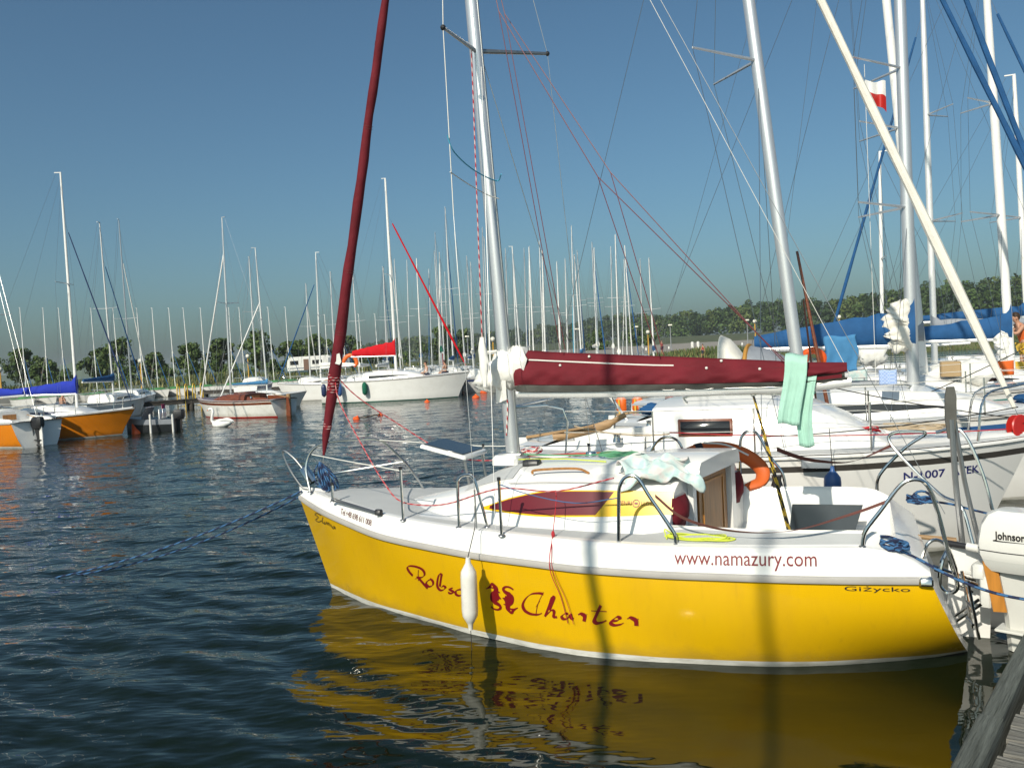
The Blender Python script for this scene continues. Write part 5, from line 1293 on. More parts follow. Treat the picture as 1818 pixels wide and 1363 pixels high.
b6 = yacht('white yacht with grey boom cover and blue jib furled towards open water', 7.0, 2.6, 1.05, W(-4.6, -16.0), 157.5, white_gel, 11.5, .10, .075, alu_light, stripe=teal_paint, cab=(-.15, .26, .42), boom=(2.9, 2.35, grey_canvas, .30), jib=blue_canvas, jib_top=.87, spread=(.36, .62), sweep=True, detail=1, rake=.0, jib_r=.045)
b7 = yacht('farthest yacht of the right row, with a dark blue boom cover', 7.5, 2.7, 1.15, W(-5.2, -19.0), -22.5, white_gel, 9.1, .16, .07, white_mast, cab=(-.15, .26, .42), boom=(3.2, 2.6, blue_canvas, .32), jib=None, spread=(.5,), sweep=True, detail=1, bundle=(2.1, 2.9, white_sail, .14))
b8 = yacht('low white sloop lying between the right row and the grassy shore', 6.5, 2.4, .95, W(-3.2, -23.5), 157.5, old_white, 8.4, .05, .06, white_mast, cab=(-.15, .26, .40), boom=(2.6, 1.9, lightblue_canvas, .28), jib=None, spread=(.5,), detail=0)
# brown wooden spar leaning up from the second cruiser
mb = MB(); mb.tube([YF @ Vector((-1.81, -4.4, 1.30)), YF @ Vector((-1.47, -4.5, 3.55))], [.028, .018], 8); mb.tube([YF @ Vector((-1.66, -4.4, 1.32)), YF @ Vector((-1.53, -4.45, 2.9))], [.018, .012], 6)
solo('wooden_spar', mb, wood_var, 'reddish brown wooden spar leaning upright behind the mint towels', 'spar')

# left and middle basin
yacht('orange hulled yacht with blue sail cover and striped blue and white jib', 6.6, 2.4, .86, (-18.0, 32.75), 2, orange_gel, 10.2, .165, .055, white_mast, cab=(-.12, .26, .36), boom=(2.7, 1.70, royal_canvas, .50), jib=navy, jib_top=.80, spread=(.53,), detail=1, win=navy, rake=.0, stripe=None, jib_r=.035)
o1 = yacht('orange yacht cut by the left picture edge, showing its white transom', 6.0, 2.3, .85, (-19.05, 31.4), 143, orange_gel, 8.0, .05, .05, alu, cab=(-.12, .26, .36), boom=(2.4, 1.75, royal_canvas, .34), spread=(.53,), detail=1)
yacht('white sloop with slender mast behind the orange yacht', 6.8, 2.4, .9, (-21.9, 46), 82, white_gel, 10.6, .05, .055, white_mast, cab=(-.12, .26, .40), boom=(2.6, 2.0, blue_canvas, .32), jib=blue_canvas, jib_top=.8, spread=(.5,), detail=0, jib_r=.04)
yacht('grey masted yacht with red pennant at its masthead, left of the pier', 7.2, 2.5, .95, (-23.3, 51.5), 95, white_gel, 11.7, .05, .06, alu, cab=(-.12, .26, .40), jib=white_sail, jib_top=.8, spread=(.42,), detail=0, jib_r=.045)
yacht('old wooden sloop with mahogany deck and white hull by the pier end', 6.3, 2.2, .78, (-13.3, 41.2), 148, old_white, 9.7, .10, .055, alu, deck=wood_var, cab=(-.18, .20, .32), boom=None, spread=(.52,), detail=1, stripe=wood_var, rub=wood_var, boot=red_paint, win=None, strut=(.44, .80, white_mast), rail=False, rake=.02)
yacht('small daysailer with pale blue folded sail moored behind the wooden sloop', 5.2, 2.0, .7, (-14.2, 47.5), 20, white_gel, 9.0, .08, .045, alu_light, cab=(-.1, .24, .3), boom=(1.9, 1.35, lightblue_canvas, .22), spread=(.5,), detail=0, strut=(-.40, .62, white_mast), rail=False)
yacht('big white yacht with red sail cover, red furled jib and green waterline', 8.8, 2.9, 1.22, (-6.75, 49.6), -9, white_gel, 12.9, .0, .085, white_mast, boot=green_paint, cab=(-.20, .22, .46), boom=(2.7, 2.60, red_canvas, .82), jib=red_canvas, jib_top=.82, spread=(.50,), detail=1, win=window_dark, rake=.0, stripe=None, jib_r=.075)
yacht('white yacht with dark fender, stern to the pier left of the big white yacht', 6.5, 2.4, 1.0, (-12.2, 55.5), 178, white_gel, 9.6, .05, .055, alu_light, cab=(-.12, .26, .40), jib=blue_canvas, jib_top=.8, spread=(.5,), detail=0, boom=(2.3, 2.1, white_sail, .3))
yacht('white yacht showing its pale square transom right of the big white yacht', 6.4, 2.5, 1.05, (-4.35, 53.6), 96, white_gel, 10.2, .05, .055, alu, cab=(-.12, .26, .40), boom=(2.6, 2.6, green_canvas, .36), spread=(.5,), detail=0)
yacht('grey hulled yacht with navy sheer line and black outboard beyond the main mast', 6.6, 2.4, .92, (0.3, 54.5), 4, M_('pale grey paint', (.46, .46, .45), .4, dirt=(.3, .28, .24), dirt_amt=.3), 9.2, .05, .055, alu_light, stripe=navy, cab=(-.12, .26, .40), boom=(2.6, 2.4, cream_sail, .3), spread=(.5,), detail=0)
# rafted rows in the middle distance: (x, depth, masthead height, jib, boom cover, label)
rows = [
 (-11.2, 63, 9.7, None, white_sail, 'white yacht with bare leaning mast just right of the maroon jib'),
 (-10.2, 74, 13.0, white_sail, None, 'tall thin masted yacht directly behind the red sail cover'),
 (-9.0, 69, 10.5, white_sail, white_sail, 'white yacht with white furled jib left of the red furled jib'),
 (-6.7, 63, 9.7, None, blue_canvas, 'yacht with dull mast right of the red furled jib'),
 (-6.2, 75, 11.7, red_canvas, None, 'yacht with thin dark red jib line in the middle rows'),
 (-4.4, 64, 13.6, blue_canvas, blue_canvas, 'tall masted yacht with dark blue jib and blue cover, left of the main mast'),
 (-4.0, 76, 13.4, None, white_sail, 'yacht with bright tall mast left of the white bundled sail'),
 (-1.9, 63, 11.8, blue_canvas, cream_sail, 'yacht with blue jib crossing right behind the burgee halyard'),
 (-2.2, 86, 14.2, None, None, 'far yacht with slim mast touching the main mast'),
 (-8.0, 86, 11.3, blue_canvas, None, 'far yacht with slim mast above the green sail cover'),
 (1.4, 74, 11.4, blue_canvas, white_sail, 'yacht with black masthead first right of the main mast'),
 (1.75, 63, 10.2, white_sail, None, 'yacht with white crossing jib just right of the main mast'),
 (3.2, 75, 10.4, None, blue_canvas, 'yacht with bare pale mast, third right of the main mast'),
 (3.8, 64, 9.1, white_sail, None, 'shorter masted yacht beside the cyan jib'),
 (5.6, 74, 13.2, cyan_canvas, None, 'tall yacht with cyan furled jib above the maroon cover'),
 (6.35, 62, 9.6, blue_canvas, cream_sail, 'yacht with blue jib and cream furled boom above the maroon cover'),
 (7.4, 86, 12.4, blue_canvas, blue_canvas, 'far yacht with blue jib right of the cyan jib'),
 (8.85, 64, 9.0, white_sail, None, 'rightmost yacht of the middle rows, near the grey lamp post'),
 (9.2, 76, 11.4, None, white_sail, 'yacht with leaning bright mast next to the rightmost one'),
 (11.1, 87, 11.0, None, None, 'far yacht with short mast at the right end of the middle rows'),
 (-2.6, 58.5, 9.2, None, cream_sail, 'pale hulled yacht with cream boom just left of the white bundled sail'),
 (-.4, 60.2, 8.8, None, white_sail, 'yacht with white boom hidden half behind the main mast'),
 (2.4, 58.6, 9.4, white_sail, white_sail, 'yacht with white boom and white jib above the maroon cover'),
 (4.9, 58.2, 8.9, None, lightblue_canvas, 'yacht with light blue boom cover above the maroon cover'),
 (7.5, 58.8, 10.1, None, cream_sail, 'yacht with cream boom slanting upward above the maroon cover'),
 (10.2, 60.0, 8.6, white_sail, blue_canvas, 'yacht with blue boom cover left of the grey lamp post'),
 (-8.6, 58.0, 8.7, None, white_sail, 'yacht with white boom peeping over the big white yacht'),
 (-13.6, 66, 9.4, None, blue_canvas, 'yacht with blue boom behind the maroon jib'),
 (-15.8, 66, 8.6, white_sail, None, 'yacht with white jib behind the caravan pier end'),
 (-.2, 80, 12.2, None, white_sail, 'tall masted yacht far behind the main mast'),
 (9.9, 69, 10.6, blue_canvas, None, 'yacht with dark blue jib far right of the middle rows'),
 (-11.6, 80, 10.9, blue_canvas, blue_canvas, 'yacht with blue jib leaning right behind the maroon jib'),
 (-18.8, 62, 10.4, None, None, 'yacht with single tall mast in front of the biggest bank tree'),
 (-5.4, 69, 10.8, white_sail, None, 'yacht with slanting white jib between the red jib and the burgee halyard'),
 (-3.1, 69, 9.9, None, blue_canvas, 'yacht with blue boom low behind the rolled pennant'),
 (.5, 68, 10.6, None, None, 'bare masted yacht just right behind the main mast'),
 (2.6, 68, 11.2, None, white_sail, 'yacht with bright mast in the middle of the maroon cover gap'),
 (4.6, 69, 9.8, white_sail, None, 'yacht with white jib left of the cyan jib'),
 (7.0, 68, 10.9, None, cream_sail, 'yacht with bright mast right of the cyan jib'),
 (8.2, 81, 12.0, white_sail, None, 'taller far yacht right of the cyan jib'),
 (12.2, 78, 10.4, None, white_sail, 'yacht at the far right of the rafted rows before the bank'),
 (-9.7, 81, 11.8, None, None, 'far bare masted yacht behind the red sail cover'),
 (-6.9, 93, 11.6, None, None, 'farthest slim masted yacht behind the red furled jib')]
for i, (x, d, mh, jb, cv, lb) in enumerate(rows):
    rg = random.Random(i*7+1); hd = 90+rg.uniform(-9, 9) if i % 3 else -90+rg.uniform(-9, 9)
    yacht(lb, rg.uniform(6.0, 7.4), rg.uniform(2.1, 2.35), rg.uniform(.85, 1.1), (x, d), hd, rg.choice([white_gel, white_gel, old_white, cream_gel]), mh, .05, .072 if mh < 12 else .088,
          rg.choice([alu_light, alu_light, white_mast]), stripe=rg.choice([None, None, blue_paint, red_paint]), cab=(-.13, .26, rg.uniform(.36, .5)), boom=(rg.uniform(2.2, 2.9), rg.uniform(1.9, 2.5), cv, rg.uniform(.26, .36)) if cv else None,
          jib=jb, jib_top=rg.choice([.8, .86, .97]), spread=(rg.uniform(.42, .55),), heel=rg.uniform(-1.5, 1.5), detail=0, boot=rg.choice([boot_white, navy, red_paint]), rake=rg.uniform(-.02, .04), jib_r=.05, group='yachts rafted in the middle rows')
# row of identical small keelboats before the bank
ordn = ['first', 'second', 'third', 'fourth', 'fifth', 'sixth', 'seventh', 'eighth', 'ninth', 'tenth', 'eleventh', 'twelfth', 'thirteenth', 'fourteenth']
fl = [-41.6, -40.5, -39.52, -37.72, -36.34, -34.85, -33.86, -32.64, -31.55, -30.37, -28.3, -27.27, -24.87, -23.45]
fd = [72.2, 73.5, 74.7, 76.6, 78, 79.5, 80.4, 81.5, 82.4, 83.4, 85.1, 85.9, 87.7, 88.7]
proto = yacht('small white keelboat, first from the left in the long row before the bank', 6.0, 1.55, .62, (fl[0], fd[0]), -47, white_gel, 8.4, .08, .045, white_mast, deck=M_('green boat cover', (.05, .20, .06), .8), cab=(-.05, .24, .22), jib=blue_canvas, jib_top=.45, spread=(), detail=0, rail=False, win=None, group='small keelboats rafted in a row before the bank', jib_r=.04)
def dup(o, parent=None):
    c = o.copy(); COL.objects.link(c)
    if parent is not None: c.parent = parent
    for ch in list(o.children): dup(ch, c)
    return c
for i in range(1, 14):
    c = dup(proto); c.location = (fl[i], fd[i], 0); c.rotation_euler = (R_(RNG.uniform(-1, 1)), 0, R_(-47+RNG.uniform(-3, 3)))
    c['label'] = 'small white keelboat, %s from the left in the long row before the bank' % ordn[i]
for i, dx in enumerate((1.6, 3.2, 4.8, 6.4)):
    c = dup(proto); c.location = (-21.6+dx, 90.2+dx*.8, 0); c.rotation_euler = (0, 0, R_(-47))
    for ch in c.children:
        if ch.name.startswith('mast'): ch.scale = (1, 1, .9)
    c['label'] = 'small white keelboat, %s at the right end of the long row' % ['fourth from last', 'third from last', 'second from last', 'last'][i]

# ================================================================== outboard motors
def outboard(label, frame, cowl, leg, scale=1.0, name_text=False, group=None):
    """frame: origin at the clamp top, +x aft; z up"""
    t = bpy.data.objects.new('outboard_motor', None); COL.objects.link(t); t.matrix_world = frame; tag(t, label, 'outboard motor', group)
    k = scale; mb = MB(); ra = []
    # cowling: faceted loft, +x aft
    prof = [(.00, .92, 0), (.035, 1.0, 0), (.13, 1.02, .0), (.24, .98, .012), (.315, .86, .03), (.345, .66, .05)]
    plan = [(-.20, -.07), (-.17, -.135), (-.02, -.155), (.16, -.15), (.27, -.085), (.27, .085), (.16, .15), (-.02, .155), (-.17, .135), (-.20, .07)]
    for z, f, dx in prof: ra.append([Vector((x*f+dx+.10, y*f, .10+z))*k for x, y in plan])
    mb.loft(ra, True, True, True); c = mb.build('cowling', cowl, t, 28)
    mb = MB(); ra = [[Vector((x*f*1.012+.10, y*f*1.012, z))*k for x, y in plan] for z, f in ((.165, 1.005), (.172, 1.008))]
    mb.loft(ra, True); mb.build('cowling_line', black_plastic, c, 0)
    mb = MB(); ra = [[Vector((x*f+.10, y*f, z))*k for x, y in plan] for z, f in ((.02, .74), (.06, .86), (.105, .93))]
    mb.loft(ra, True, True, True); mb.build('lower_pan', leg, t)
    mb = MB(); ra = []
    for z, x0, x1, w in ((.06, -.05, .20, .075), (-.10, -.01, .17, .055), (-.30, .03, .17, .040), (-.55, .05, .17, .032)):
        ra.append([Vector(p)*k for p in ((x0, 0, z), (x0*.7+x1*.3, -w, z), (x1, -w*.5, z), (x1, w*.5, z), (x0*.7+x1*.3, w, z))])
    mb.loft(ra, True, True, True); mb.bbox(Vector((.15, 0, -.40))*k, Vector((.32, .18, .016))*k, .02); mb.build('leg', leg, t, 35)
    mb = MB(); mb.sphere(Vector((.12, 0, -.60))*k, Vector((.16, .045, .045))*k, 12, 8); o = mb.build('gearcase', leg, t)
    for q in range(3):
        mb = MB(); a = 2*pi*q/3; rot = Matrix.Rotation(a, 3, 'X') @ Matrix.Rotation(.6, 3, 'Z'); mb.sphere(Vector((.29, cos(a)*.055, -.60+sin(a)*.055))*k, Vector((.012, .035, .06))*k, 8, 6, rot=Matrix.Rotation(a, 3, 'X')); mb.build('propeller_blade', dull_steel, o)
    mb = MB(); mb.tube([Vector((-.06, .06, .12))*k, Vector((-.22, .07, .13))*k], .030*k, 10); o = mb.build('tiller_handle', cowl, t)
    mb = MB(); mb.tube([Vector((-.22, .07, .13))*k, Vector((-.36, .075, .135))*k], [.022*k, .026*k], 10); mb.build('grip', black_plastic, o)
    mb = MB(); mb.bbox(Vector((-.10, 0, .0))*k, Vector((.10, .20, .10))*k, .02); mb.bbox(Vector((-.06, .08, -.14))*k, Vector((.07, .03, .22))*k, .01); mb.bbox(Vector((-.06, -.08, -.14))*k, Vector((.07, .03, .22))*k, .01)
    for y in (-.06, .06): mb.tube([Vector((-.13, y, -.03))*k, Vector((-.20, y, -.03))*k], .012*k, 6)
    mb.build('clamp_bracket', leg, t)
    if name_text:
        mb = MB(); fy_ = lambda x: -(.135+(x+.07)/.15*.02 if x < .08 else .155-(x-.08)/.18*.005)*1.012-.0035
        text_on(mb, 'Johnson', .205, lambda u, v: Vector((.03+u*.93, fy_(.03+u*.93), .262+v))*k, .052, bold=.03)
        mb.add([Vector((x, fy_(x), z))*k for x, z in ((.02, .243), (.08, .244), (.25, .248), (.25, .250), (.08, .251), (.02, .252))], [(0, 1, 4, 5), (1, 2, 3, 4)])
        mb.build('maker_lettering', letter_black, c, 0)
        mb = MB()
        a = Vector((.2625, -.1535, 0)); e = Vector((.375, -.087, 0))-a
        ed = e.normalized(); en = Vector((ed.y*-1, ed.x, 0)); en = en if en.y < 0 else -en
        f_ = lambda u, v: (a+ed*u+en*.006+Vector((0, 0, v)))*k
        text_on(mb, 'Johnson', .075, lambda u, v: f_(.02+u, .285+v), .018); text_on(mb, '8.0', .07, lambda u, v: f_(.022+u, .245+v), .034, bold=.04)
        mb.build('power_lettering', letter_black, c, 0)
        mb = MB(); mb.add([f_(u, v) for u, v in ((.02, .352), (.085, .356), (.085, .378), (.02, .374))], [(0, 1, 2, 3)]); mb.add([f_(u, v) for u, v in ((.03, .125), (.055, .127), (.055, .145), (.03, .143))], [(0, 1, 2, 3)]); mb.build('vent', black_plastic, c, 0)
    return t
white_enamel = M_('white engine enamel', (.74, .73, .68), .28, var=.02, coat=.3)
grey_enamel = M_('pale grey engine enamel', (.60, .60, .56), .4, var=.04)
fr = YF @ Matrix.Translation((-3.10, .28, .585)) @ Matrix.Rotation(pi-.42, 4, 'Z')
outboard('white outboard motor with black maker lettering on the yellow yacht stern', fr, white_enamel, grey_enamel, 1.06, True)
fr = Matrix.Translation((-16.75, 29.55, .62)) @ Matrix.Rotation(R_(-22), 4, 'Z')
outboard('black outboard motor on the white transom at the left picture edge', fr, black_plastic, black_plastic, .95)
outboard('black outboard motor on the grey hulled yacht beyond the main mast', Matrix.Translation((-3.1, 54.3, .75)) @ Matrix.Rotation(R_(184), 4, 'Z'), black_plastic, black_plastic, 1.35)
outboard('black outboard motor on the dark dinghy beside the orange yacht', Matrix.Translation((-13.62, 34.05, .42)) @ Matrix.Rotation(R_(5), 4, 'Z'), black_plastic, black_plastic, .95)
# ================================================================== things on and around the yellow yacht
mb = MB(); fender(mb, (.755, 1.385, .785), (.785, 1.345, .185), .066)
f1 = solo('fender', mb, fender_white, 'long white fender hanging over the yellow hull beside the red lettering', 'fender', YF)
mb = MB(); mb.tube([Vector(YF @ Vector((.755, 1.385, .785)))-f1.location, Vector(YF @ Vector((.77, 1.19, .99)))-f1.location, Vector(YF @ Vector((.795, 1.12, 1.15)))-f1.location], .004, 5); mb.build('fender_line', black_rope, f1)
mb = MB(); mb.tube([Vector(YF @ Vector((.785, 1.345, .185)))-f1.location, Vector(YF @ Vector((.785, 1.345, -.05)))-f1.location], .003, 5); mb.build('tail_line', black_rope, f1)
mb = MB(); fender(mb, (-1.90, -1.72, 1.08), (-1.89, -1.74, .62), .085)
f2 = solo('fender', mb, fender_blue, 'blue fender hanging between the yellow yacht and the white cruiser', 'fender', YF)
mb = MB(); mb.tube([Vector(YF @ Vector((-1.90, -1.72, 1.08)))-f2.location, Vector(YF @ Vector((-1.88, -1.85, 1.45)))-f2.location], .004, 5); mb.build('fender_line', black_rope, f2)
# towels
def cloth(name, pts_fn, nu, nv, m, label, cat='towel', th=.006, frame=YF, group=None, angle=180):
    mb = MB(); mb.sheet([[pts_fn(i/nu, j/nv) for j in range(nv+1)] for i in range(nu+1)], th)
    return solo(name, mb, m, label, cat, frame, group, angle)
def drape(x0, x1, ztop, z0, z1, y0, wob, seed):
    def f(u, v):   # v 0 back hem .. 1 front hem over the boom
        x = x0+(x1-x0)*u
        if v < .5: a = v/.5; z = z1+(ztop-z1)*min(1, a*1.1); y = -.05
        else: a = (v-.5)/.5; z = ztop-(ztop-z0)*max(0, a*1.1-.1); y = y0
        r = min(1, abs(v-.5)/.06); y = y*r+(0 if r > .99 else 0)
        z += .03*(1-r); fold = sin(u*8+seed+.8*sin(v*4))*.011+sin(u*19+seed*2+v*3)*.004+sin(u*37+v*7)*.002
        return Vector((x+.03*sin(v*7+seed)*wob+(v-.5)*.05*(1 if v > .5 else 0), y+fold*(abs(v-.5)*2)+.10*max(0, 1-r*1.2)*0, z+.012*sin(u*5+seed)))
    return f
cloth('towel', drape(-1.60, -1.775, 2.238, 1.69, 1.95, .125, 1, .6), 40, 34, mint, 'mint green towel draped over the maroon boom cover, front one')
cloth('towel', drape(-1.745, -1.865, 2.10, 1.50, 1.92, .075, 1, 2.1), 36, 34, mint, 'mint green towel hanging lower and further aft under the boom')
pat = bpy.data.materials.new('pastel patterned towel'); pat.use_nodes = True; nt = pat.node_tree; b = nt.nodes['Principled BSDF']; b.inputs['Roughness'].default_value = .95
tc = nt.nodes.new('ShaderNodeTexCoord'); nz = nt.nodes.new('ShaderNodeTexNoise'); nz.inputs['Scale'].default_value = 11; nz.inputs['Detail'].default_value = 2
rp = nt.nodes.new('ShaderNodeValToRGB'); e = rp.color_ramp.elements; e[0].position = .40; e[0].color = (.42, .56, .55, 1); e[1].position = .66; e[1].color = (.60, .55, .53, 1)
for p_, c_ in ((.48, (.52, .64, .61, 1)), (.55, (.60, .64, .60, 1))): q = rp.color_ramp.elements.new(p_); q.color = c_
nt.links.new(tc.outputs['Object'], nz.inputs['Vector']); nt.links.new(nz.outputs['Fac'], rp.inputs['Fac']); nt.links.new(rp.outputs['Color'], b.inputs['Base Color'])
def tow(u, v):   # crumpled over the coachroof edge, trailing over the aft corner
    x = -.34-.66*u+.05*sin(v*6); y = .50+.30*v-.14*u*v
    zr_ = 1.435-.45*max(0, y-.53)-.7*max(0, y-.66)
    z = zr_+.020+.040*sin(u*6+v*3)**2+.018*sin(u*15-v*9)+.012*sin(v*19+u*8)+.008*sin(u*31+v*13)
    z -= .30*max(0, u-.62)*(.4+v)*1.3
    if u > .8: x += .12*(u-.8)*5*(1-v)
    return Vector((x, y+.03*sin(u*11+v*5), max(z, zr_*0+1.06)))
cloth('towel', tow, 46, 34, pat, 'crumpled pastel patterned towel on the yellow yacht cabin roof edge', th=.012)
def tail(u, v):
    p = Vector((-.78, .70, 1.30)).lerp(Vector((-.97, .62, 1.13)), u); w = .09*(1-.3*u)
    return p+Vector((.04*sin(v*6+u*3)-.10*(v-.5)*.9, .03*sin(v*9+u*7), -.14*v*(.5+u)+.05*(1-v)))
# horseshoe lifebuoy
def horseshoe(name, C, r, mats, label, frame, cat='lifebuoy', band=True, group=None):
    C = smooth(C, 6); mb = MB(); mb.tube(C, [r*(.75+.25*min(1, min(k, len(C)-1-k)/3)) for k in range(len(C))], 12, squash=.62)
    return solo(name, mb, mats, label, cat, frame, group)
lb_ = horseshoe('lifebuoy', [(-.52, -.90, 1.27), (-.68, -1.04, 1.325), (-.90, -1.12, 1.335), (-1.12, -1.13, 1.265), (-1.27, -1.10, 1.14), (-1.27, -1.02, 1.03), (-1.15, -.93, .985)], .074, M_('orange lifebuoy fabric', (.58, .11, .015), .6, var=.12), 'orange horseshoe lifebuoy strapped to the far rail of the yellow yacht', YF)
o_ = lb_.location
mb = MB(); mb.tube([Vector(YF @ Vector(p))-o_ for p in smooth([(-.74, -.98, 1.415), (-.95, -1.04, 1.385), (-1.16, -1.05, 1.28)], 5)], .009, 6); mb.build('grab_line', white_rope, lb_)
mb = MB(); C = smooth([(-.52, -.90, 1.27), (-.68, -1.04, 1.325), (-.90, -1.12, 1.335)], 6); mb.tube([Vector(YF @ Vector(p))-o_ for p in C[5:8]], .081, 12, squash=.66); mb.build('retaining_band', black_plastic, lb_)
# smoked washboard in the cockpit, rope coils, boathook blade
mb = MB(); a = [Vector(p) for p in ((-1.55, -.50, .62), (-2.09, -.50, .62), (-2.18, -.58, .90), (-1.585, -.58, .895))]; mb.add(a+[p+Vector((0, -.012, 0)) for p in a], [(0, 1, 2, 3), (7, 6, 5, 4), (0, 4, 5, 1), (1, 5, 6, 2), (2, 6, 7, 3), (3, 7, 4, 0)])
solo('washboard', mb, smoke, 'dark smoked acrylic board standing in the yellow yacht cockpit', 'board', YF, angle=0)
def coil(name, c, rx, ry, turns, r, m, label, frame=YF, lift=.03, seed=1, tail=None, two=None, group=None):
    rg = random.Random(seed); pts = []
    for k in range(turns*10):
        a = 2*pi*k/10; f = 1+rg.uniform(-.22, .22)
        pts.append(Vector(c)+Vector((cos(a)*rx*f, sin(a)*ry*f, r+lift*(k/(turns*10))*(.5+.5*sin(a*1.3+seed))+rg.uniform(0, lift*.5))))
    if tail: pts += [Vector(p) for p in tail]
    mb = MB(); C = smooth(pts, 3)
    if two: mb.rope(C, r, step=r*3)
    else: mb.tube(C, r, 5)
    return solo(name, mb, two or m, label, 'rope', frame, group, 50)
coil('rope_coil', (-1.04, 1.09, .925), .22, .05, 5, .0055, lime_rope, 'lime yellow rope coil on the near side deck above the web address', seed=2, tail=[(-.82, 1.1, .98), (-.78, 1.1, 1.0), (-.80, 1.12, .93)])
coil('rope_coil', (-.16, .05, 1.415), .17, .09, 5, .007, green_rope, 'green rope coil lying on top of the cabin roof', seed=3, tail=[(.2, .05, 1.43), (.7, .02, 1.43), (.88, .02, 1.46)])
coil('rope_coil', (-2.38, 1.0, .875), .09, .05, 6, .010, None, 'dark blue rope heap on the near stern quarter', seed=4, two=[blue_rope, navy_rope], lift=.07)
coil('rope_coil', (-2.66, -.86, .86), .10, .06, 6, .011, None, 'dark blue rope heap on the far stern quarter', seed=5, two=[blue_rope, navy_rope], lift=.07)
coil('rope_coil', (.72, -.05, 1.43), .09, .07, 3, .007, None, 'red and white rope heap at the mast foot', seed=6, two=[red_rope, white_rope], lift=.05)
rg = random.Random(8); mb = MB()
for k in range(11):
    x = 3.02+rg.uniform(-.10, .14); y = .04+rg.uniform(-.08, .10)
    mb.rope(smooth([(3.10, .02, 1.36), (x+.03, y, 1.25), (x, y+.02, 1.10+rg.uniform(0, .05)), (x-.04, y-.02, 1.08), (x-.02, y, 1.2), (3.08, .03, 1.35)], 4), .008, step=.02)
solo('rope_hank', mb, [blue_rope, navy_rope], 'dark blue hank of mooring rope hanging at the yellow bow', 'rope', YF)
# mooring lines
wpt = Vector((-5.70, 10.15, -.03)); bw = YF @ Vector((3.34, .03, 1.05)); bw2 = YF @ Vector((3.34, -.05, 1.04))
mb = MB(); mb.rope(sag(bw, wpt, .10, 24), .0095, step=.028)
solo('mooring_line', mb, [blue_rope, navy_rope], 'blue braided bow line running into the water, upper strand of two', 'mooring line', group='twin bow lines of the yellow yacht')
mb = MB(); mb.rope(sag(bw2+Vector((0, 0, -.02)), wpt+Vector((.12, .05, 0)), .15, 24), .0095, step=.028)
solo('mooring_line', mb, [blue_rope, navy_rope], 'blue braided bow line running into the water, lower strand of two', 'mooring line', group='twin bow lines of the yellow yacht')
st = YF @ Vector((-2.42, 1.0, .88)); dk_ = Vector((3.36, 5.36, .63))
mb = MB(); mb.rope([st]+sag(YF @ Vector((-2.56, .96, .80)), dk_, .06, 10)+[dk_+Vector((.5, .1, 0))], .010, step=.022)
solo('mooring_line', mb, [blue_rope, navy_rope], 'blue and black stern line from the yellow yacht to the dock', 'mooring line')
mb = MB(); mb.rope([YF @ Vector((-2.72, -.84, .90))]+sag(YF @ Vector((-2.9, -.80, .88)), Vector((4.9, 6.9, .70)), .05, 8), .010, step=.025)
solo('mooring_line', mb, [blue_rope, navy_rope], 'dark stern line from the far quarter of the yellow yacht', 'mooring line')
# ---- things on the boats behind
coil('rope_coil', (1.1, -.45, 1.30), .25, .09, 5, .010, red_rope, 'red rope heap on the white cruiser foredeck', frame=L2, seed=9, lift=.08)
coil('rope_coil', (1.75, -.40, 1.32), .30, .08, 4, .010, tan_rope, 'pale tan rope heap beside the red one on the white cruiser foredeck', frame=L2, seed=10, lift=.07)
mb = MB(); mb.lathe([(0, 0), (.13, 0), (.14, .012), (.05, .02), (.05, .075), (.14, .083), (.13, .095), (0, .095)], 18, YF @ Vector((-3.73, -3.15, 1.30)), Vector((0.35, -.93, 0.12)))
solo('furling_drum', mb, red_paint, 'bright red furling drum on the bow of the white cruiser', 'furling drum')
L3 = Matrix.Translation((*W(-2.1, -6.6), 0)) @ Matrix.Rotation(R_(-22.5), 4, 'Z')
cloth('cloth', lambda u, v: Vector((-1.70-.46*u+.02*sin(v*9), -6.60+(.16+.02*sin(u*11+v*2))*(1 if v > .08 else v/.08), 2.40-.60*max(0, v-.08)+.012*sin(u*8))), 14, 16, lightblue_canvas, 'light blue cloth draped over the blue boom cover', 'cloth')
chk = bpy.data.materials.new('blue checked cloth'); chk.use_nodes = True; nt = chk.node_tree; b = nt.nodes['Principled BSDF']; b.inputs['Roughness'].default_value = .9
tc = nt.nodes.new('ShaderNodeTexCoord'); ck_ = nt.nodes.new('ShaderNodeTexChecker'); ck_.inputs['Scale'].default_value = 40; ck_.inputs['Color1'].default_value = (.30, .42, .70, 1); ck_.inputs['Color2'].default_value = (.44, .54, .76, 1)
nt.links.new(tc.outputs['Object'], ck_.inputs['Vector']); nt.links.new(ck_.outputs['Color'], b.inputs['Base Color'])
cloth('cloth', lambda u, v: Vector((-2.43-.23*u, -5.42+.01*sin(u*9), 1.89-.21*v+.004*sin(u*7))), 8, 8, chk, 'small pale blue checked cloth drying on a lifeline', 'cloth')
mb = MB(); C = smooth([(-1.43, -5.95, 2.05), (-1.46, -5.9, 2.17), (-1.58, -5.9, 2.20), (-1.68, -5.95, 2.12), (-1.68, -5.98, 2.03)], 5); mb.tube(C, .055, 10); solo('lifebuoy', mb, bright_orange, 'bright orange lifebuoy behind the boom end, left of the light blue cloth', 'lifebuoy', YF)
mb = MB(); mb.tube([(1.62, -6.0, 1.60), (1.58, -6.0, 1.55), (1.32, -6.0, 1.16)], [.035, .03, .014], 8); solo('paddle', mb, white_mast, 'white paddle standing on the stern of the blue striped yacht', 'paddle', YF)
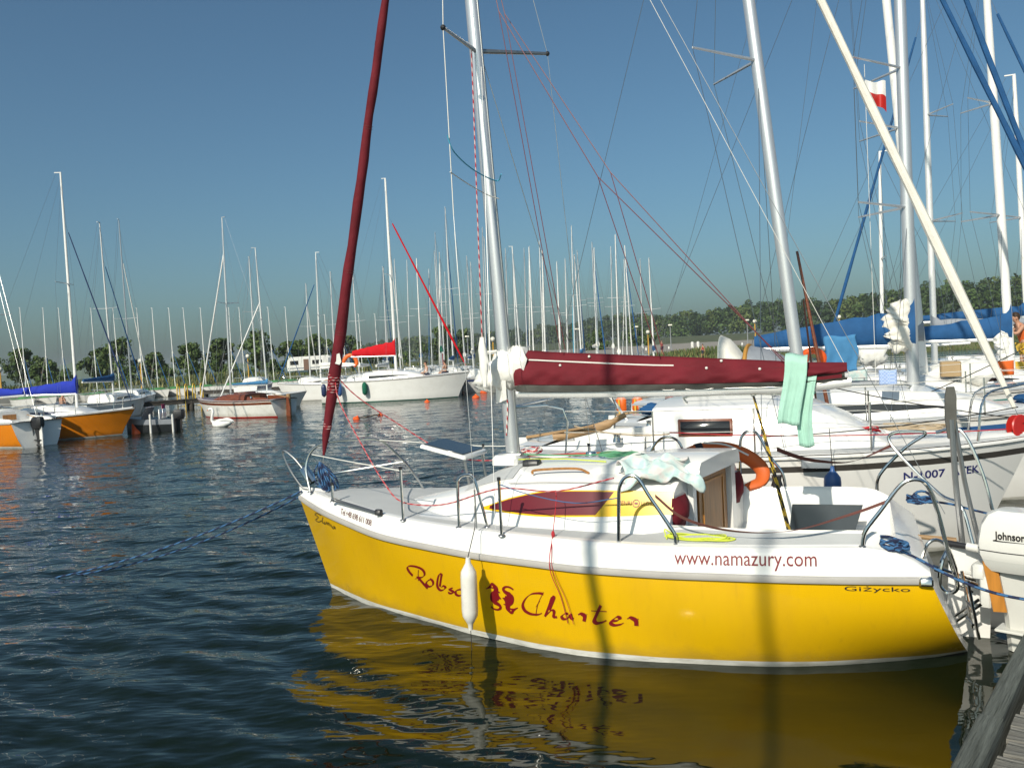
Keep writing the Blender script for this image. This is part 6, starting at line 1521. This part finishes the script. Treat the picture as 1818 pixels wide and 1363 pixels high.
for i, (x, lab) in enumerate(((2.42, 'left orange life jacket hanging over the stern rail above the water'), (2.08, 'right orange life jacket hanging over the stern rail above the water'))):
    mb = MB(); ra = []
    for k in range(8):
        z = 1.36-.30*k/7; w = .11*(1 if k not in (0, 7) else .7); d_ = .05*sin(pi*(k+1)/9)+.015
        ra.append([Vector((x+cos(2*pi*q/10)*w, -9.6+sin(2*pi*q/10)*d_, z)) for q in range(10)])
    mb.loft(ra, True, True, True); t_ = solo('life_jacket', mb, orange_buoy, lab, 'life jacket', YF)
    mb = MB(); o_ = t_.location; mb.tube([Vector(YF @ Vector((x+.02, -9.52, 1.32)))-o_, Vector(YF @ Vector((x+.02, -9.52, 1.0)))-o_], .02, 6); mb.build('strap', yellow_cloth, t_)
# Polish flag on a shroud halyard
fl_t = thing('flag', 'white over red flag flying below a spreader on the right', 'flag', YF @ Vector((-2.40, -6.2, 5.72)), YH)
def flagp(u, v): return Vector((-.33*u+.06*u*u, .05*sin(u*7), .40-.155*v-.12*u*u-.05*sin(u*5)-(.07*u*u*v)))
for nm, v0, v1, m in (('white_band', 0, 1, white_cloth), ('red_band', 1, 2, red_paint)):
    mb = MB(); mb.sheet([[flagp(i/10, v0+(v1-v0)*j/3) for j in range(4)] for i in range(11)], .003); mb.build(nm, m, fl_t, 70)
mb = MB(); mb.tube([(0, 0, -4.3), (0, 0, .62)], .004, 5); mb.build('flag_halyard', white_rope, fl_t)

# ---- people
person('person in orange top and yellow shorts reaching forward at the right picture edge', (*(YF @ Vector((-5.72, -15.2, 0)))[:2], 1.06), R_(172), REACH, 1.68, orange_cloth, yellow_cloth)
person('person in red shirt and dark trousers walking along the grassy bank', (23.8, 104.6, float(land_z(np.array(23.8), np.array(104.6)))), R_(185), WALK, 1.76, red_cloth, navy_cloth, long_trousers=True)
person('person in red and white top standing beside the yellow globe lamp', (19.0, 106, float(land_z(np.array(19.0), np.array(106.)))+.25), R_(-60), STAND, 1.76, red_cloth, navy_cloth, long_trousers=True)
person('seated person in white shirt on the stern of the big white yacht', (-4.9, 49.1, 1.30), R_(200), SIT, 1.72, white_cloth, navy_cloth)
person('bare backed person sitting between the big white yacht and the next stern', (-4.0, 51.6, 1.30), R_(150), SIT, 1.72, None, navy_cloth)
person('bare backed person sitting on the deck behind the blue sail cover at left', (-21.6, 40.5, .80), R_(60), SIT, 1.72, None, navy_cloth)

# ---- swan
sw = thing('swan', 'white swan swimming in front of the old wooden sloop', 'swan', (-12.0, 34.6, 0), R_(170))
mb = MB(); ra = []
for x, w, zc, h in ((-.52, .02, .20, .03), (-.40, .13, .16, .10), (-.2, .22, .13, .17), (.05, .24, .11, .18), (.25, .17, .10, .14), (.36, .08, .12, .09)): ra.append([Vector((x, cos(2*pi*q/12)*w, zc+sin(2*pi*q/12)*h)) for q in range(12)])
mb.loft(ra, True, True, True); C = smooth([(.28, 0, .16), (.40, 0, .26), (.38, 0, .45), (.33, 0, .62), (.37, 0, .74), (.46, 0, .75), (.53, 0, .71)], 5)
mb.tube(C, [.085, .075, .066, .060]+[.052]*(len(C)-12)+[.05, .055, .058, .055, .05, .045, .035, .025], 10); mb.build('body', swan_white, sw, 70)
mb = MB(); mb.tube([(.52, 0, .715), (.60, 0, .685)], [.026, .010], 8); mb.build('beak', orange_buoy, sw)
for s in (1, -1):
    mb = MB(); ra = []
    for k in range(7):
        f = k/6; ra.append([Vector((.22-.75*f, s*(.16+.09*sin(pi*f)-.10*f), .18+.12*sin(pi*f)+zz)) for zz in (.07*(1-f*.5), 0, -.08*(1-f))])
    mb.sheet(ra, .02); mb.build('wing', swan_white, sw, 70)

# ---- mooring buoys
def buoy(x, y, r, label, cone=False, tilt=0):
    mb = MB()
    if cone: mb.lathe([(0, -.15), (r*.9, -.10), (r, .0), (r*.75, .10), (r*.35, .36), (.03, .42), (0, .42)], 14, (x, y, 0), (tilt, 0, 1))
    else: mb.lathe([(0, -r*.5), (r*.9, -r*.3), (r, .0), (r*.85, r*.35), (r*.4, r*.62), (.05, r*.75), (.04, r*.95), (0, r*.95)], 14, (x, y, 0), (tilt, .1, 1))
    return solo('mooring_buoy', mb, bright_orange, label, 'buoy', group='orange mooring buoys')
buoy(-6.5, 34.9, .16, 'orange mooring buoy seen just right of the maroon jib', tilt=.4); buoy(-2.06, 47.3, .22, 'orange buoy left of the main mast, nearer of the two'); buoy(-1.8, 53.0, .24, 'orange buoy left of the main mast, farther of the two', tilt=.2)
buoy(-4.6, 45.3, .16, 'small orange buoy at the bow of the big white yacht'); buoy(-15.0, 33.5, .20, 'orange cone buoy between the orange yacht and the dark dinghy', True, -.3); buoy(-5.8, 36.8, .12, 'small orange float at the end of the tangled line')
mb = MB(); mb.rope(smooth([(-6.5, 34.9, .06), (-6.2, 35.4, .03), (-6.0, 36.0, .05), (-5.8, 36.8, .04)], 5), .03, step=.1); solo('mooring_line', mb, [strap_brown, tan_rope], 'brown line trailing between two orange buoys', 'mooring line')

# ---- dark motor dinghy
dg = thing('motor_boat', 'small dark motor boat with grey windscreen beside the orange yacht', 'motor boat', (-14.55, 34.0, 0), R_(185))
dg.scale = (.62, .9, .95)
mb = MB(); ra = []
for u in [k/11 for k in range(12)]:
    x = -1.6+3.2*u; h = .75*ci(u, [0, .5, .8, 1], [.92, 1, .75, .06]); zt = .52+.15*u*u
    p = [(x, h*.35, -.12), (x, h*.85, .0), (x, h, zt*.6), (x, h*1.02, zt)]; ra.append([Vector(q) for q in p]+[Vector((q[0], -q[1], q[2])) for q in reversed(p)])
mb.loft(ra, False, mrow=lambda i, j: 1 if j in (2, 4) else 0); mb.add(ra[0], [tuple(range(8))]); mb.build('hull', [M_('near black paint', (.018, .022, .026), .4), grey_canvas], dg)
mb = MB(); mb.loft([[Vector((r[3].x, r[3].y*.96, r[3].z-.005)), Vector((r[3].x, r[3].y*.7, r[3].z-.01)), Vector((r[3].x, r[3].y*.6, .25)), Vector((r[3].x, -r[3].y*.6, .25)), Vector((r[3].x, -r[3].y*.7, r[3].z-.01)), Vector((r[3].x, -r[3].y*.96, r[3].z-.005))] for r in ra], False); mb.build('deck', white_gel, dg)
mb = MB(); mb.sheet([[Vector((.55-.28*v-.16*abs(w)**1.5, w*.62, .60+.42*v)) for w in (-1, -.6, 0, .6, 1)] for v in (0, .5, 1)], .012); ws = mb.build('windscreen', window_grey, dg, 70)
mb = MB(); mb.tube([Vector((.27-.16*abs(w)**1.5, w*.62, 1.03)) for w in (-1, -.6, 0, .6, 1)], .02, 6); mb.build('windscreen_frame', alu, ws)
for x, y in ((-.45, .25), (-.45, -.25)):
    mb = MB(); mb.bbox((x, y, .42), (.40, .40, .12), .03); mb.bbox((x-.2, y, .68), (.10, .40, .52), .03); mb.build('seat', white_gel, dg)
mb = MB(); mb.sheet([[Vector((-.62-.05*v, -.48+.42*u, 1.12-.55*v+.03*sin(u*9))) for u in (0, .3, .6, 1)] for v in (0, .3, .6, 1)], .02)
solo('jacket', mb, magenta_cloth, 'magenta jacket hung over a seat of the dark motor boat', 'jacket', Matrix.Translation((-14.55, 34.0, 0)) @ Matrix.Rotation(R_(185), 4, 'Z') @ Matrix.Diagonal((.62, .9, .95, 1)), angle=70)
# ---- mooring piles
for x, y, h, lab in ((-10.5, 39.6, 1.05, 'brown timber pile standing at the stern of the old wooden sloop'), (-14.25, 33.1, .75, 'pale thin pole in the water in front of the dark motor boat'), (-13.45, 33.3, .7, 'second thin pole in the water beside the dark motor boat')):
    mb = MB(); r = .11 if h > 1 else .045; mb.lathe([(0, -1), (r, -1), (r*.95, h-.02), (0, h)], 10, (x, y, 0)); solo('mooring_pile', mb, wood_tan if h > 1 else old_white, lab, 'pile')

# ---- dark timber pier in the middle distance
def pier(a, b_, w, zt, label):
    a = Vector((*a, 0)); b_ = Vector((*b_, 0)); d = (b_-a); L = d.length; t = thing('timber_pier', label, 'pier', a, math.atan2(d.y, d.x))
    n_ = int(L/.22); proto_ = MB(); proto_.box((0, 0, zt-.03), (.20, w, .05)); pm = None
    for k in range(n_):
        if pm is None: o = proto_.build('plank', wood_dark, t, 0); pm = o.data
        else: o = bpy.data.objects.new('plank', pm); COL.objects.link(o); o.parent = t
        o.location = (.11+k*.22, 0, RNG.uniform(-.012, .012))
    for s in (1, -1):
        mb = MB(); mb.box((L/2, s*(w/2-.1), zt-.17), (L, .12, .22)); mb.build('joist', wood_dark, t)
    for k in range(int(L/2.4)+1):
        for s in (1, -1):
            mb = MB(); mb.lathe([(0, -1), (.15, -1), (.15, zt-.06), (0, zt-.06)], 10, (.3+k*2.4, s*(w/2-.18), 0)); mb.build('pile', wood_dark, t)
    return t
pier((-24.5, 50.0), (-11.2, 56.8), 1.5, .62, 'dark timber pier behind the wooden sloop at left')
pier((-26.0, 70.5), (16.0, 70.5), 1.4, .60, 'long low pier between the two rafted rows of yachts')
def ladder(x, y, label):
    mb = MB()
    for dx in (-.24, .24):
        mb.tube(smooth([(x+dx, y-.05, -.4), (x+dx, y-.05, .7), (x+dx, y-.02, 1.35), (x+dx, y+.18, 1.55), (x+dx, y+.36, 1.35), (x+dx, y+.36, .62)], 4), .035, 6)
    for z in (-.1, .2, .5): mb.tube([(x-.24, y-.05, z), (x+.24, y-.05, z)], .022, 6)
    solo('pier_ladder', mb, yellow_paint, label, 'ladder')
ladder(-20.2, 51.6, 'yellow pier ladder, left of the pair beside the wooden sloop'); ladder(-19.4, 52.0, 'yellow pier ladder, right of the pair beside the wooden sloop')
horseshoe('lifebuoy', [(-10.95, 56.3, 2.1), (-11.15, 56.3, 2.35), (-10.85, 56.3, 2.75), (-10.45, 56.3, 2.75), (-10.25, 56.3, 2.3), (-10.45, 56.3, 2.05)], .13, orange_buoy, 'orange lifebuoy hanging in front of the caravan', Matrix.Identity(4))

# ---- lamps along the bank
def lamp(x, y, z1, label, flat=False, post=None, base=None):
    z0 = base if base is not None else max(.5, float(land_z(np.array(float(x)), np.array(float(y)))))
    t = thing('street_lamp', label, 'lamp post', (x, y, z0), 0, 'lamp posts of the marina'); h = z1-z0
    mb = MB(); mb.lathe([(0, -.2), (.11, -.2), (.10, .35), (.075, .4), (.06, h-.25), (0, h-.25)], 10); mb.build('post', post or lamp_yellow, t)
    mb = MB()
    if flat: mb.bbox((0, 0, h-.08), (.55, .28, .16), .05)
    else: mb.sphere((0, 0, h-.02), .24, 14, 10)
    mb.build('globe' if not flat else 'lamp_head', lamp_globe, t)
    mb = MB(); mb.lathe([(0, 0), (.12, 0), (.10, .06), (0, .06)], 10, (0, 0, h-.28)); mb.build('collar', black_plastic, t)
    return t
for x, y, z, lb in ((-48.3, 80, 3.4, 'globe lamp on a yellow post at the left picture edge'), (-39.6, 90.5, 3.65, 'globe lamp on a yellow post behind the orange yacht bow'), (-29.5, 95, 3.6, 'globe lamp on a pale post above the wooden sloop'), (-19.45, 95.5, 3.7, 'globe lamp just left of the maroon jib'), (-12.3, 90, 3.9, 'globe lamp behind the red sail cover'), (-1.7, 85, 3.9, 'globe lamp left beside the main mast'), (16.6, 101.5, 4.05, 'globe lamp on an orange yellow post on the grassy bank'), (29.9, 103, 4.7, 'globe lamp on a yellow post above the blue boom cover'), (40.2, 103, 4.7, 'globe lamp at the right edge above the person in orange')): lamp(x, y, z, lb, base=.5 if y < 100 else None)
for x, y, z, lb in ((15.6, 104, 4.9, 'flat headed lamp on a dark post left of the orange yellow globe lamp'), (8.3, 104, 5.0, 'flat headed lamp above the cream furled boom'), (21.5, 113, 5.1, 'flat headed lamp above the middle of the bank'), (-5.2, 104, 4.8, 'flat headed lamp behind the white crossing jib'), (31.5, 112, 5.2, 'flat headed lamp at right behind the blue jib')): lamp(x, y, z, lb, True, grey_post)
# pier feet under the lamps that stand off the bank: a narrow mole carries the keelboat row
mole_m = M_('mole concrete', (.30, .29, .26), .9, var=.2, scale=.8)
mb = MB(); mb.box((0, 0, .15), (48, 1.6, 1.1), Matrix.Rotation(R_(42.5), 3, 'Z')); o = mb.build('mole', mole_m, None, 0); o.location = (-35.5, 84.5, 0); o['kind'] = 'structure'
# white marker posts behind the grass
for i, (x, y) in enumerate(((25.0, 116), (25.9, 116.5), (32.5, 128), (35.4, 129), (20.4, 127), (24.2, 129))):
    mb = MB(); z0 = float(land_z(np.array(x), np.array(float(y))))+.15; h = 1.5 if i < 2 else 1.0
    mb.lathe([(0, -.4), (.22 if i < 2 else .13, -.4), (.22 if i < 2 else .12, h-.1), (.08, h), (0, h)], 10, (x, y, z0)); solo('marker_post', mb, old_white, 'white marker post at the gravel road, %s from the left' % ['third', 'fourth', 'fifth', 'sixth', 'first', 'second'][i], 'post', group='white marker posts by the gravel road')

# ---- caravan
cv = thing('caravan', 'white caravan with dark window parked on the bank at the left', 'caravan', (-25.0, 106, float(land_z(np.array(-25.0), np.array(106.)))+.05), R_(4))
mb = MB(); prof = [(-2.75, .55), (-2.85, 1.2), (-2.70, 1.9), (-2.35, 2.25), (2.3, 2.30), (2.65, 2.0), (2.75, 1.3), (2.6, .6)]
mb.loft([[Vector((x, y, z)) for x, z in prof] for y in (-1.05, 1.05)], True, True, True); mb.build('body', caravan_white, cv, 25)
for x, w in ((-1.9, 1.0), (.9, 1.2)):
    mb = MB(); mb.box((x, -1.06, 1.52), (w, .03, .5)); mb.build('window', window_dark, cv, 0)
mb = MB(); mb.box((-2.80, 0, 1.55), (.06, 1.5, .5), Matrix.Rotation(R_(6), 3, 'Y')); mb.build('window', window_grey, cv, 0)
mb = MB(); mb.box((-.45, -1.062, 1.25), (.62, .03, 1.35)); mb.build('door', M_('brown caravan door', (.16, .09, .06), .6), cv, 0)
mb = MB(); mb.box((-.1, -1.06, .85), (5.2, .02, .12)); mb.build('trim_stripe', grey_canvas, cv, 0)
for y in (-1.0, 1.0):
    mb = MB(); mb.lathe([(0, -.09), (.30, -.09), (.33, 0), (.30, .09), (0, .09)], 16, (.0, y, .33), (0, 1, 0)); mb.build('wheel', black_plastic, cv)
mb = MB(); mb.tube([(2.6, 0, .6), (3.8, 0, .55)], .06, 6); mb.build('drawbar', dull_steel, cv)
aw = thing('awning', 'grey caravan awning with brown opening beside the white caravan', 'awning', (-21.2, 105.6, float(land_z(np.array(-21.2), np.array(105.6)))), 0)
mb = MB(); mb.loft([[(-1.4, y, 0), (-1.3, y, 2.0), (0, y, 2.4), (1.3, y, 2.0), (1.4, y, 0)] for y in (-1.2, 1.2)], True, True, True); mb.build('canvas', grey_canvas, aw, 20)
mb = MB(); mb.box((-.2, -1.215, .95), (.7, .02, 1.7)); mb.build('opening', strap_brown, aw, 0)
# unseen lamp post and leaning pole, added to throw shadow bands on the yellow hull
lp_ = thing('street_lamp', 'tall lamp post on the near dock behind the viewer', 'lamp post', (-2.56, -2.08, .5), 0)
mb = MB(); mb.lathe([(0, 0), (.075, 0), (.038, .4), (.034, 8.0), (0, 8.0)], 12); mb.build('post', grey_post, lp_); mb = MB(); mb.sphere((0, 0, 8.15), .2, 14, 10); mb.build('globe', lamp_globe, lp_)
mb = MB(); mb.tube([(-1.84, .87, -1.0), (-1.93, .92, 1.0), (-2.28, 1.11, 4.96), (-2.62, 1.29, 8.6)], [.06, .055, .048, .04], 12); solo('shadow_pole', mb, alu, 'tall leaning pole in the water left of the viewer', 'pole')
# ================================================================== more gear lying about on the boats
WM = Matrix.Translation((-6.75, 49.6, 0)) @ Matrix.Rotation(R_(-9), 4, 'Z')
for i, (x, m, lab) in enumerate(((-2.95, fender_blue, 'blue fender on the big white yacht, left one of three'), (-1.45, green_canvas, 'dark green fender on the big white yacht, middle one of three'), (-3.9, navy, 'navy fender at the stern of the big white yacht'))):
    mb = MB(); mb.lathe([(0, 0), (.05, .02), (.14, .12), (.15, .3), (.15, .55), (.12, .68), (.04, .76), (0, .76)], 12, (x, -1.56, .42)); solo('fender', mb, m, lab, 'fender', WM, group='fenders of the big white yacht')
def heap(c, r, h, m, label, seed, name='sail_heap', cat='sail', frame=None):
    rg = random.Random(seed); ph = [rg.uniform(0, 6) for _ in range(6)]
    def fn(d): return 1+.16*sin(5*d.x+ph[0])*sin(4*d.y+ph[1])+.10*sin(11*d.x+ph[2]+6*d.z)+.07*sin(17*d.y+ph[3]+9*d.z)
    mb = MB(); mb.sphere((c[0], c[1], c[2]+h*.42), (r[0], r[1], h*.55), 22, 14, fn=fn); return solo(name, mb, m, label, cat, frame or YF, None, 75)
heap((-3.9, -9.7, 1.45), (.55, .30), .40, white_sail, 'white sail heap on the foredeck of the teal striped yacht', 1)
heap((-6.0, -12.7, 1.35), (.60, .28), .36, cream_sail, 'cream sail heap on the bow of the yacht beside the person in orange', 2)
heap((-2.45, -12.9, 1.75), (.30, .22), .50, white_sail, 'crumpled white sail hanging at the boom between the blue covers', 3)
heap((-4.55, -6.5, 1.28), (.32, .22), .18, blue_canvas, 'small blue sail bag on the foredeck of the blue striped yacht', 4, 'sail_bag', 'sail bag')
heap((1.0, -6.6, 1.25), (.30, .25), .18, blue_canvas, 'blue cushion in the cockpit of the blue striped yacht', 5, 'cushion', 'cushion')
mb = MB(); mb.bbox((-3.65, -9.2, 1.72), (.32, .28, .26), .02); solo('crate', mb, M_('tan cardboard', (.36, .25, .13), .8), 'tan box on the cabin of the teal striped yacht', 'box', YF)
def hang(x, y, z, w, h, m, label, sd=0): cloth('cloth', lambda u, v: Vector((x-w*u, y+.018*sin(u*9+sd)*(v+.2), z-h*v+.01*sin(u*6+sd))), 8, 8, m, label, 'cloth')
hang(-2.0, -8.3, 1.80, .30, .34, pat, 'pink and pale towel drying on the lifeline of the teal striped yacht', 1)
hang(-4.6, -11.4, 1.75, .34, .30, orange_cloth, 'orange cloth on the lifeline behind the big mast', 2)
hang(.55, -5.25, 1.66, .22, .30, red_cloth, 'small red cloth on the lifeline of the blue striped yacht', 3)
hang(-5.2, -14.6, 1.60, .40, .26, yellow_cloth, 'yellow and orange cloth by the person at the right edge', 4)
# loose running rigging that crosses the right hand boats
for i, (a, b_, r, m, lab) in enumerate((((-1.55, -3.05, 1.9), (-4.1, -3.6, 1.32), .007, black_rope, 'dark line running from the cruiser mast to its bow rail'), ((-1.2, -1.95, 1.36), (-3.6, -2.0, 1.62), .006, black_rope, 'dark lifeline sloping along the near side of the white cruiser'), ((-.2, -1.95, 1.42), (-3.5, -2.05, 1.40), .006, red_rope, 'thin red line along the side deck of the white cruiser'), ((.95, -2.05, 1.50), (-.2, -1.95, 1.40), .008, tan_rope, 'tan line on the cockpit side of the white cruiser'), ((-2.3, -6.0, 1.2), (-4.6, -5.6, 2.3), .007, black_rope, 'dark line rising across the blue striped yacht'))):
    mb = MB(); mb.tube([YF @ p for p in sag(a, b_, .05, 10)], r, 5); solo('loose_line', mb, m, lab, 'rope')
# ---- air: thin summer haze over the lake
hz = bpy.data.materials.new('summer haze'); hz.use_nodes = True; hn = hz.node_tree; hn.nodes.clear()
ho = hn.nodes.new('ShaderNodeOutputMaterial'); hv = hn.nodes.new('ShaderNodeVolumePrincipled')
hv.inputs['Color'].default_value = (.84, .90, .92, 1); hv.inputs['Density'].default_value = .00032; hv.inputs['Anisotropy'].default_value = .2
hn.links.new(hv.outputs['Volume'], ho.inputs['Volume'])
mb = MB(); mb.box((0, 900, 14), (5600, 6400, 34)); haze = mb.build('haze', hz, None, 0); haze['kind'] = 'stuff'
